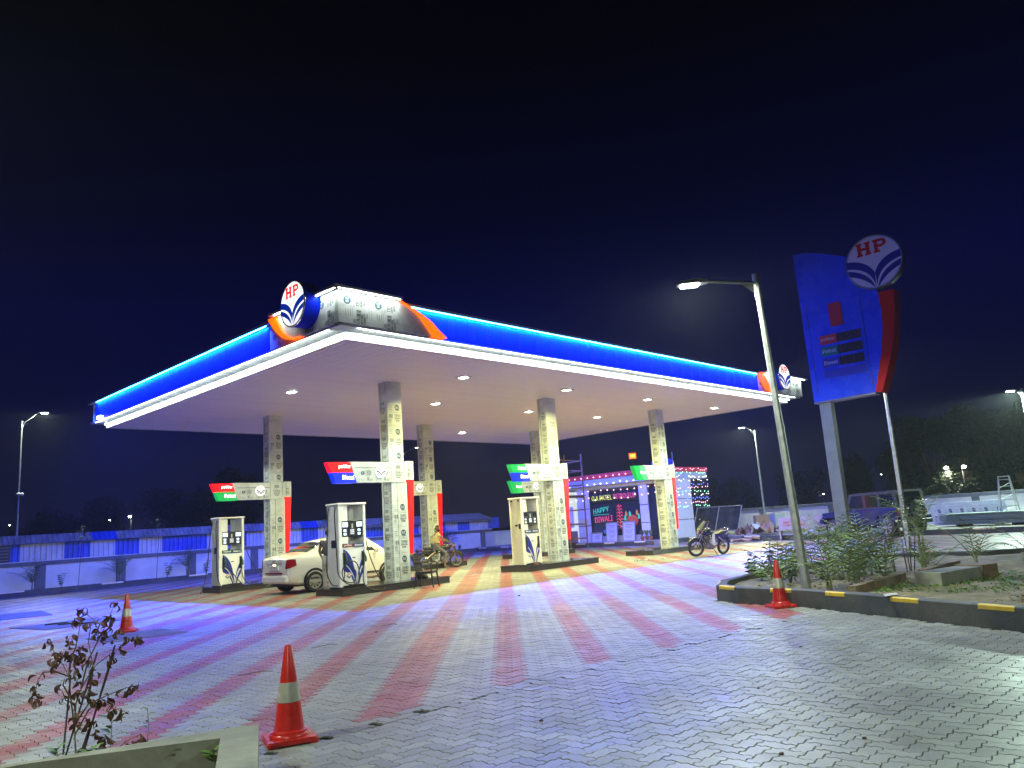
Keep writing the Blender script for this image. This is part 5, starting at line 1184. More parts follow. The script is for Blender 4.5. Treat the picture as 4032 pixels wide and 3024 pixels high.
mb = MB(); b_ = AT(3293, 2015, 42.4); mb.box(-.03, .03, -.16, .16, -.16, .16, mat('sticker_red', (.5, .015, .03), .35)); tag(mb.build('wall_notice', loc=b_, rz=ang+math.pi/2), 'small red notice fixed to the right boundary wall', 'notice')
# stacked sheets, leaning film board, step ladder
t = thing('panel_stack', 'low stack of long greenish sheets along the right wall', 'sheet stack', (18.3, 33.6, .17), -1.02)
for k in range(9):
    mb = MB(); o = rj.uniform(-.15, .15); mb.box(-.2+o, 7.0+o+rj.uniform(-.6, 1.2), -.55+rj.uniform(-.05, .05), .65, .10+k*.05, .10+k*.05+.03, mat('sheet_grey_green', (.20, .25, .22), .5, noise=.2, nscale=2)); mb.build('long_sheet', t)
for x in (.4, 2.6, 4.9, 6.6): mb = MB(); mb.box(x, x+.1, -.5, .6, 0, .10, stemm); mb.build('bearer', t)
b_ = AT(3835, 2062, 34.3); b_.z = .17
t = thing('leaning_board', 'film-printed sheet leaning on the right boundary wall', 'sheet', b_, ang); t.rotation_euler = (math.radians(8), 0, ang)
mb = MB(); mb.box(-2.0, 1.7, -.0, .02, 0, 1.0, film2); lb_ = mb.build('sheet', t); mb = MB()
for k in range(6): tile_print(mb, (-1.9+k*.58, -.003, .12), (1, 0, 0), (0, 0, 1), .5, 0)
mb.build('film_print', lb_, 'stuff')
b_ = AT(3992, 2066, 31.6); b_.z = .17
t = thing('step_ladder', 'tall aluminium step ladder standing by the right wall', 'ladder', b_, -.35)
alum = mat('aluminium', (.6, .62, .56), .35, metal=.4)
lean = .30; LH = 1.92
for s_ in (-1, 1):
    mb = MB(); mb.tube([(s_*.36, 0, 0), (s_*.19, lean, LH)], .026, alum, 6); mb.build('front_rail', t)
    mb = MB(); mb.tube([(s_*.36, lean*2.2, 0), (s_*.19, lean+.05, LH-.05)], .022, alum, 6); mb.build('rear_rail', t)
for k in range(7): q = (k+.7)/7.2; mb = MB(); w2 = .36-.17*q; mb.box(-w2, w2, lean*q-.04, lean*q+.04, LH*q-.014, LH*q+.014, alum); mb.build('tread', t)
for k in range(3): q = (k+1)/4; w2 = .36-.17*q; mb = MB(); mb.tube([(-w2, lean*2.2-(lean*1.15)*q, LH*q), (w2, lean*2.2-lean*1.15*(q+.12), LH*(q+.12))], .014, alum, 5); mb.build('brace', t)
mb = MB(); mb.box(-.2, .2, lean-.03, lean+.10, LH-.02, LH+.02, alum); mb.build('top_cap', t)
# ------------------------------------------------------------ plants
rp_ = random.Random(21)
def frond(mb, base, az, elev, L, m_, droop=1., wid=.16, n=16):
    pts = []; p = Vector(base); e = elev
    for i in range(n+1):
        pts.append(p.copy()); d = Vector((math.cos(az)*math.cos(e), math.sin(az)*math.cos(e), math.sin(e))); p = p+d*(L/n); e -= droop*(1.7/n)*(.1+1.6*(i/n)**1.6)
    mb.tube(pts, [.008*(1-i/(n+1))+.002 for i in range(n+1)], trunk, 4, False)
    for i in range(2, n+1):
        d = (pts[i]-pts[i-1]).normalized(); sd = d.cross(Vector((0, 0, 1)));
        if sd.length < 1e-3: sd = Vector((1, 0, 0))
        sd.normalize(); up = sd.cross(d); ll = wid*math.sin(math.pi*min(.97, (i-.5)/n*.9+.12))*rp_.uniform(.8, 1.15)
        for sg in (1, -1):
            for q in (0,):
                o = pts[i-1].lerp(pts[i], q); tip = o+sd*sg*ll*.75+d*ll*.6-Z*ll*rp_.uniform(.15, .5)+up*ll*.15; mid = o.lerp(tip, .45)+up*.012; s2 = d*.011
                mb.add([o-s2*.4, mid-s2, tip, mid+s2, o+s2*.4], [(0, 1, 3, 4), (1, 2, 3)], m_)
def palm(loc, H, n, label, group, spread=1., m_=leafd, stems=2, trunk_h=.25, cat='palm'):
    t = thing('palm_plant', label, cat, loc, rp_.uniform(0, 6), group)
    mb = MB(); heads = []
    for k in range(stems):
        a = rp_.uniform(0, 6.28); b = Vector((math.cos(a), math.sin(a), 0))*.06*(k > 0); h = b*2.2+Vector((0, 0, trunk_h*rp_.uniform(.8, 1.2))); mb.tube([b-Vector((0, 0, .05)), h], [.035, .022], trunk, 6); heads.append(h)
    mb.build('stem', t)
    for k in range(n):
        h = heads[k % stems]; az = k*2.399+rp_.uniform(-.3, .3); e = math.radians(rp_.uniform(55, 84)) if k % 3 else math.radians(rp_.uniform(28, 55)); mb = MB(); frond(mb, h, az, e, H*rp_.uniform(.75, 1.1)*spread, m_, rp_.uniform(.9, 1.6), .27*min(1.2, H)); mb.build('frond', t)
    return t
palms = [((4.12, 12.95), .85, 9, 'small palm behind the lamp post at the planter tip'), ((4.75, 12.6), 1.0, 13, 'palm just right of the lamp post base'), ((5.1, 12.35), 1.15, 15, 'dense front palm in the middle of the planter, nearest the kerb'),
         ((5.45, 13.5), 1.15, 14, 'palm in front of the price sign post'), ((4.9, 14.2), 1.1, 13, 'palm behind the lamp post, further back'), ((5.75, 12.75), 1.05, 13, 'bushy palm right of the dense front palm'), ((6.2, 14.3), 1.1, 14, 'palm between the two posts of the planter'),
         ((6.55, 14.9), 1.1, 12, 'yellowish palm left of the slim lamp post'), ((5.8, 15.0), 1.05, 12, 'palm deep in the planter before the parked blue car'), ((7.65, 15.35), 1.15, 12, 'palm with a pale stem at the foot of the slim lamp post'),
         ((8.6, 15.2), 1.0, 9, 'thin palm alone right of the slim lamp post'), ((9.75, 15.3), 1.05, 9, 'thin palm at the far right end of the planter'), ((7.0, 14.0), .8, 8, 'low palm among the bare canes'), ((5.6, 14.1), 1.2, 12, 'tall palm directly under the price sign')]
for (x, y), H, n, lb in palms: palm((x, y, .17), H*1.15, max(5, int(n*.62)), lb, 'palms in the right planter', m_=leafd if n != 12 else leafl, trunk_h=.10 if 'pale stem' not in lb else .62)
t = thing('bare_canes', 'cluster of bare upright canes right of the palms', 'canes', (7.0, 14.7, .17), 0)
for k in range(6): mb = MB(); a = rp_.uniform(-.25, .25); mb.tube([(a, rp_.uniform(-.1, .1), 0), (a*1.5+rp_.uniform(-.06, .06), 0, rp_.uniform(.9, 1.25))], .011, stemm, 5); mb.build('cane', t)
def leafplant(loc, H, n, label, m_, group=None, lw=.035, ll=.14, stems=3, pairs=5):
    t = thing('leafy_plant', label, 'shrub', loc, rp_.uniform(0, 6), group); st = MB()
    for s_ in range(stems):
        a = rp_.uniform(0, 6.28); tilt = rp_.uniform(.05, .35); h = H*rp_.uniform(.6, 1.05); top = Vector((math.cos(a)*tilt*h, math.sin(a)*tilt*h, h)); st.tube([(0, 0, -.03), top*.5+Vector((0, 0, .03)), top], [.008, .006, .003], stemm, 5)
        for k in range(pairs):
            q = .3+.7*k/(pairs-1); o = top*q+Vector((0, 0, .03*(1-q))); mb = MB()
            for j in range(3):
                b = k*1.3+j*2.1+s_; d = Vector((math.cos(b), math.sin(b), rp_.uniform(-.25, .5))).normalized(); sd = d.cross(Z).normalized()*lw*rp_.uniform(.7, 1.2); l2 = ll*rp_.uniform(.6, 1.2); m1 = o+d*l2*.5+Z*.015
                mb.add([o, m1-sd, o+d*l2-Z*.02, m1+sd], [(0, 1, 2), (0, 2, 3)], m_)
            mb.build('leaf_cluster', t)
    st.build('stem', t); return t
for (px, py), H, lb in (((2965, 2278), .42, 'dark leafy sprig at the left tip of the right planter'), ((3000, 2292), .36, 'low bright leafy plant at the planter tip, behind the kerb'), ((3035, 2270), .75, 'tallest thin leafy sprig near the planter tip'),
    ((3085, 2280), .62, 'leafy shrub just behind the right traffic cone'), ((3115, 2300), .48, 'bright leafy shrub between the cone and the lamp post'), ((3060, 2302), .32, 'low leaves left of the right traffic cone'), ((3135, 2270), .6, 'dark leafy sprig left of the lamp post')):
    leafplant(G(px, py, .17), H, 5, lb, leafl if 'bright' in lb or 'low' in lb else leafd, 'leafy plants at the planter tip', .028, .15, 4)
# ground weeds near the blocks
mb = MB()
for k in range(1100):
    x, y = rp_.uniform(4.9, 8.8), rp_.uniform(9.9, 13.6)
    if not inside((x, y), [(5.0, 11.7), (6.2, 10.6), (8.8, 12.3), (8.0, 13.6), (6.2, 13.2)]): continue
    for j in range(4):
        a = rp_.uniform(0, 6.28); l = rp_.uniform(.02, .06); mb.add([(x, y, .17), (x+math.cos(a)*l*.5-.008*math.sin(a), y+math.sin(a)*l*.5+.008*math.cos(a), .17+l*.7), (x+math.cos(a)*l, y+math.sin(a)*l, .17+l*.6)], [(0, 1, 2)], leafl)
tag(mb.build('weeds', None, 'stuff'), 'low green weeds growing round the concrete blocks', 'weeds')
# left wall bed
for (u, v, H, n, lb) in ((-.15, 22.4, 1.2, 9, 'thin palm near the left edge before the white wall'), (3.2, 22.4, 1.35, 9, 'palm with drooping fronds before the stained left wall'), (6.2, 22.4, 1.25, 10, 'palm left of the leftmost pump, before the wall'),
    (15.2, 22.4, 1.1, 9, 'palm half hidden behind the big front column'), (18.4, 22.4, 1.3, 12, 'bushy green palm right of the rider, before the wall'), (22.0, 22.4, 1.4, 9, 'dark arching palm before the wall, left of the cream pump')):
    palm(S(u, v, .17), H, n, lb, 'palms along the left wall', trunk_h=.35, stems=1 if n == 9 else 2)
for (u, H, lb) in ((1.55, 2.5, 'tall bare stem with a leafy top, left part of the left wall'), (4.75, 2.7, 'tall leaning stem with a leafy top before the corrugated sheets'), (8.2, 2.3, 'tall thin plant with hanging leaves left of the pump'), (13.3, 2.3, 'tall thin plant with hanging leaves behind the pumps'), (17.3, 2.2, 'tall thin plant right of the back column'), (20.6, 2.3, 'tall thin plant with dark leaves before the blue sheets')):
    t = thing('sapling', lb, 'sapling', S(u, 22.4, .15), 0, 'tall thin saplings along the left wall'); mb = MB(); lx = rp_.uniform(-.1, .35); mb.tube([(0, 0, 0), (lx*.4, 0, H*.5), (lx, 0, H)], [.014, .011, .006], stemm, 5); mb.build('stem', t); mb = MB()
    for k in range(60):
        a = rp_.uniform(0, 6.28); r_ = rp_.uniform(0, .32); o = Vector((lx+r_*math.cos(a), r_*math.sin(a), H+rp_.uniform(-.45, .1)-r_*.5)); d = Vector((math.cos(a), math.sin(a), rp_.uniform(-1, -.1))).normalized()*rp_.uniform(.1, .2); sd = d.cross(Z).normalized()*.03
        mb.add([o, o+d*.5-sd, o+d, o+d*.5+sd], [(0, 1, 2, 3)], leafl)
    mb.build('foliage', t)
for (u, H, lb) in ((.9, .6, 'small shrub right of the first palm by the left wall'), (5.2, .75, 'small shrub between two piers of the left wall'), (7.0, .6, 'shrub right of the third wall palm'), (7.6, .5, 'low shrub at a grey pier of the left wall'), (22.9, .4, 'low shrub right of the dark arching palm'), (19.6, .35, 'low plant in the bed right of the bushy palm'), (-1.4, .7, 'small shrub at the extreme left by the wall')):
    leafplant(S(u, 22.35, .15), H, 4, lb, leafd, 'small shrubs along the left wall', .03, .12, 4)
# withered shrub with stakes, left foreground
t = thing('withered_shrub', 'withered shrub with curled brown leaves tied to stakes in the foreground', 'shrub', G(300, 2985, .14), 0)
tb = t.location.copy()
def pxy(a, b): # zoomed-crop pixel -> local point on the shrub's plane
    p = AT(a*.4973, 2250+b*.4973, tb.y+rp_.uniform(-.06, .06)); return p-tb
br = MB()
for st in ([(600, 1460), (590, 1250), (560, 1000), (545, 830), (500, 740), (440, 660), (380, 540)], [(590, 1250), (600, 1050), (640, 930), (700, 830), (760, 740), (880, 650), (960, 600), (1100, 500)], [(545, 830), (560, 700), (600, 600), (620, 500), (640, 400), (660, 300)],
           [(640, 930), (700, 700), (760, 580), (810, 480), (850, 400), (890, 300), (900, 250)], [(760, 500), (790, 420), (700, 350), (650, 310)], [(600, 1200), (700, 1050), (850, 980), (1000, 920), (1090, 900)], [(590, 1300), (700, 1100), (800, 1000), (880, 1080), (990, 1110)],
           [(545, 830), (430, 790), (340, 800), (300, 860), (280, 960)], [(650, 1460), (730, 1400), (900, 1420), (1010, 1340), (1110, 1290)], [(700, 1050), (720, 900), (740, 760), (700, 560), (720, 420), (760, 370)], [(560, 1000), (500, 900), (510, 850)], [(600, 1050), (520, 1020), (490, 940)], [(640, 1440), (700, 1250), (760, 1180)]):
    br.tube([pxy(*q) for q in st], [max(.0018, .0062*(1-i/len(st))) for i in range(len(st))], stemm, 5, False)
br.build('branches', t)
for k, (a, b) in enumerate((((500, 1450), (560, 820)), ((520, 1460), (770, 640)), ((660, 1440), (910, 585)), ((655, 1430), (905, 640)))):
    mb = MB(); mb.tube([pxy(*a), pxy(*b)], .0065, mat('stake', (.05, .035, .04), .7), 6); mb.build('stake', t)
spots_ = [(600, 370, 8), (650, 300, 6), (700, 390, 3), (750, 480, 6), (800, 380, 5), (850, 450, 6), (890, 340, 3), (905, 255, 3), (800, 500, 6), (880, 530, 4), (940, 460, 5), (1000, 540, 5), (1090, 510, 5), (960, 610, 6), (560, 540, 7), (450, 650, 7), (500, 640, 6), (390, 560, 5), (420, 700, 5), (460, 740, 4),
          (560, 660, 9), (620, 690, 9), (650, 600, 5), (690, 720, 6), (590, 790, 6), (600, 840, 5), (730, 780, 4), (880, 690, 6), (340, 800, 2), (310, 840, 2), (285, 920, 5), (280, 1000, 5), (320, 1000, 4), (640, 960, 8), (700, 880, 6), (690, 950, 6), (740, 1020, 7), (800, 1010, 7), (840, 1020, 5),
          (900, 950, 2), (965, 945, 2), (1040, 930, 4), (1080, 910, 3), (880, 1090, 5), (960, 1100, 3), (990, 1110, 2), (540, 1050, 4), (500, 1000, 3), (490, 900, 3), (660, 1130, 4), (610, 1200, 5), (700, 1200, 6), (740, 1180, 4), (770, 1270, 4), (820, 1310, 8), (820, 1360, 5), (1115, 1290, 3), (1045, 1340, 2), (1015, 1360, 3), (650, 1390, 4), (780, 1410, 3), (950, 1400, 3)]
lf = []
for a, b, n in spots_:
    for k in range(n): lf.append((a+rp_.gauss(0, 16), b+rp_.gauss(0, 18)))
for q, (a, b) in enumerate(lf[:290]):
    o = pxy(a, b); l = rp_.uniform(.022, .056); w = l*rp_.uniform(.3, .5); az = rp_.uniform(0, 6.28); mb = MB(); vs = []
    for i in range(5):
        s_ = i/4; ww = w*math.sin(math.pi*(s_*.86+.08)); cu_l = .35*l*math.sin(s_*3)
        for sg in (-1, 0, 1): vs.append((sg*ww*.8, cu_l+abs(sg)*ww*.6, -l*s_*1.25))
    mb.add(vs, [(i*3+j, i*3+j+1, (i+1)*3+j+1, (i+1)*3+j) for i in range(4) for j in (0, 1)], deadleaf, True); oo = mb.build('leaf', t, loc=o); oo.rotation_euler = (rp_.uniform(-.9, .9), rp_.uniform(-.9, .9), az)
def sprig(px, py, H, lb, n=5, big=.045, m_=leafl):
    t = thing('green_sprig', lb, 'plant', G(px, py, .15), 0, 'green sprigs in the foreground planter'); mb = MB(); mb.tube([(0, 0, -.02), (.01, 0, H*.6), (0, .0, H)], .0025, trunk, 5); mb.build('stem', t)
    for k in range(n):
        a = k*2.2+.4; z = H*(.35+.6*k/max(1, n-1)); d = Vector((math.cos(a), math.sin(a)*.6, .25)).normalized(); o = Vector((0, 0, z)); sd = d.cross(Z).normalized(); mb = MB(); vs = []
        for i in range(5):
            s_ = i/4; ww = big*.36*math.sin(math.pi*(s_*.9+.05)); c = o+d*big*1.6*s_+Z*.01*math.sin(s_*3)
            vs += [c-sd*ww, c+Z*-.003, c+sd*ww]
        mb.add(vs, [(i*3+j, i*3+j+1, (i+1)*3+j+1, (i+1)*3+j) for i in range(4) for j in (0, 1)], m_, True); mb.build('leaf', t)
sprig(432, 2962, .26, 'green sprig with oval leaves beside the withered shrub', 6, .06); sprig(578, 2950, .27, 'thin yellowish sprig with a small leafy top', 5, .03); sprig(220, 2998, .08, 'low green leaves at the left of the shrub', 7, .05); sprig(350, 3000, .07, 'low green leaves under the withered shrub', 7, .06)
sprig(690, 3018, .10, 'green weed near the inner planter corner, left one', 7, .06); sprig(840, 3022, .10, 'green weed in the inner planter corner', 7, .06); sprig(400, 3020, .05, 'low leaves at the bottom edge of the frame', 6, .06)
# ------------------------------------------------------------ trees in the dark
def tree(loc, H, Rr, label, n=1500, group='dark trees beyond the boundary', lm_=leaft):
    t = thing('tree', label, 'tree', loc, 0, group); mb = MB(); mb.tube([(0, 0, -.3), (.1, 0, H*.3), (0, .1, H*.75)], [Rr*.09, Rr*.06, .03], stemm, 7)
    bl = []
    for k in range(13):
        a = k*2.4; q = rp_.uniform(.3, .75); e = Vector((math.cos(a)*Rr*q, math.sin(a)*Rr*q, H*rp_.uniform(.16, .92))); mb.tube([(0, 0, H*rp_.uniform(.12, .35)), e*.6+Vector((0, 0, H*.1)), e], [Rr*.035, Rr*.02, .01], stemm, 5); bl.append((e, Rr*rp_.uniform(.34, .56)))
    bl.append((Vector((0, 0, H*.88)), Rr*.4)); mb.build('trunk', t)
    for h in (0, 1):
        mb = MB()
        for k in range(n//2):
            c, r_ = bl[(k*2+h) % len(bl)]; d = Vector((rp_.gauss(0, 1), rp_.gauss(0, 1), rp_.gauss(0, 1))).normalized()*r_*rp_.random()**.4; o = c+d; a = Vector((rp_.gauss(0, 1), rp_.gauss(0, 1), rp_.gauss(0, 1))).normalized(); b = a.orthogonal().normalized(); s_ = rp_.uniform(.07, .16)
            mb.add([o, o+a*s_+b*s_*.7, o+a*s_*2, o+a*s_-b*s_*.7], [(0, 1, 2, 3)], lm_)
        mb.build('foliage', t, 'stuff')
for k, (px, d, H, Rr, lb) in enumerate(((3580, 62, 7.2, 3.0, 'dark tree right of the slim lamp post'), (3700, 60, 8.4, 3.2, 'large dark tree beyond the right wall, lit low down'), (3830, 58, 8.6, 2.8, 'twin-topped dark tree beyond the right wall'), (3930, 52, 7.8, 3.0, 'dark tree near the right edge with pale lit leaves'),
    (4040, 50, 7.5, 3.0, 'dark tree cut by the right edge of the frame'), (3370, 85, 6.5, 3.8, 'faint tree between the two sign posts'), (3160, 95, 5.5, 4.5, 'faint low tree behind the tall lamp post'), (2900, 90, 5.0, 4.5, 'faint low tree right of the shop'), (2760, 85, 5.5, 3.5, 'tree directly right of the light curtain'))):
    b_ = AT(px, 2000, d); tree((b_.x, b_.y, 0), H*.9, Rr*.68, lb, 8000)
for k, (px, d, H, Rr, lb) in enumerate(((900, 75, 9.5, 5, 'faint dark tree behind the left pump sign'), (680, 90, 8.5, 6, 'faint dark tree right of the small far lamp'), (370, 95, 8.0, 6, 'faint dark tree left of the small far lamp'), (160, 95, 6.5, 6, 'faint low dark tree at the left edge'))):
    b_ = AT(px, 2150, d); tree((b_.x, b_.y, 0), H*.9, Rr*.68, lb, 8000)
for (px, py, d, r_, lb, hh) in ((511, 2034, 80, .22, 'small far lamp glowing above the left roof', 8), (3726, 1842, 58, .25, 'far lamp shining through the trees, left one of the pair', 7), (3796, 1838, 56, .25, 'far lamp shining through the trees, right one of the pair', 7), (3243, 1945, 95, .12, 'tiny white light left of the price sign post', 5), (3952, 1822, 70, .13, 'small warm light through the rightmost trees', 7), (3895, 1815, 60, .12, 'small cool light through the trees near the right lamp', 7), (3470, 1868, 80, .06, 'faint tiny light between the sign posts', 6),
    (432, 2048, 90, .10, 'tiny pale far light left of the far lamp', 7), (38, 2068, 90, .10, 'tiny pale far light at the left edge', 6)):
    b_ = AT(px, py, d); t = thing('distant_lamp', lb, 'lamp', b_, 0, 'small lamps far in the dark'); mb = MB(); r_ *= .45; mb.ball((0, 0, 0), (r_*1.4, r_, r_*.9), e_lamp, 8, 6); mb.build('lens', t); mb = MB(); mb.tube([(0, .3, .1), (0, .3, -b_.z)], .05, dark, 5); mb.build('pole', t)
    if r_ > .095: area('distant_lamp_light', t, (0, -.1, -.25), (.4, .3), 120, (1, 1, .75))
# ------------------------------------------------------------ white saloon car (local +x forward, -y = right side seen by the camera)
def loft(mb, stations, m_, smooth=True):
    n = len(stations[0]); vs = [p for s in stations for p in s]; fs = [(i*n+k, i*n+k+1, (i+1)*n+k+1, (i+1)*n+k) for i in range(len(stations)-1) for k in range(n-1)]
    mb.add(vs, fs, m_, smooth)
def interp(tab, x):
    for (a, *va), (b, *vb) in zip(tab, tab[1:]):
        if a <= x <= b: t = (x-a)/(b-a) if b > a else 0; t = t*t*(3-2*t); return [p+(q-p)*t for p, q in zip(va, vb)]
    return list(tab[-1][1:] if x > tab[-1][0] else tab[0][1:])
def wheel(par, name, x, y, r, w, side, rimm, spokes=8, dx=None):
    t = MB(); prof = [(r*.66, -w/2), (r*.90, -w/2), (r, -w/2+.03), (r, w/2-.03), (r*.90, w/2), (r*.66, w/2)]; seg = 28
    vs = [(x+a*math.cos(2*math.pi*k/seg), y+b, r+a*math.sin(2*math.pi*k/seg)) for a, b in prof for k in range(seg)]
    t.add(vs, [(i*seg+k, (i+1)*seg+k, (i+1)*seg+(k+1) % seg, i*seg+(k+1) % seg) for i in range(5) for k in range(seg)], rubber, True); o = t.build(name, par)
    t = MB(); yy = y+side*(w/2-.02); ax = 'y'; s2 = side*.004
    t.ring((x, yy, r), r*.64, .018, rimm, 'y', 24, 6); c = [(x, yy-side*.01, r)]
    for k in range(spokes):
        a = 2*math.pi*k/spokes; d = Vector((math.cos(a), 0, math.sin(a))); e = Vector((-math.sin(a), 0, math.cos(a))); b0 = Vector((x, yy, r)); p = [b0+d*.05*r/.3-e*.02, b0+d*r*.62-e*.032, b0+d*r*.62+e*.032, b0+d*.05*r/.3+e*.02]
        q = [v+Vector((0, side*.012, 0)) for v in p]; t.add(p+q, [(4, 5, 6, 7), (7, 6, 5, 4), (0, 1, 5, 4), (1, 2, 6, 5), (2, 3, 7, 6)], rimm)
    t.cyl((x, yy-.01, r), r*.17, .03 if side > 0 else .02, rimm, 'y', 12); t.build('rim', o)
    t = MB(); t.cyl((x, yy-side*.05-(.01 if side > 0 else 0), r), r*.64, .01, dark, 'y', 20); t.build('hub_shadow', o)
    return o
def car(loc, rz):
    t = thing('saloon_car', 'white four-door saloon car at the pump, seen from behind', 'car', loc, rz)
    L = 4.25; wd = .845
    # x from rear 0 to front L: z_bottom, z_shoulder, half width low, roof z, roof half width
    T = [(-.0, .42, .92, .70, .95, .60), (.06, .30, .98, .80, 1.02, .64), (.30, .24, 1.02, .835, 1.065, .68), (.62, .23, 1.02, .845, 1.09, .70), (.95, .23, 1.01, .845, 1.22, .66), (1.30, .23, 1.00, .845, 1.40, .58), (1.75, .22, .99, .845, 1.475, .56), (2.3, .22, .98, .845, 1.48, .56), (2.75, .22, .97, .845, 1.42, .57), (3.05, .22, .96, .845, 1.23, .62), (3.35, .22, .94, .84, 1.00, .68), (3.75, .23, .86, .83, .90, .66), (4.05, .26, .74, .79, .78, .60), (4.22, .34, .62, .66, .64, .5), (4.27, .42, .55, .5, .56, .4)]
    def st(x):
        zb, zs, hw, zr, rw = interp(T, x); f = lambda y, z: (x, y, z)
        half = [(0, zb), (hw*.88, zb), (hw*.965, zb+.06), (hw, zb+(zs-zb)*.35), (hw*1.0, zb+(zs-zb)*.62), (hw*.985, zs-.07), (hw*.955, zs), (hw*.955-(hw*.955-rw)*.5, zs+(zr-zs)*.55), (rw, zr-.05*(zr-zs)/.5-.005), (rw*.9, zr-.008), (rw*.5, zr+.012), (0, zr+.02)]
        return [f(y, z) for y, z in half]+[f(-y, z) for y, z in reversed(half[:-1])]
    xs = [0, .03, .06, .12, .2, .3, .45, .62, .8, .95, 1.1, 1.3, 1.5, 1.75, 2.0, 2.3, 2.55, 2.75, 2.9, 3.05, 3.2, 3.35, 3.55, 3.75, 3.95, 4.05, 4.15, 4.22, 4.27]
    mb = MB(); S_ = [st(x) for x in xs]; loft(mb, S_, carpaint); n = len(S_[0]); mb.add(S_[0], [tuple(range(n-1))], carpaint, True); mb.add(S_[-1], [tuple(reversed(range(n-1)))], carpaint)
    mb.f = [tuple(reversed(f)) for f in mb.f]; body = mb.build('body', t)
    def side(x, h, sg, off=.006):     # point on the side surface at shoulder fraction h (0 shoulder..1 roof)
        zb, zs, hw, zr, rw = interp(T, x); y = hw*.955+(rw-hw*.955)*h; return (x, sg*(y+off), zs+(zr-zs)*h)
    for sg in (-1, 1):
        for a, b, ta, tb in ((.98, 1.34, .04, .50), (1.40, 2.08, .0, .0), (2.16, 2.92, .0, -.28)):
            v = []; N = 6
            for i in range(N+1): v.append(side(a+(b-a)*i/N, .10, sg))
            a2, b2 = a+ta*(1 if a < 1 else 1), b+tb*(1 if b > 2.5 else 0)
            if a < 1: a2, b2 = 1.22, 1.34
            for i in range(N+1): v.append(side(a2+(b2-a2)*i/N, .80, sg))
            f = [(i, i+1, N+2+i, N+1+i) for i in range(N)]
            if sg < 0: f = [q for q in f]
            else: f = [tuple(reversed(q)) for q in f]
            mb = MB(); mb.add(v, f, glassd, True); mb.build('side_window', t)
        mb = MB(); 
        for x in (1.36, 2.12): p = [side(x-.012, -.0, sg, .004), side(x+.012, 0, sg, .004)]; zb = .34; mb.add([p[0], p[1], (x+.012, sg*.851, zb), (x-.012, sg*.851, zb)], [(0, 1, 2, 3), (3, 2, 1, 0)], mat('panel_gap', (.03, .03, .03), .8))
        mb.build('door_gap', t)
        for x in (1.55, 2.25): mb = MB(); mb.box(x, x+.16, sg*.85-.012, sg*.85+.02*1, .80, .83, carpaint, .005); mb.build('door_handle', t)
        mb = MB(); mb.ball((2.86, sg*.93, 1.02), (.06, .10, .075), carpaint, 10, 8); mb.tube([(2.86, sg*.80, .99), (2.86, sg*.90, 1.0)], .02, dark, 6); mb.build('wing_mirror', t)
        mb = MB(); mb.box(.60, 3.4, sg*.846-.006, sg*.846+.006, .36, .42, dark if False else mat('rub_strip', (.03, .03, .03), .6)); mb.build('sill_strip', t)
    # rear glass
    mb = MB(); v = []
    for i in range(7):
        x = .68+.50*i/6; zb, zs, hw, zr, rw = interp(T, x); k = .93
        v += [(x-.012, -rw*k*.94, zr+.012), (x-.016, 0, zr+.034), (x-.012, rw*k*.94, zr+.012)]
    mb.add(v, [(i*3+j, (i+1)*3+j, (i+1)*3+j+1, i*3+j+1) for i in range(6) for j in (0, 1)], glassd, True); mb.build('rear_window', t)
    tl_ = mat('tail_lamp_red', (.25, .008, .01), .15, coat=.6)
    for sg in (-1, 1):
        mb = MB(); v = [(-.012, sg*.60, .71), (-.012, sg*.68, .70), (.04, sg*.80, .72), (.20, sg*.862, .78), (.18, sg*.845, .95), (.08, sg*.80, .96), (.0, sg*.66, .94)]
        o_ = [(x-.012, y+sg*.012, z) for x, y, z in v]; f = [(0, 1, 6), (1, 2, 5, 6), (2, 3, 4, 5)]
        mb.add(o_, [tuple(reversed(q)) for q in f] if sg > 0 else f, tl_); mb.add(o_, f if sg > 0 else [tuple(reversed(q)) for q in f], tl_); mb.build('tail_lamp', t)
    mb = MB(); mb.box(-.045, -.004, -.45, .45, .56, .60, tl_, .006); mb.build('red_boot_trim', t)
    mb = MB(); mb.box(-.05, .25, -.70, .70, .30, .53, carpaint, .05); mb.build('bumper', t)
    mb = MB(); mb.box(-.03, -.006, -.42, .42, .845, .87, chrome, .004); mb.ball((-.03, 0, .90), (.01, .05, .035), chrome, 12, 6); mb.build('boot_chrome', t)
    mb = MB(); mb.box(-.036, -.012, -.25, .25, .68, .79, whiteplastic); pl_ = mb.build('number_plate', t)
    mb = MB(); put_txt(mb, 'GJ01KX0132', ink, (-.038, .22, .705), (0, -1, 0), (0, 0, 1), .06, w=.44, bold=.02); mb.build('plate_lettering', pl_, 'stuff')
    mb = MB(); mb.box(-.028, -.004, -.05, .05, .80, .82, emis('plate_lamp', (1, .75, .4), 8)); mb.build('plate_lamp', t)
    for sg in (-1, 1):
        for x in (.78, 3.33):
            mb = MB(); pts = [(x+.37*math.cos(a), sg*.8485, .30+.37*math.sin(a)) for a in [math.pi*q/16-.12 for q in range(18)]]; pts2 = [(x+.30*math.cos(a), sg*.8485, .30+.30*math.sin(a)) for a in [math.pi*q/16-.12 for q in range(18)]]
            nn = len(pts); f = [(i, i+1, nn+i+1, nn+i) for i in range(nn-1)]; f += [tuple(reversed(q)) for q in f]; mb.add(pts+pts2, f, dark); mb.build('wheel_arch', t)
            wheel(t, 'wheel', x, sg*.765, .295, .19, sg, mat('wheel_silver', (.55, .55, .5), .35, metal=.3), 9)
    mb = MB(); mb.box(.25, 3.9, -.66, .66, .20, .30, dark); mb.build('underbody', t); mb = MB(); mb.tube([(.02, .35, .24), (-.05, .35, .24)], .025, steel, 8); mb.build('exhaust', t)
    return t
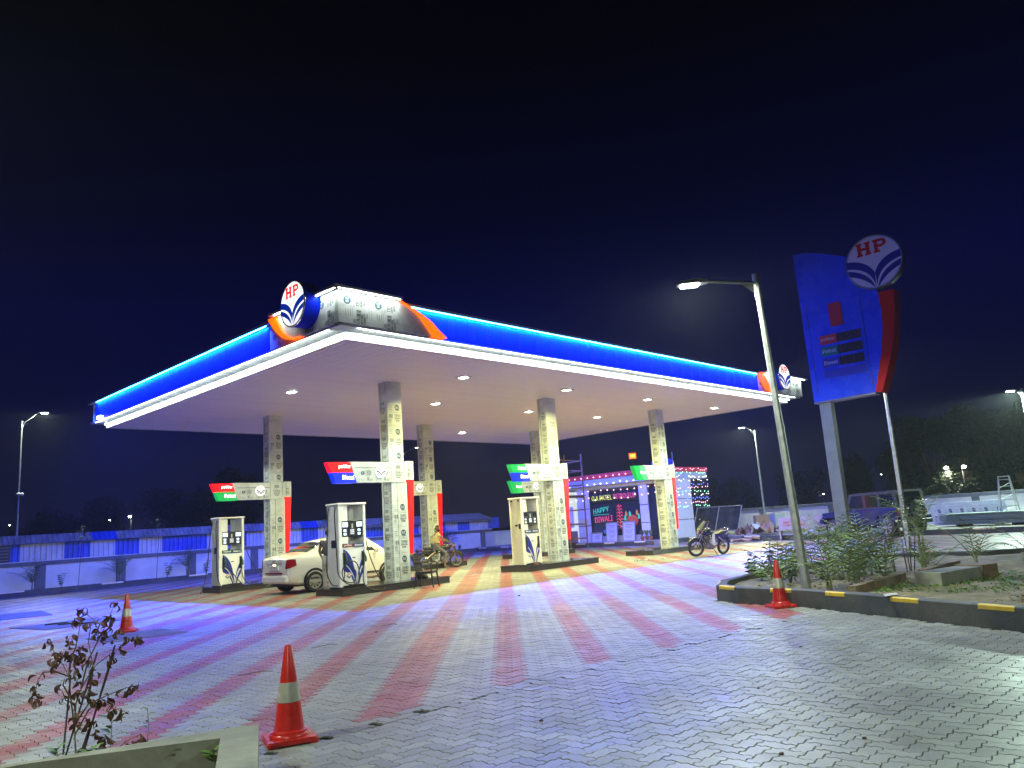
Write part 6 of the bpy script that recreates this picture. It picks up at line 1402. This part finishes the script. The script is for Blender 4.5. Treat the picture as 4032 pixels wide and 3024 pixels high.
cw = S(2.58, 5.7, 0); car(S(2.58-.78, 5.7+.80, 0), TH)
# ------------------------------------------------------------ blue four-wheel drive
def jeep(loc, rz):
    t = thing('off_road_car', 'dark blue boxy off-road car with a spare wheel, beyond the palms', 'car', loc, rz)
    w = .93; fl = mat('dark_soft_top', (.03, .03, .045), .6)
    mb = MB(); mb.box(.10, 2.75, -w+.08, w-.08, .48, 1.13, jeepp, .04); mb.build('body', t)
    mb = MB(); mb.prism([(2.755, .60), (4.10, .58), (4.12, 1.05), (2.755, 1.14)], -w+.22, w-.22, jeepp, 'y'); mb.build('bonnet', t)
    mb = MB(); mb.prism([(.10, 1.133), (2.72, 1.133), (2.42, 1.76), (2.2, 1.80), (.14, 1.83)], -w+.14, w-.14, fl, 'y'); mb.build('hard_top', t)
    for sg in (-1, 1):
        y = sg*(w-.133)
        for a, b, c, d in ((.22, .92, .86, .26), (1.02, 1.62, 1.60, 1.02), (1.74, 2.52, 2.28, 1.76)):
            mb = MB(); v = [(a, y, 1.20), (b, y, 1.20), (c, y, 1.70), (d, y, 1.70)]; mb.add(v, [(0, 1, 2, 3), (3, 2, 1, 0)], glassd); mb.build('side_window', t)
        for x in (1.68, .98): mb = MB(); mb.box(x, x+.02, sg*(w-.078)-.004, sg*(w-.078)+.004, .55, 1.1, dark); mb.build('door_gap', t)
        for x in (.62, 3.42):
            mb = MB(); mb.prism([(x-.62, .62), (x-.58, .78), (x-.36, .97), (x+.36, .97), (x+.60, .78), (x+.66, .62), (x+.46, .62), (x+.32, .85), (x-.32, .85), (x-.46, .62)][::-1], min(sg*(w-.16), sg*(w+.04)), max(sg*(w-.16), sg*(w+.04)), jeepp, 'y'); mb.build('wing', t)
            wheel(t, 'wheel', x, sg*.80, .39, .25, sg, mat('wheel_bright', (.7, .7, .72), .25, metal=.6), 10)
        mb = MB(); mb.box(-.0+.085, .10, sg*(w-.16)-.06, sg*(w-.16)+.06, .86, 1.06, mat('tail_lamp_red', (.25, .008, .01), .15)); mb.build('tail_lamp', t)
    mb = MB(); mb.box(-.10, .08, -w+.05, w-.05, .48, .66, dark, .03); mb.build('rear_bumper', t)
    mb = MB(); mb.add([(.085, -.62, 1.22), (.085, .62, 1.22), (.115, .60, 1.74), (.115, -.60, 1.74)], [(0, 1, 2, 3), (3, 2, 1, 0)], glassd); mb.build('rear_window', t)
    sp = thing('spare', 'x', 'x'); bpy.data.objects.remove(sp)
    t2 = MB(); t2.ring((-.10, -.10, 1.02), .29, .11, rubber, 'x', 28, 8); so = t2.build('spare_wheel', t)
    t3 = MB()
    for k in range(7):
        a = 2*math.pi*k/7; d = Vector((0, math.cos(a), math.sin(a))); e = Vector((0, -math.sin(a), math.cos(a))); b0 = Vector((-.17, -.10, 1.02)); t3.add([b0+d*.03-e*.018, b0+d*.22-e*.03, b0+d*.22+e*.03, b0+d*.03+e*.018], [(0, 1, 2, 3), (3, 2, 1, 0)], mat('wheel_bright', (.7, .7, .72), .25, metal=.6))
    t3.cyl((-.15, -.10, 1.02), .23, .03, dark, 'x', 20); t3.build('rim', so)
    mb = MB(); mb.box(.3, 4.0, -.6, .6, .35, .50, dark); mb.build('chassis', t)
jh = math.radians(114); jp = G(3548, 2115)-Vector((-math.sin(jh), math.cos(jh), 0))*.93; jeep(jp, jh)
# ------------------------------------------------------------ people
def skinned(mb, verts, edges, radii, m_, sub=1):
    me = bpy.data.meshes.new('s'); me.from_pydata([tuple(v) for v in verts], edges, []); ob = bpy.data.objects.new('s', me); C.objects.link(ob)
    md = ob.modifiers.new('skin', 'SKIN'); md.use_smooth_shade = True
    for i, r in enumerate(radii): me.skin_vertices[0].data[i].radius = (r, r) if not isinstance(r, tuple) else r
    me.skin_vertices[0].data[0].use_root = True
    s2 = ob.modifiers.new('sub', 'SUBSURF'); s2.levels = sub; s2.render_levels = sub
    dg = bpy.context.evaluated_depsgraph_get(); ev = bpy.data.meshes.new_from_object(ob.evaluated_get(dg))
    mb.add([tuple(v.co) for v in ev.vertices], [tuple(p.vertices) for p in ev.polygons], m_, True)
    bpy.data.objects.remove(ob); bpy.data.meshes.remove(me); bpy.data.meshes.remove(ev)
skin_m = mat('brown_skin', (.17, .085, .05), .5); hairm = mat('black_hair', (.010, .009, .009), .6)
def hand(mb, wr, d, side):
    """palm plus curled fingers gripping along direction d from wrist wr"""
    d = Vector(d).normalized(); wr = Vector(wr); sd = d.cross(Z).normalized(); up = sd.cross(d)
    vs = [wr, wr+d*.05, wr+d*.085]; skinned(mb, vs, [(0, 1), (1, 2)], [.022, (.035, .018), (.034, .016)], skin_m, 1)
    for k, l in enumerate((.065, .075, .07, .055)):
        o = wr+d*.085+sd*(-.027+.018*k); mb.tube([o, o+d*l*.45, o+d*l*.75-up*.02, o+d*l*.55-up*.045], [.009, .0085, .008, .006], skin_m, 6)
    o = wr+d*.03+sd*side*.03; mb.tube([o, o+d*.03+sd*side*.018-up*.01, o+d*.055+sd*side*.012-up*.03], [.010, .009, .007], skin_m, 6)
def person(loc, rz, label, J, shirt, trouser, beard=True, sleeves='short'):
    """J: joint positions (pelvis, chest, neck, head, sh/el/wr L/R, hip/kn/an/toe L/R)"""
    t = thing('person', label, 'person', loc, rz); J = {k: Vector(v) for k, v in J.items()}
    mb = MB(); ks = ['pelvis', 'belly', 'chest', 'neck', 'shL', 'elL', 'wrL', 'shR', 'elR', 'wrR', 'hpL', 'knL', 'anL', 'toL', 'hpR', 'knR', 'anR', 'toR', 'headb']
    J['belly'] = J['pelvis'].lerp(J['chest'], .5); J['headb'] = J['neck'].lerp(J['head'], .6); ix = {k: i for i, k in enumerate(ks)}
    ed = [('pelvis', 'belly'), ('belly', 'chest'), ('chest', 'neck'), ('neck', 'headb'), ('chest', 'shL'), ('shL', 'elL'), ('elL', 'wrL'), ('chest', 'shR'), ('shR', 'elR'), ('elR', 'wrR'), ('pelvis', 'hpL'), ('hpL', 'knL'), ('knL', 'anL'), ('anL', 'toL'), ('pelvis', 'hpR'), ('hpR', 'knR'), ('knR', 'anR'), ('anR', 'toR')]
    rad = dict(pelvis=.13, belly=.12, chest=.14, neck=.055, shL=.055, elL=.04, wrL=.025, shR=.055, elR=.04, wrR=.025, hpL=.085, knL=.055, anL=.035, toL=.03, hpR=.085, knR=.055, anR=.035, toR=.03, headb=.06)
    skinned(mb, [J[k] for k in ks], [(ix[a], ix[b]) for a, b in ed], [rad[k] for k in ks], skin_m)
    f = Vector(J.get('look', (1, 0, 0))).normalized(); sd = Z.cross(f).normalized(); h = J['head']
    o = len(mb.v); mb.ball((0, 0, 0), (.098, .078, .118), skin_m, 16, 12)
    for i in range(o, len(mb.v)):
        x, y, z = mb.v[i]; k = 1-.18*max(0, -z)/.118; p = h+f*x*k+sd*y*k+Z*z; mb.v[i] = tuple(p)
    nose = h+f*.098; mb.add([tuple(nose+Z*.02), tuple(nose+f*.024-Z*.02), tuple(nose-sd*.016-Z*.025), tuple(nose+sd*.016-Z*.025)], [(0, 2, 1), (0, 1, 3), (1, 2, 3)], skin_m)
    for s_ in (-1, 1): c = h+sd*s_*.078-f*.005; mb.ball(tuple(c), (.018, .012, .028), skin_m, 8, 6)
    hand(mb, J['wrL'], J['wrL']-J['elL'], 1); hand(mb, J['wrR'], J['wrR']-J['elR'], -1)
    body = mb.build('body', t)
    mb = MB()
    for s_ in (-1, 1): c = h+f*.088+sd*s_*.032+Z*.012; mb.ball(tuple(c), (.010, .012, .007), mat('eye_white', (.6, .58, .55), .3), 8, 6); mb.ball(tuple(c+f*.006), (.005, .006, .006), hairm, 6, 5)
    mb.build('eyes', body)
    mb = MB(); o = len(mb.v); mb.ball((0, 0, 0), (.112, .094, .124), hairm, 16, 12); keep = []
    for fc, sm_ in zip(mb.f, mb.m):
        c = sum((Vector(mb.v[i]) for i in fc), Vector())/len(fc)
        if c.z > .045+.35*max(0, c.x) or c.x < -.03 and c.z > -.06: keep.append(fc)
    mb.f = keep; mb.m = mb.m[:len(keep)]; mb.sm = mb.sm[:len(keep)]; mb.v = [tuple(h+f*x+sd*y+Z*(z+.014)) for x, y, z in mb.v]; mb.build('hair', body)
    if beard:
        mb = MB(); mb.ball((0, 0, 0), (.09, .075, .085), hairm, 16, 12); keep = [fc for fc in mb.f if (lambda c: c.z < -.005 and c.x > -.01)(sum((Vector(mb.v[i]) for i in fc), Vector())/len(fc))]
        mb.f = keep; mb.m = mb.m[:len(keep)]; mb.sm = mb.sm[:len(keep)]; mb.v = [tuple(h+f*(x+.018)+sd*y+Z*(z-.048)) for x, y, z in mb.v]
        mb.box(0, 0, 0, 0, 0, 0, hairm); c = h+f*.099-Z*.036; mb.ball(tuple(c), (.012, .03, .008), hairm, 8, 5); mb.build('beard', body)
    mb = MB(); e = .45 if sleeves == 'short' else .95
    vs = [J['pelvis']+Z*.02, J['belly'], J['chest'], J['chest'].lerp(J['neck'], .55), J['shL'], J['shL'].lerp(J['elL'], e), J['shR'], J['shR'].lerp(J['elR'], e)]
    skinned(mb, vs, [(0, 1), (1, 2), (2, 3), (2, 4), (4, 5), (2, 6), (6, 7)], [.165, .155, .165, .07, .078, .066, .078, .066], shirt); mb.build('shirt', body)
    mb = MB(); vs = [J['pelvis'], J['hpL'], J['knL'], J['knL'].lerp(J['anL'], .88), J['hpR'], J['knR'], J['knR'].lerp(J['anR'], .88)]
    skinned(mb, vs, [(0, 1), (1, 2), (2, 3), (0, 4), (4, 5), (5, 6)], [.15, .105, .078, .055, .105, .078, .055], trouser); mb.build('trousers', body)
    for q in 'LR':
        mb = MB(); a, b = J['an'+q], J['to'+q]; d = (b-a); d.z = 0; d.normalize(); c = a+d*.06-Z*.035; s2 = d.cross(Z)
        pr = [(-.09, -.03), (-.09, .03), (.06, .05), (.15, .03), (.15, -.03), (.06, -.05)]; vs = [c+d*x+s2*y-Z*.03 for x, y in pr]+[c+d*x*.9+s2*y*.8+Z*.02 for x, y in pr]; mb.add(vs, [(5, 4, 3, 2, 1, 0), (6, 7, 8, 9, 10, 11)]+[(k, (k+1) % 6, 6+(k+1) % 6, 6+k) for k in range(6)], mat('brown_shoe', (.04, .022, .014), .5)); mb.build('shoe', body)
    return t
# ------------------------------------------------------------ motorcycles (local +x forward)
def motorcycle(loc, rz, label, lean=0., steer=0., screen_=False, stand=True, rack=True):
    t = thing('motorcycle', label, 'motorcycle', loc, rz, group=None); t.rotation_euler = (lean, 0, rz)
    blk = mat('bike_black', (.015, .015, .016), .25, coat=.4); eng = mat('engine_alloy', (.22, .20, .17), .5, metal=.5, noise=.4, nscale=20); dusty = mat('dusty_black', (.05, .042, .034), .7)
    R_ = .30
    cs_, sn_ = math.cos(steer), math.sin(steer); H0 = Vector((.43, 0, .80))
    def st_(p): q = Vector(p)-H0; return Vector((q.x*cs_-q.y*sn_, q.x*sn_+q.y*cs_, q.z))+H0
    def wl_(x, front):
        mb = MB(); mb.ring((x, 0, R_), R_-.045, .045, rubber, 'y', 30, 8)
        if front: mb.v = [tuple(st_(p)) for p in mb.v]
        o = mb.build('wheel', t); mb = MB(); mb.ring((x, 0, R_), R_-.085, .014, eng, 'y', 26, 5); mb.cyl((x, -.05, R_), .05, .10, eng, 'y', 12)
        for k in range(12): a = k*math.pi/6; mb.tube([(x, .02, R_), (x+(R_-.08)*math.cos(a), 0, R_+(R_-.08)*math.sin(a))], .0045, eng, 4)
        if front: mb.v = [tuple(st_(p)) for p in mb.v]
        mb.build('rim', o)
    wl_(.64, True); wl_(-.64, False)
    mb = MB(); 
    for y in (-.085, .085): mb.tube([st_((.64, y, R_)), st_((.53, y, .62)), st_((.45, y, .92))], [.026, .022, .018], chrome, 8)
    mb.build('front_fork', t)
    def guard(x, r, a0, a1, front):
        mb = MB(); n = 12; vs = []
        for i in range(n+1):
            a = a0+(a1-a0)*i/n
            for y, q in ((-.065, -.03), (-.04, 0), (.04, 0), (.065, -.03)): vs.append((x+(r+q)*math.cos(a), y, R_+(r+q)*math.sin(a)))
        mb.add(vs, [(i*4+j, i*4+j+1, (i+1)*4+j+1, (i+1)*4+j) for i in range(n) for j in range(3)], blk, True)
        if front: mb.v = [tuple(st_(p)) for p in mb.v]
        mb.build('mudguard', t)
    guard(.64, R_+.035, .3, 2.7, True); guard(-.64, R_+.05, .6, 2.9, False)
    mb = MB(); 
    for y in (-.10, .10): mb.tube([(.40, y*.3, .78), (.1, y, .62), (-.25, y, .58), (-.64, y, R_)], .018, dusty, 6); mb.tube([(-.25, y, .66), (-.60, y, .42)], .03, chrome, 8); mb.tube([(.40, 0, .74), (.22, y*.6, .35), (-.1, y, .28)], .018, dusty, 6)
    mb.build('frame', t)
    mb = MB(); mb.ball((.18, 0, .80), (.27, .14, .12), blk, 16, 10); mb.v = [(x, y, max(z, .70)) for x, y, z in mb.v]; mb.cyl((.2, 0, .91), .035, .02, chrome); mb.build('fuel_tank', t)
    mb = MB(); mb.prism([(-.10, .74), (.0, .78), (-.02, .70), (-.62, .72), (-.70, .80), (-.66, .84), (-.4, .80)][::-1], -.12, .12, mat('seat_vinyl', (.012, .012, .012), .5), 'y'); mb.build('seat', t)
    mb = MB(); mb.prism([(-.25, .56), (-.05, .70), (-.62, .70), (-.80, .76), (-.72, .62), (-.5, .56)][::-1], -.105, .105, blk, 'y'); mb.build('side_panel', t)
    mb = MB(); mb.box(-.02, .24, -.11, .11, .24, .44, eng, .03); mb.tube([(.12, 0, .42), (.20, 0, .64)], .075, eng, 12)
    for k in range(6): mb.tube([(.122+.012*k, 0, .45+.03*k), (.124+.012*k, 0, .458+.03*k)], .098, eng, 12)
    mb.cyl((.08, -.14, .33), .085, .28, eng, 'y', 14); mb.build('engine', t)
    mb = MB(); mb.tube(spl([(.22, -.07, .55), (.30, -.10, .40), (.18, -.13, .24), (-.2, -.15, .25), (-.5, -.16, .30), (-.80, -.17, .36)]), [.02]*19+[.035]*12, chrome, 8) if True else None; mb.build('exhaust', t)
    mb = MB(); mb.tube([st_(p) for p in ((.30, .33, .98), (.36, .22, 1.0), (.42, .08, .96), (.42, -.08, .96), (.36, -.22, 1.0), (.30, -.33, .98))], .012, chrome, 8)
    for y in (.30, -.30): mb.tube([st_((.33, y*.8, .99)), st_((.28, y*1.2, .975))], .018, rubber, 8)
    hb = mb.build('handlebar', t)
    for y in (.2, -.2):
        mb = MB(); mb.tube([st_((.36, y, 1.0)), st_((.36, y*1.25, 1.16))], .006, chrome, 5); mb.ball(tuple(st_((.36, y*1.5, 1.19))), (.015, .055, .038), blk, 10, 6); mb.build('mirror', t)
    mb = MB(); mb.ball(tuple(st_((.53, 0, .86))), (.07, .085, .09), blk, 12, 8); mb.ball(tuple(st_((.565, 0, .86))), (.045, .07, .075), chrome, 12, 8); mb.build('headlamp', t)
    for y in (-.15, .15): mb = MB(); mb.ball(tuple(st_((.50, y, .84))), (.03, .025, .022), mat('indicator_amber', (.5, .16, .02), .3), 8, 6); mb.build('indicator', t)
    mb = MB(); mb.box(-.86, -.78, -.06, .06, .68, .76, mat('tail_lamp_red', (.25, .008, .01), .15), .01); mb.build('tail_lamp', t)
    if rack: mb = MB(); mb.tube(spl([(-.35, .12, .80), (-.55, .13, .86), (-.82, .10, .88), (-.82, -.10, .88), (-.55, -.13, .86), (-.35, -.12, .80)]), .012, chrome, 6); mb.build('grab_rail', t)
    mb = MB(); mb.tube([(-.0, .12, .28), (-.05, .30, .02)] if lean else [(-.02, .12, .25), (-.1, .2, .18)], .012, dusty, 6); mb.tube([(.1, -.2, .27), (.1, .2, .27)], .014, rubber, 6); mb.build('side_stand', t)
    if screen_:
        mb = MB(); v = []
        for i in range(5):
            for j in range(5): y = -.17+.085*j; z = .90+.075*i; v.append(st_((.58-.06*i-.5*y*y, y*(1-.1*i), z)))
        mb.add(v, [(i*5+j, i*5+j+1, (i+1)*5+j+1, (i+1)*5+j) for i in range(4) for j in range(4)], mat('smoked_screen', (.12, .12, .13), .1, alpha=.75), True); mb.build('windscreen', t)
        mb = MB(); mb.tube(spl([(.34, .0, .45), (.36, .28, .50), (.34, .30, .62), (.30, .26, .72)]), .012, chrome, 6); mb.tube(spl([(.34, .0, .45), (.36, -.28, .50), (.34, -.30, .62), (.30, -.26, .72)]), .012, chrome, 6); mb.build('crash_bar', t)
        mb = MB(); mb.prism([(-.02, .45), (.16, .48), (.10, .78), (.02, .76)], .16, .19, whiteplastic, 'y'); mb.build('hanging_bag', t)
    return t
bk1 = G(1738, 2238); hd = math.radians(24)
motorcycle(bk1, hd, 'dusty black motorcycle with a rider sitting on it', rack=True)
cv2 = lambda x, y, z: (x, y, z)
person(bk1, hd, 'bearded man in a cream shirt and grey trousers sitting on a motorcycle',
    dict(pelvis=(-.24, 0, .86), chest=(-.15, 0, 1.22), neck=(-.12, 0, 1.38), head=(-.08, -.02, 1.53), look=(.55, -.8, 0), shL=(-.13, .19, 1.32), elL=(.06, .27, 1.10), wrL=(.24, .28, 1.02), shR=(-.13, -.19, 1.32), elR=(.05, -.27, 1.10), wrR=(.23, -.29, 1.02),
         hpL=(-.20, .12, .84), knL=(.20, .22, .66), anL=(.08, .24, .22), toL=(.2, .25, .16), hpR=(-.20, -.12, .84), knR=(.16, -.22, .58), anR=(.04, -.30, .11), toR=(.18, -.32, .05)),
    mat('cream_shirt', (.55, .46, .24), .8, noise=.1, nscale=10), mat('grey_trousers', (.10, .10, .10), .85, noise=.2, nscale=10))
bk2 = (G(2740, 2194)+G(2843, 2183))/2
d2 = G(2740, 2194)-G(2843, 2183); motorcycle(bk2+Vector((.05, 0, 0)), math.atan2(-.56, -.83), 'black motorcycle with a windscreen parked leaning on its stand', lean=-.16, steer=-.35, screen_=True)
person(S(2.48, 4.78, 0), TH+.9, 'attendant in a dark patterned shirt standing between the pump and the car',
    dict(pelvis=(0, 0, .90), chest=(.02, 0, 1.28), neck=(.03, 0, 1.46), head=(.05, 0, 1.60), look=(1, 0, 0), shL=(.02, .19, 1.38), elL=(.0, .25, 1.12), wrL=(.14, .2, .95), shR=(.02, -.19, 1.38), elR=(.0, -.25, 1.12), wrR=(.15, -.18, .95),
         hpL=(0, .10, .88), knL=(.02, .11, .48), anL=(-.01, .11, .09), toL=(.12, .12, .04), hpR=(0, -.10, .88), knR=(.03, -.11, .48), anR=(.0, -.11, .09), toR=(.13, -.12, .04)),
    mat('dark_pattern_shirt', (.06, .06, .06), .8, noise=.7, nscale=30), mat('pale_trousers', (.33, .33, .32), .85, noise=.15, nscale=10), beard=False)
# ------------------------------------------------------------ plastic chairs, bag
def chair(loc, rz, label, m_):
    t = thing('plastic_chair', label, 'chair', loc, rz, 'moulded plastic armchairs')
    mb = MB(); vs = []
    for i in range(7):
        for j in range(7): x = -.21+.42*i/6; y = -.22+.44*j/6; vs.append((x, y, .43-.02*math.cos(x*5)*math.cos(y*5)))
    k7 = [(i*7+j, (i+1)*7+j, (i+1)*7+j+1, i*7+j+1) for i in range(6) for j in range(6)]
    mb.add(vs, k7, m_, True); mb.add([(x, y, z-.018) for x, y, z in vs], [tuple(reversed(f)) for f in k7], m_, True); mb.box(-.22, .22, -.23, -.215, .36, .42, m_); mb.box(-.22, .22, .215, .23, .36, .42, m_); mb.box(.20, .22, -.214, .214, .36, .42, m_); mb.build('seat', t)
    mb = MB(); 
    for i in range(8):
        y = -.20+.4*i/7; mb.add([(-.205, y-.028, .42), (-.205, y+.028, .42), (-.30-.02*math.cos(y*7), y*1.12+.031, .86), (-.30-.02*math.cos(y*7), y*1.12-.031, .86)], [(0, 1, 2, 3), (3, 2, 1, 0)], m_)
    for z in (.50, .56, .62, .68, .74): q = (z-.42)/.44; mb.box(-.215-.10*q, -.20-.10*q, -.22, .22, z, z+.035, m_)
    mb.tube(spl([(-.20, -.23, .40), (-.25, -.25, .62), (-.31, -.25, .84), (-.33, -.12, .89), (-.335, 0, .90), (-.33, .12, .89), (-.31, .25, .84), (-.25, .25, .62), (-.20, .23, .40)]), .018, m_, 6); mb.build('backrest', t)
    for s_ in (-1, 1):
        mb = MB(); mb.tube(spl([(-.26, s_*.25, .66), (-.05, s_*.285, .66), (.17, s_*.28, .65), (.22, s_*.26, .58), (.22, s_*.25, .42)]), .02, m_, 6); mb.build('armrest', t)
        mb = MB(); mb.tube([(.21, s_*.22, .42), (.26, s_*.25, .0)], [.026, .020], m_, 6); mb.build('leg', t)
        mb = MB(); mb.tube([(-.20, s_*.22, .42), (-.28, s_*.25, .0)], [.026, .020], m_, 6); mb.build('leg', t)
    return t
chair(G(1682, 2312), math.radians(-12), 'dark brown plastic armchair beside the big front column', mat('dark_plastic', (.022, .018, .018), .35))
chair(S(cu_+du_+.75, cv_+dv_-.30, .18), math.radians(0), 'maroon plastic armchair behind the front wheel of the motorcycle', mat('maroon_plastic', (.05, .016, .02), .35))
t = thing('backpack', 'black bag slumped against the big front column on the island', 'bag', S(cu_+.42, cv_-.52, .18), 0)
mb = MB(); bm_ = mat('bag_black', (.010, .010, .011), .6, bump=.5, nscale=12); mb.ball((0, 0, .15), (.15, .13, .17), bm_, 14, 10); mb.ball((.10, -.04, .08), (.12, .11, .09), bm_, 12, 8); mb.v = [(x+.015*math.sin(z*40), y+.015*math.sin(x*35), max(0, z+.01*math.sin(y*50))) for x, y, z in mb.v]; mb.build('bag_body', t)
mb = MB(); mb.tube(spl([(-.02, 0, .30), (-.03, .02, .42), (.05, .02, .40), (.06, 0, .28)]), .008, bm_, 5); mb.build('strap', t)
mb = MB(); mb.box(-.06, .06, -.04, .04, 0, .05, whiteplastic, .01); tag(mb.build('white_packet', loc=S(cu_+.72, cv_-.55, .18), rz=.4), 'small crumpled white packet on the island beside the black bag', 'packet')

# ------------------------------------------------------------ night haze
mb = MB(); hz = bpy.data.materials.new('haze'); hz.use_nodes = True; nt = hz.node_tree; nt.nodes.clear(); ou = nt.nodes.new('ShaderNodeOutputMaterial'); pv = nt.nodes.new('ShaderNodeVolumePrincipled')
pv.inputs['Color'].default_value = (.8, .82, .85, 1); pv.inputs['Density'].default_value = HAZE; pv.inputs['Anisotropy'].default_value = .35; nt.links.new(pv.outputs[0], ou.inputs['Volume'])
mb.box(-140, 140, -20, 150, -1.02, 12.5, hz); hb_ = mb.build('haze', None, 'stuff')
